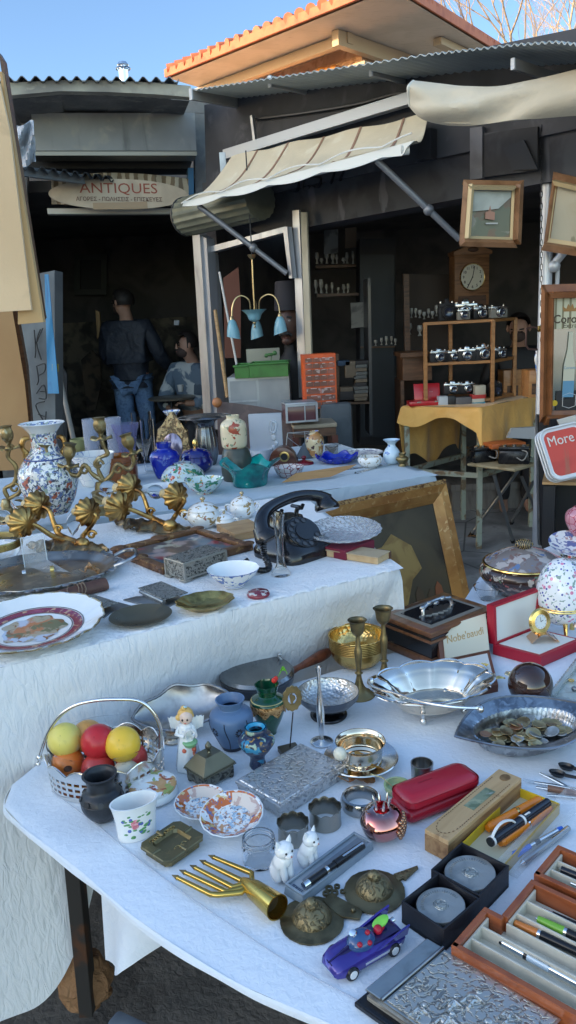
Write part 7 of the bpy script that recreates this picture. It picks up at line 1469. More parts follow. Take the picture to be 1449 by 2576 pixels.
# ================================================================ FAR TABLE
imb=china('imari_vase',[('noise',70,.5,.54,(.14,.19,.36)),('noise',60,.56,.6,(.33,.4,.33),None,3),('noise',26,.58,.61,(.42,.13,.08),None,6),('noise',80,.57,.61,(.08,.08,.1),None,9),('noise',40,.6,.64,(.6,.58,.54),None,12)])
o,r,H=V('imari_vase','tall Imari baluster vase with a flared white neck and gilt beast handles','vase',134,1057,1298,146,[(.55,0),(.62,.04),(.85,.18),(1,.38),(.95,.5),(.7,.62),(.5,.7),(.42,.8),(.46,.9),(.62,.97),(.76,1)],imb,z=T2,rb=.55,rt=.7)
P('white_mouth',lathe([(r*.47,H*.905),(r*.64,H*.972),(r*.77,H*1.0),(r*.74,H*1.005),(r*.45,H*.93)],44,cap=False),white_glaze,o)
for s in (-1,1): P('handle',tube(curve([(s*r*.47,0,H*.84),(s*r*.66,-.005,H*.83),(s*r*.72,-.008,H*.74),(s*r*.64,-.005,H*.68),(s*r*.7,-.01,H*.63)],4),[.007,.008,.009,.01,.011,.01,.009,.008,.008,.009,.01,.012,.013,.012,.01,.008,.006],8),gilt,o)
P('gilt_rings',lathe([(r*.72,H*.615),(r*.73,H*.62),(r*.71,H*.63)],44,cap=False,bm=lathe([(r*.985,H*.44),(r*1.0,H*.445),(r*.98,H*.46)],44,cap=False)),M('blue_line_glaze',(.06,.09,.25),.2),o)
gl3=M('lamp_glass',(.93,.95,.97),.04,0,trans=1,ior=1.12); lil=M('lilac_glass',(.62,.62,.85),.05,0,trans=.9,ior=1.15)
frg=M('misty_glass',(.66,.7,.8),.2,0,trans=.72,ior=1.1)
Z3=T3
V('glass_chimney','misty glass cylinder lamp shade behind the left arm of the candelabrum','lamp glass',238,1051,1172,38,[(.97,0),(1,.5),(1,1)],frg,z=Z3,rb=.97,k=1,th=.002)
V('glass_chimney','misty glass cylinder lamp shade left of the lilac ruffled vase','lamp glass',296,1047,1172,39,[(.97,0),(1,.5),(1,1)],frg,z=Z3,rb=.97,k=1,th=.002)
V('glass_chimney','tall clear glass cylinder standing behind the ruffled lilac vase','lamp glass',366,1033,1165,50,[(.97,0),(1,.5),(1,1)],gl3,z=Z3,rb=.97,k=1,th=.002)
V('glass_tumbler','tall clear straight drinking glass left of the cobalt vase','glass',381,1052,1192,34,[(.9,0),(.9,.04),(1,1)],gl3,z=Z3,rb=.9,k=1,th=.003)
V('ruffled_vase','lilac glass vase with a ruffled trumpet mouth','vase',325,1061,1175,66,[(.6,0),(.62,.3),(.7,.6),(1,1)],lil,z=Z3,rb=.6,fl=lambda t,k:(1+.05*math.sin(t*6)*(1 if 8<k<18 else 0),0))
V('white_basin','big white china bowl with thin painted lines behind the amber dish','bowl',240,1132,1226,112,[(.5,0),(.6,.1),(.85,.6),(1,1)],china('crackle_bowl',[('crack',24,.02,.005,(.25,.3,.5))]),z=Z3,rb=.5)
am=M('amber_glass',(.42,.13,.02),.08,0,[('noise',5,.42,.66,(.3,.08,.01))],trans=.45,coat=.4)
o,r,H=V('amber_dish','round straight-sided amber glass dish on the far table','dish',303,1138,1219,98,[(.92,0),(.95,.1),(.97,.9),(1,1)],am,z=Z3,rb=.92,k=1,th=.004)
P('clear_rim',lathe([(r*.99,H*.78),(r*1.02,H*.8),(r*1.02,H*.84),(r*.99,H*.86)],40,cap=False),am,o)
q=G(440,1172,Z3); k=mpp(q); t=T('ornate_frame','small ornate gilt easel frame with a pointed crest on the far table','picture frame',q,-.1)
hw=43*k; hh=hgt(q,440,1037)
P('frame',prism([(-hw,0),(-hw*1.05,hh*.35),(-hw*.85,hh*.7),(-hw*.4,hh*.8),(-hw*.12,hh),(hw*.15,hh),(hw*.5,hh*.78),(hw*.9,hh*.66),(hw*1.0,hh*.3),(hw,0)],0,.02,bev=.006,m=Matrix.Rotation(PI/2-.12,4,'X')),relief('frame_relief',(.5,.37,.19),(.16,.11,.06),42,.004,.6,.45),t)
P('mirror',lathe([(0,.021),(hw*.58,.021),(hw*.55,.0225),(0,.0225)],32,ell=1.35,m=Matrix.Rotation(PI/2-.12,4,'X')@Matrix.Translation((0,hh*.36,0))),M('dim_mirror',(.25,.22,.3),.15,.6),t)
V('china_bowl','little blue and white footed bowl standing behind the ornate gilt frame','bowl',440,1030,1132,44,[(.4,0),(.3,.6),(.5,.85),(.95,.97),(1,1)],china('blue_rim_china',[('noise',50,.52,.56,(.1,.18,.5))]),z=Z3,rb=.4)
V('bottle_vase','plain white glazed bottle vase in front of the ornate gilt frame','vase',463,1079,1168,48,[(.7,0),(1,.1),(.95,.3),(.6,.6),(.62,1)],M('blue_white_glaze',(.7,.74,.8),.12,coat=.4),z=Z3,rb=.7)
pwv=M('ribbed_pewter',(.24,.25,.27),.22,.9,[('noise',7,.42,.66,(.12,.13,.14))])
V('pewter_vase','large ribbed pewter vase with a very wide flat rim','vase',523,1039,1172,136,[(.3,0),(.34,.05),(.44,.3),(.4,.6),(.34,.82),(.5,.93),(.95,.985),(1,1)],pwv,z=Z3,rb=.3,fl=lambda t,k:1+.03*math.sin(t*16)*(1 if 2<k<20 else 0))
cob=M('cobalt_glass',(.006,.025,.42),.05,0,[('noise',26,.6,.64,(.12,.18,.55)),('noise',6,.4,.66,(.004,.012,.24))],trans=.2,coat=.6)
V('cobalt_vase','bright cobalt blue glass vase with a short collar','vase',419,1110,1206,75,[(.6,0),(.75,.12),(.98,.5),(1,.62),(.85,.74),(.5,.82),(.48,.9),(.52,1)],cob,z=Z3,rb=.6)
o,r,H=V('cobalt_box','cobalt blue lidded glass bowl with gilt decoration behind the floral bowls','bowl',497,1140,1192,84,[(.5,0),(.85,.25),(1,.6),(.85,1)],M('dark_cobalt',(.006,.012,.16),.08,0,[('noise',24,.62,.66,(.4,.25,.1))],coat=.6),z=Z3,rb=.5)
P('lid',lathe([(r*.9,H)]+smoothprof([(r*.92,H),(r*.75,H*1.25),(r*.3,H*1.42),(r*.1,H*1.45)])+[(0,H*1.45)],36,cap=False),M('dark_cobalt',(0,0,0)),o); P('gilt_knob',lathe(smoothprof([(r*.08,H*1.42),(r*.16,H*1.65),(r*.12,H*1.9),(.001,H*2.0)]),14),gold,o)
fb=china('green_floral_china',[('noise',30,.57,.6,(.06,.25,.14)),('noise',36,.62,.64,(.6,.12,.08),None,5),('noise',44,.64,.66,(.1,.14,.3),None,9),('noise',60,.62,.64,(.55,.4,.12),None,13)],(.62,.72,.7))
p=spot(462,1214,Z3,52); k=mpp(p); r=56*k; H=hgt(p,462,1165,0)
TM('floral_bowl','floral china bowl turned upside down on the white plate','bowl',lathe([(r,0)]+smoothprof([(r,0),(r*.9,H*.4),(r*.62,H*.8),(r*.4,H*.9),(r*.4,H)])+[(0,H)],40),fb,p+Vector((0,0,.004)),0,'floral china bowls')
V('floral_bowl','floral china bowl standing upright beside the upturned one','bowl',516,1195,1244,100,[(.42,0),(.42,.08),(.7,.35),(.92,.75),(1,1)],fb,z=Z3,rb=.42,grp='floral china bowls')
V('white_plate','plain white china plate under the upturned floral bowl','plate',400,1207,1240,104,[(.6,0),(.9,.4),(1,.6)],white_glaze,z=Z3,rb=.6)
tu=M('teal_glass',(.0,.22,.23),.05,0,[('noise',7,.42,.64,(.0,.4,.36)),('noise',5,.55,.7,(.0,.07,.1),None,6)],trans=.35,coat=.6)
p=spot(630,1230,Z3,48); k=mpp(p); r=67*k; H=hgt(p,630,1165,0)
def tl(t,kk): s=max(0,(kk-3)/9) if kk<13 else max(0,(22-kk)/9); s=min(s,1); return (1+.16*s*math.sin(t*5+.6),s*H*.16*math.sin(t*5+2))
TM('art_glass_bowl','teal art glass bowl pulled up into wavy points','bowl',lathe(hollow([(r*.62,0),(r*.66,H*.1),(r*.66,H*.45),(r*.8,H*.8),(r*1.05,H*1.05)],.006,3),60,tl),tu,p)
crj=china('cream_red_jar',[('noise',17,.56,.58,(.35,.06,.03)),('noise',34,.6,.63,(.25,.3,.2),None,6)],(.66,.56,.38),.25)
o,r,H=V('stone_jar','dark green stoneware jar carrying the cream jar','jar',599,1121,1214,78,[(.9,0),(1,.15),(1,.6),(.85,.9),(.75,1)],M('dark_green_stoneware',(.05,.06,.052),.3,0,[('noise',8,.42,.66,(.03,.035,.03))]),z=Z3,rb=.9,solid=True)
zj=Z3+H; pj=o.location
k=mpp(pj); r2=33*k; H2=hgt(pj+Vector((0,0,H)),592,1044,0)
TM('cream_jar','cream jar painted with red maple leaves, standing on the dark green jar','jar',lathe(hollow([(r2*.8,0),(r2*.95,H2*.1),(r2*1,H2*.5),(r2*.93,H2*.75),(r2*.6,H2*.87),(r2*.48,H2*.9),(r2*.5,H2)],.004),40),crj,pj+Vector((-.005,0,H)))
q=G(673,1160,Z3); k=mpp(q); t=T('glass_block','thick frosted glass plaque moulded with a raised figure','plaque',q,-.06); wx=82*k; hh=hgt(q,673,1040)
fg_=M('frosted_block_glass',(.72,.78,.86),.32,0,trans=.6,ior=1.25); P('block',box(wx,.035,hh,bev=.003),fg_,t); rl=NB(); tube(curve([(wx*.2,-.022,hh*.85),(wx*.33,-.022,hh*.8),(wx*.28,-.022,hh*.62),(wx*.15,-.022,hh*.66),(wx*.2,-.022,hh*.85)],5),.007,8,rl)
for x,z,s in ((.24,.5,.013),(.3,.38,.012),(.22,.28,.014),(.33,.22,.01),(.26,.14,.012)): ball(s,(wx*x,-.018,hh*z),8,rl,(1,.5,1.3))
P('raised_figure',rl,M('clear_relief_glass',(.85,.9,.95),.08,0,trans=.6),t)
V('glass_bowl','small flared milky glass bowl in front of the frosted glass plaque','bowl',657,1124,1165,60,[(.5,0),(.6,.15),(1,1)],M('milk_glass',(.66,.7,.76),.2,coat=.3),z=Z3,rb=.5)
q=spot(712,1172,Z3,0); k=mpp(q); t=T('mantel_clock','small arched wooden mantel clock lying among the glassware','clock',q,-.12); mw=34*k; mh=hgt(q,712,1124)
ao=[(-mw*1.15,0)]+[(-mw*math.cos(a),mh*.25+mh*.75*math.sin(a)) for a in [i*PI/14 for i in range(15)]]+[(mw*1.15,0)]
P('case',prism(ao,0,.07,bev=.003,m=Matrix.Rotation(PI/2,4,'X')@Matrix.Translation((0,0,-.06))),M('clock_mahogany',(.1,.035,.02),.3,0,[('noise',10,.42,.66,(.06,.02,.012),(1,1,6))],coat=.3),t)
P('dial',lathe([(0,0),(mw*.36,0),(mw*.38,.003),(mw*.32,.004),(0,.003)],30,m=Matrix.Translation((mw*.15,-.011,mh*.5))@Matrix.Rotation(PI/2,4,'X')),brass,t); P('dial_face',lathe([(0,.0035),(mw*.26,.0035),(mw*.25,.005),(0,.005)],24,m=Matrix.Translation((mw*.15,-.011,mh*.5))@Matrix.Rotation(PI/2,4,'X')),M('black_dial',(.02,.02,.02),.3),t)
stv=china('satsuma_small',[('noise',16,.5,.53,(.4,.2,.07)),('noise',30,.57,.6,(.08,.05,.05),None,4),('noise',24,.6,.63,(.08,.12,.35),None,8)],(.6,.5,.32))
V('satsuma_vase','small cream Satsuma vase painted with gold figures','vase',793,1082,1152,46,[(.6,0),(.8,.1),(1,.5),(.98,.7),(.8,.85),(.5,.92),(.55,1)],stv,z=Z3,rb=.6)
V('shot_glass','small smoky glass tumbler beside the Satsuma vase','glass',835,1118,1150,34,[(.9,0),(1,1)],M('smoky_glass',(.6,.56,.52),.05,0,trans=.9,ior=1.2),z=Z3,rb=.9,k=1)
p=spot(848,1170,Z3,36); k=mpp(p); r=53*k; H=hgt(p,848,1146,0)
TM('cobalt_ashtray','cobalt blue glass dish with a deeply ruffled rim','dish',lathe(hollow([(r*.6,0),(r*.75,H*.3),(r*.95,H*.8),(r,H)],.006,3),60,lambda t,kk:(1+.05*math.sin(t*7),H*.3*math.sin(t*7) if 5<kk<14 else 0)),cob,p)
V('bordered_plate','white plate with a dark patterned border behind the cobalt dish','plate',908,1128,1150,112,[(.6,0),(.95,.7),(1,1)],china('lace_border_plate',[('noise',60,.5,.55,(.35,.35,.42))]),z=Z3,rb=.6)
V('sugar_bowl','round white china bowl with fine painted sprigs','bowl',931,1143,1178,62,[(.45,0),(.8,.25),(1,.65),(.9,1)],china('sprig_china',[('noise',60,.58,.61,(.4,.34,.25))]),z=Z3,rb=.45)
V('opaline_vase','pale blue opaline vase with a trumpet neck at the corner of the far table','vase',986,1102,1169,44,[(.5,0),(.85,.12),(1,.35),(.8,.58),(.45,.74),(.5,.85),(.98,1)],china('opaline',[('noise',30,.63,.66,(.1,.22,.5))],(.5,.63,.74)),z=Z3,rb=.5)
V('bronze_burner','tiny brown bronze incense burner next to the pale blue vase','incense burner',1012,1138,1174,31,[(.7,0),(.5,.15),(.6,.25),(1,.5),(.9,.68),(.5,.78),(.6,1)],oldbrass,z=Z3,rb=.7)
V('ruby_bowl','small ruby and white cut glass bowl behind the brown cardboard','bowl',728,1166,1203,76,[(.6,0),(.8,.3),(.97,.8),(1,1)],M('ruby_cut_glass',(.2,.02,.03),.1,0,[('crack',40,.03,.07,(.55,.5,.5))],coat=.5),z=Z3,rb=.6)
TM('ruby_dish','dark red glass dome with a clear knob behind the ruby bowl','glass dome',lathe(smoothprof([(.05,0),(.045,.012),(.02,.02),(.008,.024),(.014,.036),(.004,.044)])+[(0,.044)],30),M('ruby_solid',(.16,.012,.02),.1,coat=.5),G(765,1168,Z3))
cs=[G(708,1214,Z3+.012),G(745,1190,Z3+.045),G(896,1168,Z3+.04),G(880,1178,Z3+.03),G(831,1199,Z3+.010)]
bm=NB(); quad([c-cs[0] for c in cs],.003,bm); TM('cardboard_piece','sheet of brown cardboard propped on the front edge of the far table','cardboard',bm,card,cs[0],smooth=False)
for lb,a,b in (('glass-handled cake knife lying on the far table, nearer the edge',(905,1190),(1005,1164)),('glass-handled cake server lying behind the cake knife',(880,1182),(960,1172))):
 q,q1=G(*a,Z3),G(*b,Z3); d=q1-q; o=TM('cake_server',lb,'cake server',tube([(0,0,.004),(d.length*.55,0,.006),(d.length,0,.004)],[.005,.003,.012],8,flat=.25),silver,q,math.atan2(d.y,d.x)); P('handle',tube([(-d.length*.1,0,.005),(d.length*.4,0,.006)],[.007,.005],8),clearglass,o)
q=G(770,1150,Z3); t=T('wire_stand','folding wire stand over a dark grey cloth cone','stand',q); P('cone',lathe([(.055,0),(.05,.01),(.012,.075),(0,.08)],20),M('slate_cloth',(.06,.075,.09),.7),t)
wb=NB()
for a,b in (((-.11,.05,.0),(-.09,.05,.125)),((-.09,.05,.125),(.05,.03,.13)),((.05,.03,.13),(.06,.03,0)),((-.09,.05,.125),(0,.08,.11)),((0,.08,.11),(.05,.03,.13)),((-.09,.05,.1),(.0,.0,.03)),((0,.05,.13),(0,.05,.06))): rod(a,b,.0022,wb,6)
P('wires',wb,steel,t)
V('olive_bowl','small olive green bowl on the far table behind the tall Imari vase','bowl',205,1100,1140,50,[(.6,0),(.9,.4),(1,1)],M('olive_glaze',(.25,.26,.12),.3),z=Z3+.03,rb=.6)
# ---- big gilt framed painting leaning on the far table
P1=A(1116,1206,3.22); Tl=G(796,1272,P1.z); ex=(Tl-P1).normalized(); _d=ray(1180,1510); dn_=(O+_d*((P1-O).dot(ex)/_d.dot(ex))-P1).normalized(); nz=ex.cross(dn_); nz=nz if nz.y<0 else -nz
t=T('gilt_framed_painting','large dark figure painting in a wide gilt moulding leaning against the far table','painting',P1+dn_*(P1.z/-dn_.z)*1.0); inv=t.location.copy(); FH=P1.z/-dn_.z-.01; FWd=.95
def pf(x,y,z=0): return P1+ex*x+dn_*y+nz*z-inv
gm=M('gilt_moulding',(.4,.2,.06),.38,.45,[('noise',12,.42,.66,(.3,.13,.035)),('noise',40,.58,.68,(.5,.3,.12))],coat=.1); gr=relief('gilt_ornament',(.45,.27,.1),(.14,.06,.02),60,.004,.4,.45)
def mould(x0,y0,x1,y1,o0,o1,z0,z1,nm,m):
 fb=NB()
 for (xa,ya,xb,yb),(na,nb) in (((x0,y0,x1,y0),((0,1),0)),((x0,y1,x1,y1),((0,-1),0)),((x0,y0,x0,y1),((1,0),0)),((x1,y0,x1,y1),((-1,0),0))):
  sx_=1 if xb>xa else 0
  q=[]
  for (x,y),o_ in (((xa,ya),o0),((xb,yb),o0),((xb,yb),o1),((xa,ya),o1)):
   xx=x+(o_ if x==x0 else -o_); yy=y+(o_ if y==y0 else -o_); q.append((xx,yy))
  zz=(z0,z0,z1,z1); quad([pf(a,b,c) for (a,b),c in zip(q,zz)],.012,fb)
 P(nm,fb,m,t,False)
mould(0,0,FWd,FH,0,.018,.012,.03,'outer_moulding',gr); mould(0,0,FWd,FH,.018,.05,.03,.022,'moulding',gm); mould(0,0,FWd,FH,.05,.075,.026,.012,'inner_moulding',gm); mould(0,0,FWd,FH,.075,.09,.014,.004,'sight_edge',gm)
P('canvas',quad([pf(.088,.088,0),pf(FWd-.088,.088,0),pf(FWd-.088,FH-.088,0),pf(.088,FH-.088,0)],.008),M('dark_oil_painting',(.06,.05,.035),.4,0,[('noise',2.2,.35,.7,(.1,.08,.05)),('noise',4,.5,.75,(.13,.095,.05),None,7),('noise',7,.5,.8,(.035,.028,.022),None,9)]),t,False)
rk=NB(); quad([pf(0.400,0.216,.0035),pf(0.340,0.173,.0035),pf(0.250,0.238,.0035),pf(0.220,0.338,.0035),pf(0.280,0.374,.0035),pf(0.380,0.562,.0035),pf(0.600,0.590,.0035),pf(0.600,0.216,.0035)],.002,rk); P('painted_cliff',rk,M('mustard_paint',(.4,.26,.09),.35,0,[('noise',14,.45,.62,(.28,.17,.06))],coat=.3),t,False)
fgb=NB(); fgr=NB()
for x,y,s,bb in ((.20,.45,.05,fgb),(.26,.43,.055,fgb),(.155,.43,.05,fgr),(.31,.48,.045,fgb),(.23,.54,.05,fgr)):
 quad([pf(x-s*.5,y+s*1.6,.005),pf(x-s*.35,y,.005),pf(x,y-s*.45,.005),pf(x+s*.35,y,.005),pf(x+s*.55,y+s*1.6,.005)],.002,bb)
P('painted_figures',fgb,M('umber_paint',(.11,.075,.045),.35,coat=.3),t,False); P('painted_figures',fgr,M('russet_paint',(.3,.11,.05),.35,coat=.3),t,False)
# ================================================================ IN AND BEFORE THE SHOPS
# ---- pendant lamp in the doorway
yl=5.15; q=A(634,645,yl); t=T('pendant_lamp','brass pendant lamp with three pale blue glass shades hanging in the shop doorway','lamp',q); inv=q
lb=M('lamp_brass',(.5,.38,.2),.3,.9); bg_=M('pale_blue_shade',(.2,.4,.48),.3,0,[('noise',8,.42,.66,(.14,.33,.42))],sss=.1,coat=.2)
def w(u,v,dy=0): return A(u,v,yl+dy)-inv
P('ceiling_rose',lathe([(.004,.012),(.03,.01),(.02,-.008),(.006,-.02)],20),lb,t); P('cable',rod((0,0,.01),(0,0,.62),.004,n=6),blackpaint,t); P('rod',rod((0,0,0),w(640,780),.006),lb,t)
kk=mpp(q)
P('bowl',lathe(smoothprof([(4*kk,-14*kk),(14*kk,-8*kk),(20*kk,6*kk),(33*kk,17*kk)])+[(31*kk,17*kk),(18*kk,7*kk),(3*kk,-10*kk)],32,m=Matrix.Translation(w(640,796)),cap=False),bg_,t); P('finial',lathe(smoothprof([(.001,-.05),(.008,-.04),(.004,-.03),(.012,-.015),(.006,0)]),14,m=Matrix.Translation(w(640,806))),lb,t)
for arc,end,dy,tl_ in ((((652,778),(654,754),(672,741),(690,746),(701,768),(704,796)),(706,838),-.05,.35),(((630,778),(626,755),(608,744),(592,752),(584,775),(583,804)),(588,850),-.05,.15),(((640,776),(640,760),(643,757),(645,765),(645,790),(645,806)),(647,850),.18,-.1)):
 pts=[w(u,v,dy*i/5) for i,(u,v) in enumerate(arc)]; P('arm',tube(curve(pts,4),.005,8),lb,t)
 d=(w(*end,dy)-pts[-1]).normalized(); Ls=(w(*end,dy)-pts[-1]).length
 s=P('shade',lathe(smoothprof([(5*kk,0),(10*kk,Ls*.15),(15*kk,Ls*.55),(17*kk,Ls*1.0)])+[(16*kk,Ls),(13*kk,Ls*.5),(4*kk,Ls*.05)],24,lambda t,k:(1,.012*math.sin(t)*(k in (11,12,13))),m=Matrix.Translation(pts[-1])@d.to_track_quat('Z','Y').to_matrix().to_4x4(),cap=False),bg_,t)
 P('socket',lathe([(.006,-.02),(.012,-.012),(.015,.012),(.006,.015)],14,m=Matrix.Translation(pts[-1])@d.to_track_quat('Z','Y').to_matrix().to_4x4()),lb,s)
def slab(name,label,cat,px,y,th,m,par=None,dys=None,**kw):
 ps=[A(u,v,y+(dys[i] if dys else 0)) for i,(u,v) in enumerate(px)]; c=ps[0].copy()
 return TM(name,label,cat,quad([p-c for p in ps],th),m,c,smooth=False,**kw)
def blockpx(name,label,cat,x0,x1,v0,v1,y,dep,m,par=None,rz=0,bev=.004,grp=None):
 """upright box whose front spans x0..x1, v0..v1 at depth y"""
 a=A((x0+x1)/2,v1,y); k=mpp(a); wx=(x1-x0)*k; hz=(v1-v0)*k*1.01
 return TM(name,label,cat,box(wx,dep,hz,(0,dep/2,0),bev=bev),m,a,rz,grp),wx,hz
slab('red_board','reddish brown board leaning inside the shop doorway','board',((562,700),(600,672),(606,760),(606,900),(566,900)),5.7,.02,M('red_brown_board',(.14,.045,.025),.6))
TM('white_stick','thin white stick leaning inside the doorway left of the lamp','stick',rod(A(552,684,5.4)-A(597,925,5.3),(0,0,0),.008),M('white_stick_paint',(.55,.53,.5),.5),A(597,925,5.3))
TM('wooden_pole','wooden broom handle leaning on the door post','stick',rod(A(541,780,5.45)-A(572,1000,5.3),(0,0,0),.013),wood_pale,A(572,1000,5.3))
# ---- fez head
q=A(735,1010,5.35); t=T('fez_bust','dark carved bust of a moustached man in a tall fez beside the cream post','bust',q,R(-18)); kk=mpp(q)
ds=M('dark_bust_skin',(.11,.055,.04),.45,0,[('noise',14,.42,.66,(.07,.035,.028))]); hd_h=190*kk
P('shoulders',lathe(smoothprof([(34*kk,0),(36*kk,50*kk),(33*kk,95*kk),(16*kk,122*kk),(13*kk,140*kk)])+[(0,140*kk)],28,ell=.7),M('bust_coat',(.012,.012,.015),.6),t)
hb=ball(31*kk,(0,0,190*kk),16,sc=(.92,1,1.5)); ball(6*kk,(0,-31*kk,184*kk),8,hb,(.8,1,1.5)); ball(13*kk,(0,-19*kk,150*kk),8,hb,(1,.9,.8))
for s in (-1,1): ball(7*kk,(s*29*kk,2*kk,188*kk),8,hb,(.5,.8,1.4))
h_=P('head',hb,ds,t)
P('moustache',tube(curve([(-15*kk,-25*kk,163*kk),(-7*kk,-30*kk,168*kk),(0,-32*kk,167*kk),(7*kk,-30*kk,168*kk),(15*kk,-25*kk,163*kk)],4),3.4*kk,6),blackpaint,h_)
P('brows',tube([(-18*kk,-26*kk,205*kk),(-6*kk,-31*kk,207*kk)],2.2*kk,6,bm=tube([(18*kk,-26*kk,205*kk),(6*kk,-31*kk,207*kk)],2.2*kk,6)),blackpaint,h_)
ey=NB(); ball(3.4*kk,(-11*kk,-27*kk,198*kk),6,ey,(1.3,.6,.8)); ball(3.4*kk,(11*kk,-27*kk,198*kk),6,ey,(1.3,.6,.8)); P('eyes',ey,M('bust_eye',(.25,.22,.2),.3),h_)
P('mouth',ball(5*kk,(0,-28*kk,157*kk),6,sc=(1.5,.4,.4)),M('bust_lip',(.12,.04,.03),.4),h_)
P('fez',lathe([(33*kk,222*kk),(32*kk,240*kk),(28*kk,288*kk),(26*kk,291*kk),(0,291*kk)],28),M('dark_fez',(.022,.02,.026),.75),t)
# ---- crates, cabinet, organiser, furniture
gc=M('green_plastic_crate',(.04,.17,.03),.4,0,[('noise',12,.42,.66,(.03,.12,.02))])
def crate(lb,x0,x1,v0,v1,y):
 a=A((x0+x1)/2,v1,y); k=mpp(a); W_=(x1-x0)*k; Hh=(v1-v0)*k; t=T('plastic_crate',lb,'crate',a,-.06,'green plastic crates'); D_=.26
 P('base',box(W_*.94,D_*.94,.006),gc,t,False)
 for bx in ((W_,.006,Hh,(0,-D_/2,0)),(W_,.006,Hh,(0,D_/2,0)),(.006,D_-.01,Hh,(-W_/2+.003,0,0)),(.006,D_-.01,Hh,(W_/2-.003,0,0))): P('side',box(*bx,bev=.001),gc,t,False)
 P('rim',box(W_+.016,.016,.012,(0,-D_/2-.004,Hh-.012),bev=.003,bm=box(W_+.016,.016,.012,(0,D_/2+.004,Hh-.012),bev=.003)),gc,t)
crate('larger green plastic crate on the right half of the grey cabinet',633,728,910,945,5.1); crate('smaller green plastic crate on the left half of the grey cabinet',597,633,916,948,5.12)
blockpx('card_box','pale grey card sticking up behind the green crates','card',622,706,878,930,5.35,.02,M('grey_card',(.3,.3,.24),.7))
TM('potted_sprig','sprig of green leaves poking out of the green crate','plant',ball(.018,(0,0,.02),5,bm=ball(.016,(.03,.01,.028),5,bm=ball(.014,(-.025,0,.015),5,bm=tube([(0,0,-.05),(.01,0,.03)],.003,5))),sc=(1.5,1,.6)),M('dull_leaf',(.06,.16,.05),.5),A(680,900,5.1))
cabm=M('grey_cabinet',(.3,.32,.33),.5,.2,[('noise',4,.42,.66,(.24,.26,.27))])
a=A(660,1040,5.0); k=mpp(a); t=T('metal_cabinet','low grey metal cabinet with two panels carrying the green crates','cabinet',A(660,1130,5.0),-.04); zt_c=A(660,946,5.0).z-t.location.z; k=mpp(A(660,1000,5.0)); wc=156*k
P('frame',box(wc,.42,zt_c,(0,.215,0),bev=.004),M('cabinet_frame',(.36,.38,.4),.4,.5),t,False)
P('panel',box(wc*.42,.004,zt_c*.88,(-wc*.25,.003,zt_c*.07)),cabm,t,False); P('panel',box(wc*.48,.004,zt_c*.9,(wc*.24,.003,zt_c*.06)),cabm,t,False); P('rail',box(wc*.44,.006,.01,(-wc*.25,.0,zt_c*.66)),alum,t,False)
t.location.z=max(t.location.z,.0)
oz=M('orange_plastic_cabinet',(.65,.1,.02),.4,0,[('noise',9,.42,.66,(.52,.075,.015))]); dwm=M('clear_drawer',(.3,.1,.07),.15,0,[('noise',9,.45,.6,(.16,.07,.05)),('noise',22,.58,.64,(.4,.3,.28))],coat=.4)
a=A(809,1028,4.75); k=mpp(a); wo_=82*k; ho=135*k; t=T('drawer_organiser','orange plastic small-parts cabinet with rows of clear drawers','organiser',a,R(6))
P('case',box(wo_,.12,ho,(0,.062,0),bev=.003),oz,t,False)
z_=ho*.03
for i,(n_,h_) in enumerate(((2,.12),(2,.12),(2,.13),(4,.105),(4,.105),(4,.105),(4,.105),(4,.09))):
 hh=h_*ho
 for j in range(n_):
  wx=wo_*.9/n_; dr=P('drawer',box(wx*.94,.006,hh*.78,(-wo_*.45+wx*(j+.5),-.001,z_)),dwm,t,False)
  P('handle',box(wx*.4,.006,.003,(-wo_*.45+wx*(j+.5),-.006,z_+hh*.72)),M('drawer_lip',(.55,.5,.48),.3),dr,False)
 z_+=hh*1.05
lbr=M('mottled_brown_leather',(.085,.055,.05),.5,0,[('noise',14,.5,.62,(.12,.075,.065))])
a=A(652,1110,4.6); t=T('brown_armchair','old brown leather armchair back behind the far table','armchair',(a.x,a.y,.25),R(-6))
zt_=A(600,1010,4.6).z-.25
P('backrest',sheet(lambda a_,b:Vector(((a_-.5)*.50,.05-.05*math.sin(PI*b),zt_*(.2+.8*b)-(.06*a_+.04*a_*a_)*b)),16,8,.09),lbr,t)
for s in (-1,1): P('arm',box(.09,.42,.2,(s*.24,.22,.3),bev=.03),lbr,t)
P('seat',box(.42,.42,.14,(0,.25,.12),bev=.03),lbr,t); P('arm_knob',ball(.03,(-.235,-.02,zt_+.0),8),M('orange_wood_knob',(.4,.16,.06),.4),t)
gsl=M('slate_upholstery',(.07,.085,.1),.7,0,[('noise',10,.42,.66,(.05,.062,.075))])
a=A(848,1110,4.75); t=T('grey_armchair','slate grey upholstered chair behind the wooden stool','armchair',(a.x,a.y,.3)); zt_=A(848,1017,4.75).z-.3
P('backrest',box(.20,.08,zt_-.05,(0,.02,.06),bev=.03),gsl,t); P('seat',box(.36,.4,.14,(0,-.2 if 0 else .24,.06),bev=.03),gsl,t)
for sx in (-1,1): P('leg',box(.03,.03,.3,(sx*.08,.2,-.3)),wood_dark,t)
a=A(792,1066,4.5); t=T('wooden_stool','dark wooden stool with a tan seat carrying the maroon case','stool',(a.x,a.y,0),R(4)); k=mpp(a); hz=a.z
P('seat',box(112*k,.26,.025,(0,.12,hz-.025),bev=.006),M('tan_seat',(.3,.25,.18),.7),t); P('apron',box(106*k,.24,.05,(0,.12,hz-.075)),wood_dark,t,False)
for sx in (-1,1):
 for sy_ in (0,1): P('leg',box(.035,.035,hz-.075,(sx*50*k,.02+sy_*.2,0)),M('mahogany_leg',(.1,.03,.02),.35,coat=.3),t,False)
a=A(760,1062,4.45); k=mpp(a); t=T('vanity_case','small aluminium-edged case with dark maroon panels on the stool','case',a,R(8)); wx,hz=80*k,44*k
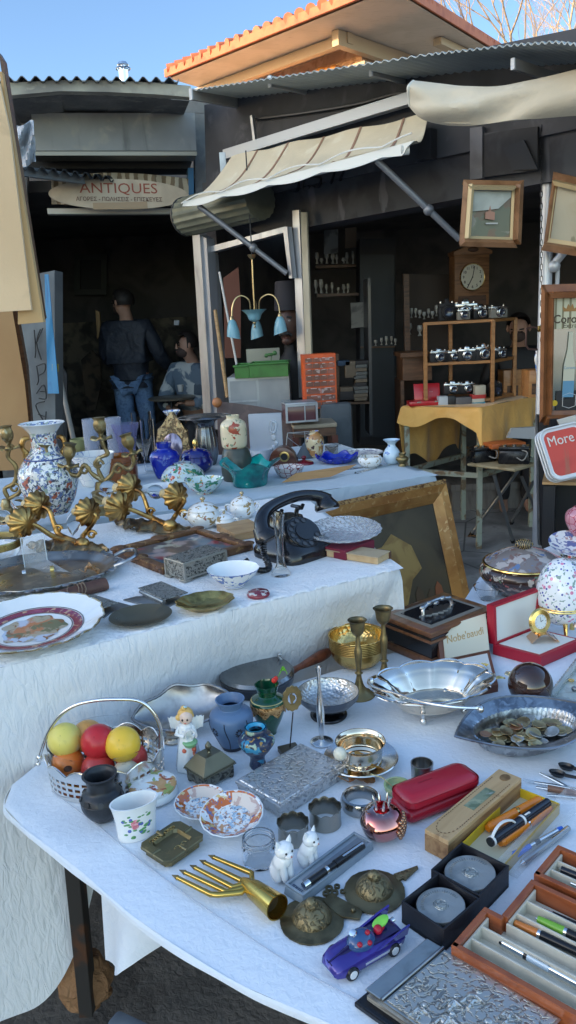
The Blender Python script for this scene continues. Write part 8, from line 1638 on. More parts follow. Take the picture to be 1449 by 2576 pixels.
P('body',box(wx,.16,hz,(0,.08,0),bev=.003),M('maroon_panel',(.09,.03,.035),.25,coat=.4),t)
eb=NB()
for x in (-1,1):
 box(.012,.012,hz+.004,(x*wx*.48,0,0),bm=eb)
for z in (0,hz-.008): box(wx*.93,.012,.01,(0,0,z),bm=eb)
box(.006,.008,hz,(wx*.1,-.002,0),bm=eb)
P('metal_edges',eb,alum,t,False); P('lid',box(wx*1.02,.17,.012,(0,.08,hz),bev=.003),alum,t)
# ---- interior: books, dresser, cabinet glints
bkm=[M('grey_book',(.13,.13,.12),.7),M('tan_book',(.17,.13,.09),.7),M('blue_book',(.03,.06,.11),.6),M('dark_book',(.04,.035,.035),.7)]
rr=random.Random(9)
t=T('book_shelf','dark shelf unit behind the orange drawers, stacked with books','shelf',A(895,1090,5.6)); inv=t.location
P('side',quad([A(845,890,5.65)-inv,A(852,890,5.65)-inv,A(856,1095,5.65)-inv,A(849,1095,5.65)-inv],.3),wood_dark,t,False); P('side',quad([A(925,700,5.65)-inv,A(932,700,5.65)-inv,A(938,1095,5.65)-inv,A(930,1095,5.65)-inv],.3),M('shelf_edge_dark',(.03,.035,.045),.3,coat=.3),t,False)
P('shelf_board',quad([A(850,1012,5.62)-inv,A(930,1010,5.62)-inv,A(930,1016,5.62)-inv,A(850,1018,5.62)-inv],.3),wood_dark,t,False)
for i in range(11):
 v=1008-i*9.2; x0=892+rr.uniform(-3,3); x1=925+rr.uniform(-3,2)
 blockpx('old_book','worn old book lying in the tall stack on the dark shelf','book',x0,x1,v-8,v,5.58,.18,bkm[rr.choice((0,1,1,3))],bev=.001,grp='books stacked on the dark shelf')
for i,(x0,x1,v0,v1,c) in enumerate(((856,890,985,1006,3),(858,888,975,985,1),(870,896,910,950,1),(850,880,908,920,2))): blockpx('old_book',['dark book low at the left of the shelf','tan book lying on the dark one at the left of the shelf','tan folder standing between the left books and the stack','blue book leaning high at the left of the shelf'][i],'book',x0,x1,v0,v1,5.58,.15,bkm[c],bev=.001)
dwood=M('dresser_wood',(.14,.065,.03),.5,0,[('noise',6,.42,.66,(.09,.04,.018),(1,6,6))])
t=T('dresser','tall brown wooden dresser in the dark shop left of the camera shelf','dresser',A(1030,1160,5.9)); inv=t.location
def dq(nm,px,y,th,m=dwood): P(nm,quad([A(u,v,y)-inv for u,v in px],th),m,t,False)
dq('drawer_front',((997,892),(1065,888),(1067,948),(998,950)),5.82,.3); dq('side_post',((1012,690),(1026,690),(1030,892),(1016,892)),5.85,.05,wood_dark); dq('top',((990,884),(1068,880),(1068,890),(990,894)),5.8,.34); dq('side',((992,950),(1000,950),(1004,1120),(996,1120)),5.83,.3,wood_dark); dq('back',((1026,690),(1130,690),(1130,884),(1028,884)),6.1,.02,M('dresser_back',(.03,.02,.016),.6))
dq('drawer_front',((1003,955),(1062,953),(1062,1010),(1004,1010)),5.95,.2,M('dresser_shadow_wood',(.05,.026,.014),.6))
P('knob',ball(.012,A(1036,918,5.8)-inv,8),brass,t)
dimgl=M('dusty_glassware',(.5,.5,.47),.15,0,trans=.3)
rr=random.Random(12)
for i,(u,v,h,w_) in enumerate([(1035,800,24,9),(1046,798,22,8),(1056,800,20,10),(1067,803,18,9),(1078,799,22,8),(1088,801,18,9),(1098,795,26,9),(1030,842,28,14),(1056,845,26,14),(960,868,18,8),(972,868,22,8),(985,866,20,7),(995,868,16,8),(945,870,14,9)]):
 y=5.9 if u>1010 else 6.3; a=A(u,v,y); k=mpp(a); TM('glass_ornament','small dusty glass or china ornament on the dark dresser shelf','ornament',lathe(smoothprof([(w_*.4*k,0),(w_*.15*k,h*.3*k),(w_*.5*k,h*.6*k),(w_*.45*k,h*k)])+[(0,h*k)],12),dimgl,a,0,'glass and china ornaments in the dark shop')
slab('photo_print','pale portrait photograph standing in the dark cabinet','photograph',((882,762),(917,760),(918,822),(884,826)),6.2,.01,M('old_photo',(.16,.16,.15),.5,0,[('noise',6,.46,.58,(.06,.06,.06))]))
t=T('stock_shelf','dark wall shelf crowded with dim glass in the depth of the right shop','shelf',A(880,720,6.7)); inv=t.location
for v in (668,742): P('shelf_board',quad([A(795,v,6.7)-inv,A(900,v-4,6.7)-inv,A(900,v+3,6.7)-inv,A(795,v+7,6.7)-inv],.2),wood_dark,t,False)
for i in range(15):
 u,v=798+(i%8)*13+rr.uniform(-3,3),(668,742)[i//8]-4; h,w_=rr.uniform(14,34),rr.uniform(7,13); a=A(u,v,6.65); k=mpp(a); TM('glass_ornament','small dusty glass or china ornament on the dark dresser shelf' if 0 else 'dim glass or china piece on the dark wall shelf','ornament',lathe(smoothprof([(w_*.4*k,0),(w_*.2*k,h*.3*k),(w_*.5*k,h*.6*k),(w_*.35*k,h*k)])+[(0,h*k)],12),dimgl,a,0,'dim pieces on the dark wall shelf')
for lb,x0,x1,v0,v1 in (('dim pale print hanging high in the dark right shop','815','850','580','640'),('dim brown print hanging in the dark right shop, right of the pale one','868','896','575','625')): slab('wall_print',lb,'print',((int(x0),int(v0)),(int(x1),int(v0)-3),(int(x1),int(v1)-3),(int(x0),int(v1))),6.6,.02,M('dim_pale_print',(.22,.23,.22),.6,0,[('noise',9,.45,.6,(.1,.1,.1))]) if 'pale' in lb[:9] else M('dim_brown_print',(.16,.11,.07),.6))
t=T('cabinet_glass','dark glazed cabinet standing behind the books','cabinet',A(960,1130,6.35)); inv=t.location
P('carcass',quad([A(905,600,6.4)-inv,A(995,600,6.4)-inv,A(995,1120,6.4)-inv,A(905,1120,6.4)-inv],.3),M('cabinet_black',(.015,.016,.02),.6),t,False); P('glass_door',quad([A(906,640,6.36)-inv,A(992,640,6.36)-inv,A(993,1100,6.36)-inv,A(908,1100,6.36)-inv],.005),M('cabinet_pane',(.015,.022,.03),.5),t,False); P('shelf',quad([A(906,872,6.34)-inv,A(993,870,6.34)-inv,A(993,874,6.34)-inv,A(906,876,6.34)-inv],.02),alum if 0 else wood_dark,t,False)
fdm=M('faint_frame',(.07,.075,.07),.6)
t=T('wall_picture','dim framed picture on the back wall of the left shop','picture',A(228,690,9.2)); inv=t.location
fb=NB()
for px in (((188,640),(270,640),(270,654),(188,654)),((188,728),(268,728),(268,742),(188,742)),((188,655),(203,655),(203,727),(188,727)),((256,655),(270,655),(269,727),(256,727))): quad([A(u,v,9.2)-inv for u,v in px],.03,fb)
P('frame',fb,fdm,t,False); P('picture',quad([A(203,654,9.22)-inv,A(256,654,9.22)-inv,A(256,728,9.22)-inv,A(203,728,9.22)-inv],.01),M('dim_print',(.02,.022,.024),.5),t,False)
slab('hanging_tag','tiny white paper tag hanging in the left shop','tag',((438,806),(451,806),(450,818),(438,818)),7.4,.004,M('white_tag',(.4,.42,.45),.6)); slab('gilt_picture_edge','narrow gilt picture edge seen past the standing man','picture',((242,780),(252,785),(255,840),(246,852)),7.6,.03,M('gilt_edge_dim',(.3,.17,.06),.5))
slab('brown_jug_board','mottled brown painted board low in the left shop','board',((206,905),(232,880),(252,900),(258,960),(242,1030),(222,1030),(212,960)),8.2,.03,M('brown_dim_board',(.10,.07,.045),.8,0,[('noise',9,.45,.6,(.03,.022,.016))]))
a=A(432,998,7.0); a.z-=.27; t=T('cafe_table','small round metal cafe table in front of the seated man','table',(a.x,a.y,.27)); P('tabletop',lathe([(0,a.z-.02),(.21,a.z-.02),(.215,a.z-.008),(.2,a.z),(0,a.z)],36),M('pale_metal_top',(.22,.2,.16),.35,.5),t)
for i in range(3): an=i*2.1+.5; P('leg',rod((.05*math.cos(an),.05*math.sin(an),a.z-.02),(.2*math.cos(an),.2*math.sin(an),0),.012),blackpaint,t)
TM('coffee_cup','small white paper cup on the round cafe table','cup',lathe(hollow([(.022,0),(.03,.06)],.002,0),18),M('paper_cup',(.5,.5,.48),.5),A(455,985,6.98))
# ---- pictures and clock at the right post
def framed(lb,px,y,fw,m,pic,dys=(0,0,0,0),depth=.03,name='framed_painting',cat='painting',slipm=None):
 ps=[A(u,v,y+d) for (u,v),d in zip(px,dys)]; t=T(name,lb,cat,ps[3]); inv=ps[3]; c=sum(ps,Vector())/4
 def ins(f): return [p.lerp(c,f) for p in ps]
 n=(ps[1]-ps[0]).cross(ps[2]-ps[1]).normalized(); n=n if n.dot(O-c)>0 else -n
 def ring(f0,f1,h0,h1,nm,mm):
  b=NB(); o_,i_=ins(f0),ins(f1)
  for i in range(4): quad([o_[i]+n*h0-inv,o_[(i+1)%4]+n*h0-inv,i_[(i+1)%4]+n*h1-inv,i_[i]+n*h1-inv],depth,b)
  P(nm,b,mm,t,False)
 ring(0,fw*.62,.0,.012,'frame',m); ring(fw*.62,fw,.008,.002,'slip',slipm or M('pale_gilt_slip',(.45,.34,.18),.45,.3))
 P('picture',quad([p-n*.004-inv for p in ins(fw*.97)],.006),pic,t,False); return t,ins,n,inv
fwd=M('walnut_frame',(.24,.12,.055),.4,0,[('noise',14,.42,.66,(.16,.075,.03))],coat=.2)
pic1=M('church_landscape',(.17,.17,.1),.4,0,[('noise',5,.45,.58,(.09,.095,.055)),('noise',9,.55,.62,(.13,.075,.04),None,4),('noise',14,.6,.66,(.2,.18,.14),None,8)],coat=.3)
t,ins,n,inv=framed('landscape painting in a brown and gilt frame hanging above the wall clock','x' and ((1166,452),(1305,455),(1298,616),(1155,612)),3.72,.24,fwd,pic1)
c4=ins(.24);
def on(f,a,b,h=.004): return (c4[0].lerp(c4[1],a)).lerp(c4[3].lerp(c4[2],a),b)+n*h-inv
P('painted_sky',quad([on(0,.02,.02),on(0,.98,.02),on(0,.98,.18),on(0,.7,.42),on(0,.4,.46),on(0,.02,.5)],.003),M('grey_sky_paint',(.36,.38,.34),.45,0,[('noise',7,.42,.64,(.27,.29,.25))]),t,False)
P('painted_church',quad([on(0,.40,.64,.006),on(0,.40,.50,.006),on(0,.47,.48,.006),on(0,.50,.36,.006),on(0,.53,.48,.006),on(0,.62,.5,.006),on(0,.62,.66,.006)],.003),M('brick_paint',(.28,.12,.07),.4,coat=.3),t,False)
P('painted_fence',quad([on(0,.42,.72,.006),on(0,.7,.71,.006),on(0,.7,.74,.006),on(0,.42,.75,.006)],.003),M('white_paint_stroke',(.4,.4,.37),.4),t,False)
pic2=M('plant_print',(.34,.31,.22),.4,0,[('noise',14,.58,.64,(.18,.17,.1),(1,1,.5)),('noise',6,.45,.65,(.3,.27,.18))],coat=.3)
framed('print of a plant in a brown frame hanging from the canopy post','x' and ((1392,432),(1478,452),(1460,640),(1366,625)),3.85,.3,fwd,pic2,(0,-.1,-.1,0))
a=A(1187,770,5.85); k=mpp(a); t=T('wall_clock','brown wooden wall clock with a white dial reading seven','clock',a,R(10)); w_=46*k; hz=140*k
P('case',box(2*w_,.11,hz*.9,(0,.055,0),bev=.006),wood_mid,t); P('plinth',box(2*w_*.8,.1,hz*.3,(0,.05,-hz*.3)),wood_dark,t,False)
P('pediment',prism([(-w_*1.1,0),(-w_*1.1,hz*.06),(-w_*.75,hz*.1),(-w_*.3,hz*.15),(0,hz*.17),(w_*.3,hz*.15),(w_*.75,hz*.1),(w_*1.1,hz*.06),(w_*1.1,0)],-.02,.10,bev=.004,m=Matrix.Translation((0,.08,hz*.88))@Matrix.Rotation(PI/2,4,'X')),wood_mid,t)
P('carving',ball(9*k,(0,-.02,hz*.965),8,sc=(1.6,.4,.7)),wood_dark,t); P('lower_door',box(2*w_*.8,.006,hz*.16,(0,-.004,hz*.02)),wood_dark,t,False)
dm=Matrix.Translation((0,-.002,hz*.5))@Matrix.Rotation(PI/2,4,'X'); rd_=31*k
dl=P('dial',lathe([(0,.004),(rd_,.004),(rd_,.007),(0,.007)],48,m=dm),M('cream_dial',(.62,.6,.5),.4),t); P('bezel',lathe([(rd_,.003),(rd_*1.08,.003),(rd_*1.05,.012),(rd_*.99,.010)],48,m=dm,cap=False),brass,dl)
nb=NB()
for i in range(1,13): an=PI/2-i*PI/6; b=textbm(str(i),rd_*.3,.0006,bold=.0005); b.transform(dm@Matrix.Translation((rd_*.76*math.cos(an),rd_*.76*math.sin(an),.0072))); join(nb,b)
P('numerals',nb,blackpaint,dl,False)
hb=NB()
for an,L_,wd_ in ((PI/2-.2,rd_*.85,.0026),(PI/2-.2+PI+.45 if 0 else -PI/2-.5,rd_*.6 if 0 else rd_*.95,.003)): rod((0,0,.009),(L_*math.cos(an),L_*math.sin(an),.009),wd_,hb,6)
ball(.005,(0,0,.009),6,hb); hb.transform(dm); P('hands',hb,blackpaint,dl)
# ---- camera table, shelf and cameras
oc=M('orange_satin_cloth',(.88,.5,.14),.5,0,[('noise',5,.42,.66,(.8,.42,.1))],sheen=.3,bump=[('noise',9,.012)])
zt=A(1210,1024,5.1).z
t0,t1,t2,t3=A(1012,1036,5.4),A(1209,1046,5.08),A(1352,1046,5.6),A(1120,1020,5.6)
for q in (t0,t1,t2,t3): q.z=zt
t3=t0+t2-t1
pgm=M('pale_green_metal',(.38,.42,.34),.5,.2,[('noise',14,.5,.62,(.22,.16,.1))])
t=T('steel_frame_table','pale green steel frame table under the orange cloth','table',((t0.x+t2.x)/2,(t0.y+t2.y)/2,0)); inv=t.location
for q in (t0,t1,t2,t3): q2=q.lerp((t0+t2)/2,.06); P('leg',beam(Vector((q2.x,q2.y,0))-inv,q2-inv-Vector((0,0,.02)),.035,.035),pgm,t,False)
P('tabletop',prism([tuple((q.lerp((t0+t2)/2,.03)-inv).xy) for q in (t0,t1,t2,t3)],zt-.02,zt-.004),wood_mid,t,False)
for a,b in ((t0,t1),(t1,t2),(t0,t3)): a2,b2=a.lerp((t0+t2)/2,.06),b.lerp((t0+t2)/2,.06); P('stretcher',beam(Vector((a2.x,a2.y,.52))-inv,Vector((b2.x,b2.y,.52))-inv,.03,.035),pgm,t,False)
bm=sheet(lambda a,b:t0.lerp(t1,a).lerp(t3.lerp(t2,a),b)+Vector((0,0,.003*math.sin(a*17)*math.sin(b*13)+.002)),30,24)
def zbo(a):
 x=a*3
 if x<1: return zt-.42+.06*math.sin(x*9)             # left side
 if x<2: y=x-1; return zt-(.08+.06*y+.05*math.sin(y*8)+(.26 if y>.86 else 0)*(y-.86)/.14)
 y=x-2; return zt-(.40-.25*y+.03*math.sin(y*11))
join(bm,drape([t3.xy,t0.xy,(t0.lerp(t1,.5)).xy,t1.xy,t2.xy],zt,zbo,.018,16,.02,3,12,.02)); bmesh.ops.remove_doubles(bm,verts=bm.verts,dist=.004)
TM('tablecloth','orange satin cloth hanging unevenly over the camera table','tablecloth',bm,oc)
shw=M('honey_wood',(.42,.2,.07),.4,0,[('noise',8,.42,.66,(.34,.15,.05),(1,1,6))],coat=.2)
ys=5.4; t=T('wooden_shelf','honey-coloured open wooden shelf of cameras standing on the orange cloth','shelf',A(1180,1022,ys)); inv=t.location; inv.z=zt+.003; t.location=inv
sA,sB,sC=A(1069,812,ys),A(1240,818,ys-.06),A(1296,812,ys+.22); sD=sA+sC-sB
def lvl(p,z): return Vector((p.x,p.y,z))-inv
for q in (sA,sB,sC,sD): P('upright',beam(lvl(q,inv.z),lvl(q,sA.z-.002),.026,.026),shw,t,False)
for v in (814,916,1010):
 zz=A(1069,v,ys).z if v<1000 else inv.z+.02
 P('shelf_board',prism([tuple((q.lerp((sA+sC)/2,-.03)-inv).xy) for q in (sA,sB,sC,sD)],zz-inv.z-.012,zz-inv.z+.008,bev=.002),shw,t,False)
cmb=M('camera_leatherette',(.02,.02,.023),.55,bump=[('noise',200,.0006)]); cmc=M('camera_chrome',(.6,.6,.6),.25,1); cmg=M('camera_grey',(.28,.27,.24),.5); len_=M('lens_glass',(.02,.025,.05),.04,coat=1)
def camera(lb,u,vb,w,h,y,kind='slr',rz=0,z=None):
 a=A(u,vb,y);
 if z is not None: a.z=z
 k=mpp(a); W_,H_=w*k,h*k; t=T('film_camera',lb,'camera',a,rz,'old film cameras'); D_=.045
 P('body',box(W_,D_,H_*.62,bev=.004),cmb if kind!='box' else cmg,t); P('top_plate',box(W_*.98,D_*.9,H_*.22,(0,0,H_*.62),bev=.004),cmc if kind!='fold' else cmb,t)
 if kind in('slr','fold'): P('viewfinder',box(W_*.34,D_*.9,H_*.26,(0,0,H_*.80),bev=.005,taper=.7),cmc if kind=='slr' else cmb,t)
 lr=H_*.33; lm=Matrix.Translation((0,-D_/2,H_*.4))@Matrix.Rotation(PI/2,4,'X')
 L_=P('lens',lathe([(lr,0),(lr,.012),(lr*.88,.014),(lr*.88,.03),(lr*.7,.032),(lr*.62,.026)],24,m=lm,cap=False),cmc if kind!='fold' else cmb,t); P('lens_ring',lathe([(lr*1.02,.004),(lr*1.06,.006),(lr*1.02,.01)],24,m=lm,cap=False),blackplastic,L_); P('lens_glass',lathe([(0,.024),(lr*.4,.025),(lr*.66,.028)],20,m=lm,cap=False),len_,L_)
 kb=NB()
 for s in (-.36,.34): lathe([(W_*.07,0),(W_*.07,H_*.08),(0,H_*.08)],14,bm=kb,m=Matrix.Translation((s*W_,0,H_*.84)))
 P('knobs',kb,cmc,t); return t
zt1=sA.z+.008; zt2=A(1069,916,ys).z+.008; zt3=inv.z+.03
for args in (('tall black folding camera at the left of the top shelf',1123,805,42,50,ys+.04,'fold',.1,zt1),('black and chrome camera lying behind the grey box camera on the top shelf',1170,800,60,46,ys+.12,'slr',-.1,zt1),('small grey box camera at the front of the top shelf',1165,806,32,30,ys-.02,'box',.0,zt1),('black camera with a chrome top, right of the grey box camera',1207,806,42,34,ys,'slr',.25,zt1),('grey and black cine camera at the right end of the top shelf',1252,806,46,34,ys-.02,'box',.3,zt1),
('chrome camera with a big lens at the left of the middle shelf',1103,911,48,34,ys,'slr',.15,zt2),('small chrome camera second from the left on the middle shelf',1141,911,34,30,ys+.03,'slr',.0,zt2),('chrome and black camera in the middle of the middle shelf',1174,911,44,36,ys-.02,'slr',-.1,zt2),('chrome camera with a pointed viewfinder right of centre on the middle shelf',1214,911,42,40,ys-.02,'slr',.2,zt2),('chrome camera at the right end of the middle shelf behind the upright',1256,906,36,30,ys+.08,'slr',.3,zt2),
('chrome camera at the left of the bottom shelf above the small boxes',1138,996,46,32,ys+.02,'slr',.0,zt3+.03),('black camera with chrome top next to the books on the bottom shelf',1174,994,38,30,ys+.03,'slr',.1,zt3+.03),('black camera at the right end of the bottom shelf',1244,1004,36,38,ys+.02,'fold',.2,zt3)): camera(*args)
for nm,lb,cat,x0,x1,v0,v1,m in (('film_box','white and blue film box on the orange cloth','box',1104,1127,998,1023,M('white_blue_card',(.5,.55,.6),.5)),('film_box','small black camera box right of the white film box','box',1128,1146,998,1025,blackpaint),('film_box','dark grey camera box in front of the bottom shelf','box',1147,1186,1000,1023,M('grey_box_card',(.1,.1,.11),.5)),('small_book','blue book at the bottom of the little pile on the orange cloth','book',1187,1221,1012,1024,M('teal_book',(.06,.25,.33),.5)),('small_book','white book in the middle of the little pile','book',1188,1219,1003,1012,M('white_book',(.5,.5,.45),.5)),('small_book','red book near the top of the little pile','book',1188,1222,993,1003,M('red_book',(.4,.03,.03),.5)),('small_book','cream card box standing on top of the little pile of books','box',1196,1222,970,993,M('cream_book',(.45,.42,.34),.5))):
 o,_,_=blockpx(nm,lb,cat,x0,x1,v0,v1,ys-.1,.07,m,bev=.001)
t=T('red_tool_case','bright red open instrument case on the orange cloth','case',A(1070,1018,ys-.02)); inv2=t.location; k=mpp(inv2)
rdm=M('red_case_plastic',(.5,.012,.02),.35,coat=.3)
P('tray',box(88*k,.12,11*k,(0,.0,0),bev=.003),rdm,t); P('lid',box(66*k,.012,42*k,(9*k,.06,9*k),(-.25,0,0),bev=.003),rdm,t); P('clasps',box(10*k,.006,3*k,(-20*k,-.062,8*k),bm=box(10*k,.006,3*k,(24*k,-.062,8*k))),cmc,t,False)
b=NB(); [box((.004,.007,.003)[i%3],.004,.0005,(-.032+i*.009,0,0),bm=b) for i in range(8) if i!=4]; b.transform(Matrix.Translation((9*k,.042,30*k))@Matrix.Rotation(PI/2-.25,4,'X')); P('lettering',b,M('pink_print',(.6,.25,.25),.5),t,False)
for lb,x0,x1,v0,v1,y in (('pale wooden crate right of the camera shelf',1266,1312,932,1012,5.65),('small pale wooden frame box at the right behind the mirror',1330,1366,932,1000,4.9)):
 a=A((x0+x1)/2,v1,y); k=mpp(a); t=T('wooden_crate',lb,'crate',a); W_,H_=(x1-x0)*k,(v1-v0)*k; P('frame',box(W_,.16,H_,(0,.08,0),bev=.004),shw,t); P('opening',box(W_*.6,.004,H_*.4,(0,-.001,H_*.12)),wood_dark,t,False); P('knob',ball(.012,(W_*.1,-.01,H_*.3),8),brass,t)
ft=[A(1172,1164,4.55),A(1352,1164,4.75)]; zf=A(1260,1172,4.85).z
c,rz,sx,sy=rect(zf,(1296,1180),(1356,1164),(1172,1166)); t=T('folding_table','small folding table with a worn pale top and crossed steel legs','table',(c.x,c.y,0),rz); im=matof(t.location,rz).inverted()
P('tabletop',box(sx,sy,.018,(0,0,zf-.018),bev=.006),M('worn_pale_top',(.4,.33,.2),.6,0,[('noise',9,.45,.62,(.28,.21,.11))]),t)
lgm=M('grey_tube_leg',(.25,.26,.27),.35,.7); rub=blackplastic
for a,b in (((1303,1184),G(1181,1350,0)),((1243,1195),G(1292,1368,0)),((1312,1200),G(1362,1318,0)),((1342,1212),G(1284,1320,0))):
 q=im@b; p_=im@A(*a,b.y-.25 if b.x<1.6 else b.y-.3); p_.z=min(p_.z,zf-.02); lg=P('leg',rod(q,p_,.0125),lgm,t); P('rubber_foot',rod(q,q+(p_-q).normalized()*.04,.016),rub,lg)
zc=zf
for lb,u,v,w_,h_,rz in (('black binocular case with chrome fittings on the folding table, at the left',1220,1163,64,40,.25),('black typewriter-like camera case with a strap on the folding table, at the right',1292,1168,78,46,-.35)):
 a=G(u,v,zc); k=mpp(a); t=T('leather_case',lb,'camera case',a,rz); W_,H_=w_*k,h_*k
 P('body',box(W_,.12,H_*.75,(0,.05,0),bev=.012,taper=.92),blackplastic,t); P('lid',box(W_*.95,.12,H_*.2,(0,.05,H_*.75),bev=.006),blackplastic,t)
 cb_=NB()
 for s in (-.3,0,.3): lathe([(.012,0),(.014,.01),(.008,.014),(0,.014)],14,bm=cb_,m=Matrix.Translation((s*W_,.03,H_*.93)))
 P('chrome_fittings',cb_,cmc,t); P('strap',tube(curve([(W_*.1,-.02,H_*.4),(W_*.3,-.05,H_*.3),(W_*.42,-.03,H_*.7),(W_*.2,0,H_*.8)],4),.004,6),M('grey_strap',(.3,.29,.27),.6),t)
q=G(1280,1130,zc+.09); TM('orange_box','flat orange box lying across the black cases','box',box(.24,.15,.03,bev=.002),M('burnt_orange_box',(.5,.13,.035),.5),q+Vector((0,.12,-.0)),R(12));
slab('grey_board','pale grey board standing behind the black cases','board',((1284,1076),(1350,1072),(1352,1103),(1273,1100)),5.0,.03,M('pale_grey_lid',(.34,.36,.38),.5))
bg3=M('grey_bench_wood',(.22,.2,.18),.7,0,[('noise',6,.42,.66,(.16,.145,.13),(6,1,1))])
a=A(1240,1295,6.3); t=T('bench','low grey wooden bench standing in the back of the shop','bench',(a.x,a.y,0)); zb_=A(1240,1205,6.3).z; k=mpp(a)
P('seat',box(230*k,.3,.06,(0,0,zb_-.06),bev=.006),bg3,t); P('rail',box(220*k,.05,.18,(0,-.1,zb_-.24)),bg3,t,False)
for s in (-1,1): P('leg',box(.13,.2,zb_-.06,(s*85*k,0,0),bev=.006),bg3,t)
TM('dead_leaf','dry brown leaf on the concrete beside the folding table','leaf',leafbm(.09,.03,.01,.4,3),M('brown_dry_leaf',(0,0,0)),G(1178,1352,.006))
bkc=M('black_cabinet',(.018,.019,.022),.45)
a=A(1420,1360,3.3); ztr=A(1410,1212,3.3).z; k=mpp(A(1410,1212,3.3)); t=T('black_stand','black stand with a thin pale wooden top at the right edge','stand',(A(1370,1212,3.3).x+.22,3.40,0),R(-21))
P('top',box(.36,.3,.014,(0,0,ztr-.014)),wood_pale,t,False); P('panel',box(.05,.28,ztr-.02,(-.15,0,0)),bkc,t,False); P('panel',box(.33,.03,ztr-.02,(.005,.12,0)),bkc,t,False)
slab('partition_board','tall dark metal-edged board behind the stand at the right','board',((1349,1042),(1367,1040),(1369,1365),(1356,1368)),3.75,.2,bkc); slab('metal_strip','thin grey metal strip along the tall dark board','strip',((1346,1044),(1349,1044),(1356,1368),(1352,1368)),3.74,.02,steel)
trd=M('red_tray_enamel',(.5,.055,.03),.3,0,[('noise',6,.45,.6,(.42,.045,.025)),('noise',5,.6,.7,(.3,.1,.05),(3,.4,.4))],coat=.3); trw=M('white_tray_rim',(.6,.61,.62),.3,.2)
def trayo(x,y,rx,f,n=9):
 pts=[]
 for cx_,cy_,a0 in ((x-rx,y-rx,0),(-x+rx,y-rx,PI/2),(-x+rx,-y+rx,PI),(x-rx,-y+rx,1.5*PI)): pts+=[(cx_+rx*math.cos(a0+i*PI/2/n),cy_+rx*math.sin(a0+i*PI/2/n)) for i in range(n+1)]
 return pts
px_=[A(1352,1086,3.3),A(1392,1212,3.2),A(1424,1076,3.3)]
up=(px_[0]-px_[1]); Lt=up.length; up.normalize(); rt=(px_[2]-px_[0]); rt=(rt-up*rt.dot(up)).normalized(); no=rt.cross(up); no=no if no.y<0 else -no; Wt_=.19
for i,lb in enumerate(('front tray of three, red with white rim and white lettering','middle white-rimmed tray behind the red one','rearmost white-rimmed tray behind the red one')):
 c=px_[1]+up*Lt*.5+rt*Wt_*.5-no*.016*i-rt*.006*i; t=T('metal_tray',lb,'tray',c,0,'metal drinks trays'); mt=Matrix(((rt.x,up.x,no.x,0),(rt.y,up.y,no.y,0),(rt.z,up.z,no.z,0),(0,0,0,1)))
 P('rim',prism(trayo(Wt_*.5,Lt*.5,.04,1),-.004,.002,bev=.002,m=mt),trw,t); P('panel',prism(trayo(Wt_*.42,Lt*.43,.03,1),.0022,.0032,m=mt),trd if i==0 else trw,t,False); P('lip',tube([mt@Vector((x,y,.008)) for x,y in trayo(Wt_*.5,Lt*.5,.04,1)],.004,6,closed=True),trw,t)
 if i==0: b=textbm('More',.062,.0008,sx=.85); b.transform(mt@Matrix.Translation((-.012,Lt*.24,.0045))); P('lettering',b,M('white_lettering',(.6,.58,.52),.4),t,False)
mrf=M('mirror_frame_wood',(.22,.085,.03),.35,0,[('noise',10,.42,.66,(.15,.055,.02))],coat=.2)
t,ins,n,inv=framed('brown framed mirror printed with a crown and a beer bottle at the right edge','x' and ((1369,716),(1500,712),(1496,1058),(1364,1062)),3.6,.17,mrf,M('silvered_mirror',(.55,.58,.56),.08,.9,[('noise',3,.45,.6,(.4,.44,.4))]),name='advertising_mirror',cat='mirror',slipm=mrf)
c4=ins(.165)
def on(a,b,h=.002): return (c4[0].lerp(c4[1],a)).lerp(c4[3].lerp(c4[2],a),b)+n*h-inv
exx=(c4[1]-c4[0]).normalized(); eyy=n.cross(exx)
def mm(a,b,h=.004): o_=on(a,b,h); return Matrix(((exx.x,eyy.x,n.x,o_.x),(exx.y,eyy.y,n.y,o_.y),(exx.z,eyy.z,n.z,o_.z),(0,0,0,1)))
P('printed_label',quad([on(.06,.02),on(.94,.02),on(.94,.28),on(.06,.28)],.0015),M('cream_slats',(.5,.47,.32),.4,0,[('wave',9,.7,.9,(.2,.17,.09),(1,0,0))]),t,False)
gpm=M('gold_brown_print',(.3,.15,.04),.4)
b=textbm('Corona',.052,.0006,sx=.95,bold=.001); b.transform(mm(.5,.2)); P('lettering',b,M('black_brown_print',(.07,.045,.025),.4),t,False); b=textbm('Extra',.03,.0006); b.transform(mm(.5,.255)); P('lettering',b,M('black_brown_print',(0,0,0)),t,False)
b=prism([(-.03,-.012),(.03,-.012),(.036,.012),(.018,.0),(.01,.022),(0,.006),(-.01,.022),(-.018,0),(-.036,.012)],0,.001); b.transform(mm(.5,.11)); P('crown',b,gpm,t,False)
cw_=(c4[1]-c4[0]).length; ch_=(c4[3]-c4[0]).length
b=prism([(-.026,-.17),(.026,-.17),(.026,-.02),(.012,.05),(.009,.13),(-.009,.13),(-.012,.05),(-.026,-.02)],0,.001); b.transform(mm(.5,.56)); P('bottle_print',b,M('bottle_cream_print',(.5,.48,.36),.4),t,False)
b=prism([(-.026,-.165),(.026,-.165),(.026,-.09),(-.026,-.09)],0,.001); b.transform(mm(.5,.56,.0056)); P('bottle_label',b,M('blue_label_print',(.1,.25,.38),.4),t,False)
b=textbm('Corona',.018,.0004); b.transform(mm(.5,.62,.0056)); P('lettering',b,M('blue_label_print',(0,0,0)),t,False)
b=prism([(-.06,-.05),(.06,-.05),(.06,.04),(-.06,.04)],0,.001); b.transform(mm(.5,.9)); P('dark_print',b,blackpaint,t,False)
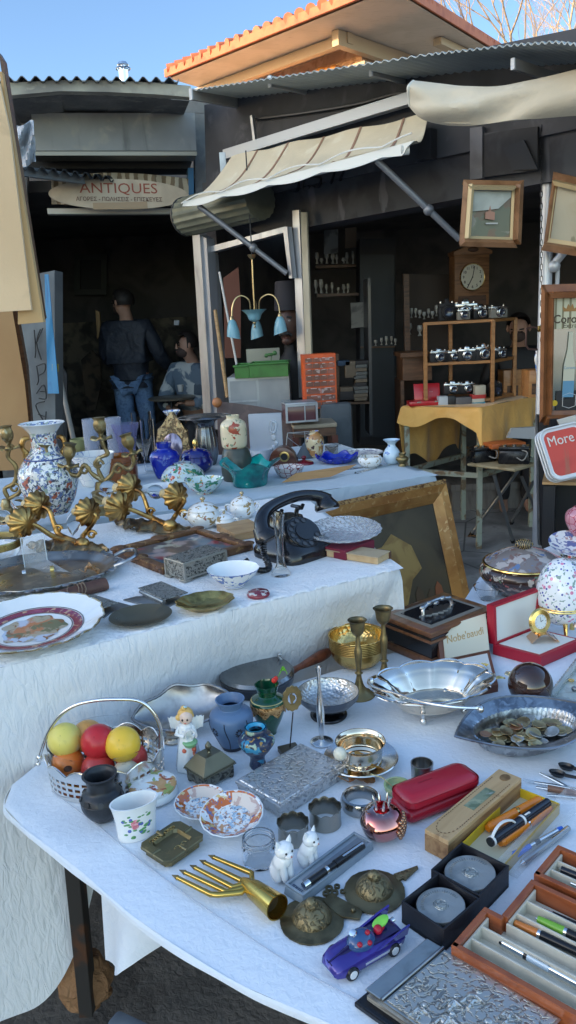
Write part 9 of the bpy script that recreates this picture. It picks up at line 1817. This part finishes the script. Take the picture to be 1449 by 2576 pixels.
for s in (-1,1): b=lathe([(0,0),(.014,0),(.012,.001),(0,.001)],12); b.transform(mm(.5+s*.33,.93,.0056)); P('lemon_print',b,M('lemon_print',(.6,.4,.02),.4),t,False)
b=tube([(-.03,.02,0),(0,.03,0),(.03,.02,0),(.03,-.03,0),(0,-.04,0),(-.03,-.03,0)],.0015,5,closed=True); b.transform(mm(.5,.9,.0056)); P('crest_print',b,M('white_print',(.6,.6,.58),.5),t,False)
slab('picture_sheet','printed sheet with red and black picture behind the trays at the right edge','print',((1400,1058),(1460,1048),(1470,1150),(1425,1160)),3.5,.008,M('red_black_print',(.4,.12,.09),.5,0,[('noise',9,.52,.58,(.03,.03,.03)),('noise',6,.58,.64,(.5,.48,.4),None,5)]))
slab('white_sheets','bundle of white printed papers below the mirror','papers',((1400,1056),(1462,1040),(1464,1062),(1408,1072)),3.45,.012,M('white_paper',(.55,.53,.48),.7))
chb=NB(); c_0=A(1362,322,3.9)
for i in range(36):
 a=A(1362,322+i*15.2,3.9)-c_0; tube([a+Vector((.006*math.cos(x)*(1 if i%2 else .3),.006*math.cos(x)*(.3 if i%2 else 1),.017*math.sin(x))) for x in [j*PI/4 for j in range(8)]],.0018,4,chb,closed=True)
o=TM('chain','dark hanging chain beside the canopy post','chain',chb,M('dark_chain',(.06,.06,.065),.4,.7),c_0); P('padlock',box(.018,.012,.03,A(1357,835,3.9)-c_0,bev=.003),brass,o)
TM('handbag_frame','thin brown metal ring frame hanging beside the mirror','frame',tube([A(u,v,3.95)-A(1345,900,3.95) for u,v in ((1324,826),(1340,823),(1358,826),(1358,875),(1350,880),(1330,878),(1323,868))],.005,6,closed=True),M('brown_metal',(.12,.07,.06),.4,.5),A(1345,900,3.95))
TM('parrot_ornament','small blue and white china bird beside the mirror','ornament',ball(.022,(0,0,.05),8,bm=ball(.014,(0,-.005,.085),8,bm=tube([(0,.01,.03),(.005,.02,-.03)],[.012,.004],6)),sc=(.8,.8,1.7)),china('parrot_china',[('noise',20,.52,.56,(.1,.25,.6)),('noise',26,.6,.64,(.6,.3,.1),None,5)]),A(1352,925,4.2))
TM('white_bulb','small white light bulb hanging below the lintel','bulb',lathe(smoothprof([(.012,.05),(.012,.035),(.022,.012),(.014,-.008)])+[(0,-.01)],14,bm=rod((0,0,.05),(0,0,.16),.003,n=5)),M('white_bulb_glass',(.7,.72,.75),.2),A(1116,475,4.6))
# ================================================================ PEOPLE
skn=M('skin',(.42,.24,.17),.5,sss=.05); hairm=M('dark_hair',(.018,.014,.013),.55,bump=[('noise',120,.003)]); jean=M('blue_denim',(.13,.23,.4),.8,0,[('noise',7,.42,.66,(.2,.32,.5)),('noise',40,.45,.65,(.1,.17,.3))])
def skinm(name,par,J,E,m,root,label=None):
 """J: name->(x,y,z,r); E: list of pairs"""
 ks=list(J); me=bpy.data.meshes.new(name); me.from_pydata([J[k][:3] for k in ks],[(ks.index(a),ks.index(b)) for a,b in E],[]); o=bpy.data.objects.new(name,me); C.objects.link(o); o.parent=par; me.materials.append(m)
 md=o.modifiers.new('skin','SKIN'); md.use_smooth_shade=True
 for i,k in enumerate(ks):
  r=J[k][3]; me.skin_vertices[0].data[i].radius=r if isinstance(r,tuple) else (r,r)
  me.skin_vertices[0].data[i].use_root=(k==root)
 s=o.modifiers.new('sub','SUBSURF'); s.levels=2; s.render_levels=2
 if label: o['label']=label
 return o
BE=[('pel','wai'),('wai','che'),('che','nkb'),('nkb','nek'),('nek','jaw'),('jaw','hed'),('hed','top')]
for s in 'LR': BE+=[('che','sh'+s),('sh'+s,'el'+s),('el'+s,'wr'+s),('wr'+s,'pa'+s),('pel','hi'+s),('hi'+s,'kn'+s),('kn'+s,'an'+s),('an'+s,'to'+s)]
def std():
 J=dict(pel=(0,0,.95,(.145,.115)),wai=(0,0,1.10,(.135,.105)),che=(0,.01,1.30,(.155,.12)),nkb=(0,.02,1.46,.065),nek=(0,.005,1.52,.056),jaw=(0,-.02,1.585,.068),hed=(0,-.005,1.65,.088),top=(0,0,1.715,.062))
 for s,g in (('L',1),('R',-1)): J.update({'sh'+s:(g*.18,.01,1.41,.062),'el'+s:(g*.25,.04,1.13,.045),'wr'+s:(g*.25,-.07,.90,.029),'pa'+s:(g*.25,-.11,.84,.034),'hi'+s:(g*.09,0,.90,.095),'kn'+s:(g*.10,-.03,.50,.06),'an'+s:(g*.10,.03,.09,.042),'to'+s:(g*.11,-.13,.035,.036)})
 return J
def grow(J,keys,f,d=0): return {k:(*J[k][:3],tuple(x*f+d for x in J[k][3]) if isinstance(J[k][3],tuple) else J[k][3]*f+d) for k in keys}
def person(lb,loc,rz,J,jack,jackm,trm_=None,hairline=0,face=True,beard=False):
 fd=J.pop('face',(0,-1,0)); t=T('person',lb,'person',loc,rz); skinm('body',t,J,BE,skn,'pel')
 up=['pel','wai','che','nkb']+[k+s for s in 'LR' for k in ('sh','el','wr')]
 jj=grow(J,up,1.1,.022); x,y,z,_=J['pel']; jj['hem']=(x,y,z-.005,(.16,.125)); jj['pel']=(x,y,z+.06,(.16,.125)); skinm('jacket',t,jj,[e for e in BE if e[0] in up and e[1] in up]+([('pel','hem')] if J['knL'][2]<.51 else []),jackm,'pel')
 tp=dict(J); tp['pel']=(*J['pel'][:3],(.112,.09)); tp['hiL']=(*J['hiL'][:3],.082); tp['hiR']=(*J['hiR'][:3],.082); lo=['pel']+[k+s for s in 'LR' for k in ('hi','kn','an')]; skinm('trousers',t,grow(tp,lo,1.06,.012),[e for e in BE if e[0] in lo and e[1] in lo],trm_ or jean,'pel')
 h=Vector(J['hed'][:3]); fw=(Vector(J['jaw'][:3])-Vector(J['nek'][:3]));
 f=Vector(fd).normalized(); sd_=f.cross(Vector((0,0,1))).normalized()
 hb=NB(); b=ball(.104,(0,0,0),14,sc=(.95,1.06,1.05)); bmesh.ops.delete(b,geom=[v for v in b.verts if (v.co.y<-.045 and v.co.z<.05) or v.co.z<-.05],context='VERTS'); b.transform(Matrix.Translation(h-f*.004+Vector((0,0,.015)))@Matrix(((-sd_.x,-f.x,0,0),(-sd_.y,-f.y,0,0),(0,0,1,0),(0,0,0,1)))); P('hair',b,hairm,t)
 for g in (-1,1):
  P('ear',ball(.026,h+sd_*g*.088+Vector((0,0,-.01))+f*-.005,8,sc=(.5,.7,1.2)),skn,t)
  if face: P('eye',ball(.011,h+f*.083+sd_*g*.034+Vector((0,0,.0)),8,sc=(1.2,1,.7)),M('dark_eye',(.03,.02,.018),.2),t); P('brow',tube([h+f*.088+sd_*g*.018+Vector((0,0,.02)),h+f*.08+sd_*g*.052+Vector((0,0,.022))],.006,6),hairm,t)
 if face:
  P('nose',lathe([(.017,0),(.012,.02),(.006,.04),(0,.05)],10,m=Matrix.Translation(h+f*.094+Vector((0,0,-.032))),ell=1),skn,t); P('mouth',ball(.02,h+f*.083+Vector((0,0,-.058)),8,sc=(1.2,.8,.3)),M('lips',(.3,.12,.1),.5),t)
 if beard: P('beard',ball(.062,Vector(J['jaw'][:3])+f*.018,10,sc=(1.05,.95,.85)),M('stubble',(.07,.045,.038),.7),t)
 for s,g in (('L',1),('R',-1)):
  pa,wr=Vector(J['pa'+s][:3]),Vector(J['wr'+s][:3]); d=(pa-wr).normalized(); sx_=d.cross(Vector((0,0,1))); sx_=sx_.normalized() if sx_.length>.1 else Vector((1,0,0)); dn=sx_.cross(d); dn=dn if dn.z<0 else -dn
  fb=NB()
  for i in range(4): o_=pa+sx_*(i-1.5)*.019+d*.02; L_=(.05,.058,.055,.042)[i]; tube([o_,o_+d*L_*.6+dn*.006,o_+d*L_*.95+dn*.028],[.0095,.0088,.007],7,fb)
  tube([wr+d*.03+sx_*g*.025,pa+sx_*g*.046+dn*.008,pa+d*.03+sx_*g*.05+dn*.02],[.012,.011,.008],7,fb); P('fingers',fb,skn,t)
 return t
yy=7.4; a=A(338,1010,yy); J=std(); J['face']=(.85,-.35,-.1); J['hed']=(.03,-.03,1.65,.088); J['jaw']=(.045,-.045,1.585,.068); J['nek']=(-.01,.01,1.52,.056)
J['elR']=(-.27,-.02,1.14,.045); J['wrR']=(-.30,-.2,1.02,.029); J['paR']=(-.30,-.26,1.0,.034); J['elL']=(.24,-.06,1.14,.045); J['wrL']=(.20,-.27,1.05,.029); J['paL']=(.18,-.33,1.05,.034)
zt_=A(318,724,yy).z; s_=1.0
t=person('man in a navy jacket and jeans standing with his back turned in the left shop',(a.x+.0,a.y,zt_-1.77),R(172),J,None,M('navy_jacket',(.022,.027,.04),.6,bump=[('noise',9,.03)]),face=True,beard=True); t.scale=(1.06,1.06,1)
yy=7.3; J=std(); dz=-.42
for k in ('pel','wai','che','nkb','nek','jaw','hed','top'): x,y,z,r=J[k]; J[k]=(x,y-.05*(z-.95),z+dz,r)
for s,g in (('L',1),('R',-1)):
 J['sh'+s]=(g*.19,-.02,1.41+dz,.064); J['hi'+s]=(g*.10,-.06,.90+dz,.095); J['kn'+s]=(g*.15,-.46,.52,.062); J['an'+s]=(g*.14,-.44,.09,.042); J['to'+s]=(g*.15,-.6,.035,.036)
J['elL']=(.28,-.12,1.14+dz,.048); J['wrL']=(.12,-.33,1.14+dz,.03); J['paL']=(.06,-.37,1.15+dz,.034); J['elR']=(-.27,-.14,1.12+dz,.048); J['wrR']=(-.10,-.36,1.10+dz,.03); J['paR']=(-.04,-.40,1.10+dz,.034); J['face']=(-.75,-.65,-.05)
J['hed']=(J['hed'][0]-.02,J['hed'][1]-.03,J['hed'][2],.088); J['jaw']=(-.035,J['jaw'][1]-.03,J['jaw'][2],.068)
a=A(474,830,yy); zoff=a.z-(1.775+dz)
chk=M('checked_jacket',(.07,.1,.14),.7,0,[('cell',7,.45,.5,(.5,.53,.53)),('noise',6,.5,.56,(.12,.17,.23))])
t=person('bearded man in a checked jacket sitting at the cafe table in the left shop',(a.x+.02,a.y,zoff),R(-20),J,None,chk,M('dark_trousers',(.02,.02,.024),.7),beard=True)
ch=T('cafe_chair','dark chair under the seated man','chair',(a.x+.02,a.y+.02,zoff),R(-20)); P('seat',box(.42,.42,.04,(0,0,.37),bev=.01),blackpaint,ch); P('backrest',box(.42,.03,.4,(0,.22,.5),bev=.01),blackpaint,ch)
for sx in (-1,1):
 for sy_ in (-1,1): P('leg',box(.03,.03,.37,(sx*.18,sy_*.18,0)),blackpaint,ch)
yy=6.1; a=A(1306,782,yy); J=std(); J['face']=(-.25,-.85,-.45); J['hed']=(-.01,-.05,1.64,.088); J['jaw']=(-.015,-.075,1.575,.068); J['top']=(-.005,-.03,1.71,.062); J['nek']=(0,-.02,1.52,.056)
for s,g in (('L',1),('R',-1)): J['el'+s]=(g*.27,-.05,1.14,.046); J['wr'+s]=(g*.12,-.28,1.08,.03); J['pa'+s]=(g*.07,-.32,1.07,.034)
s_=a.z/1.775
t=person('dark-haired man in a black jacket looking down behind the camera shelf',(a.x,a.y,0),R(-8),J,None,M('black_jacket',(.012,.012,.014),.6),M('dark_trousers',(0,0,0)),beard=True); t.scale=(s_*1.05,s_*1.05,s_)
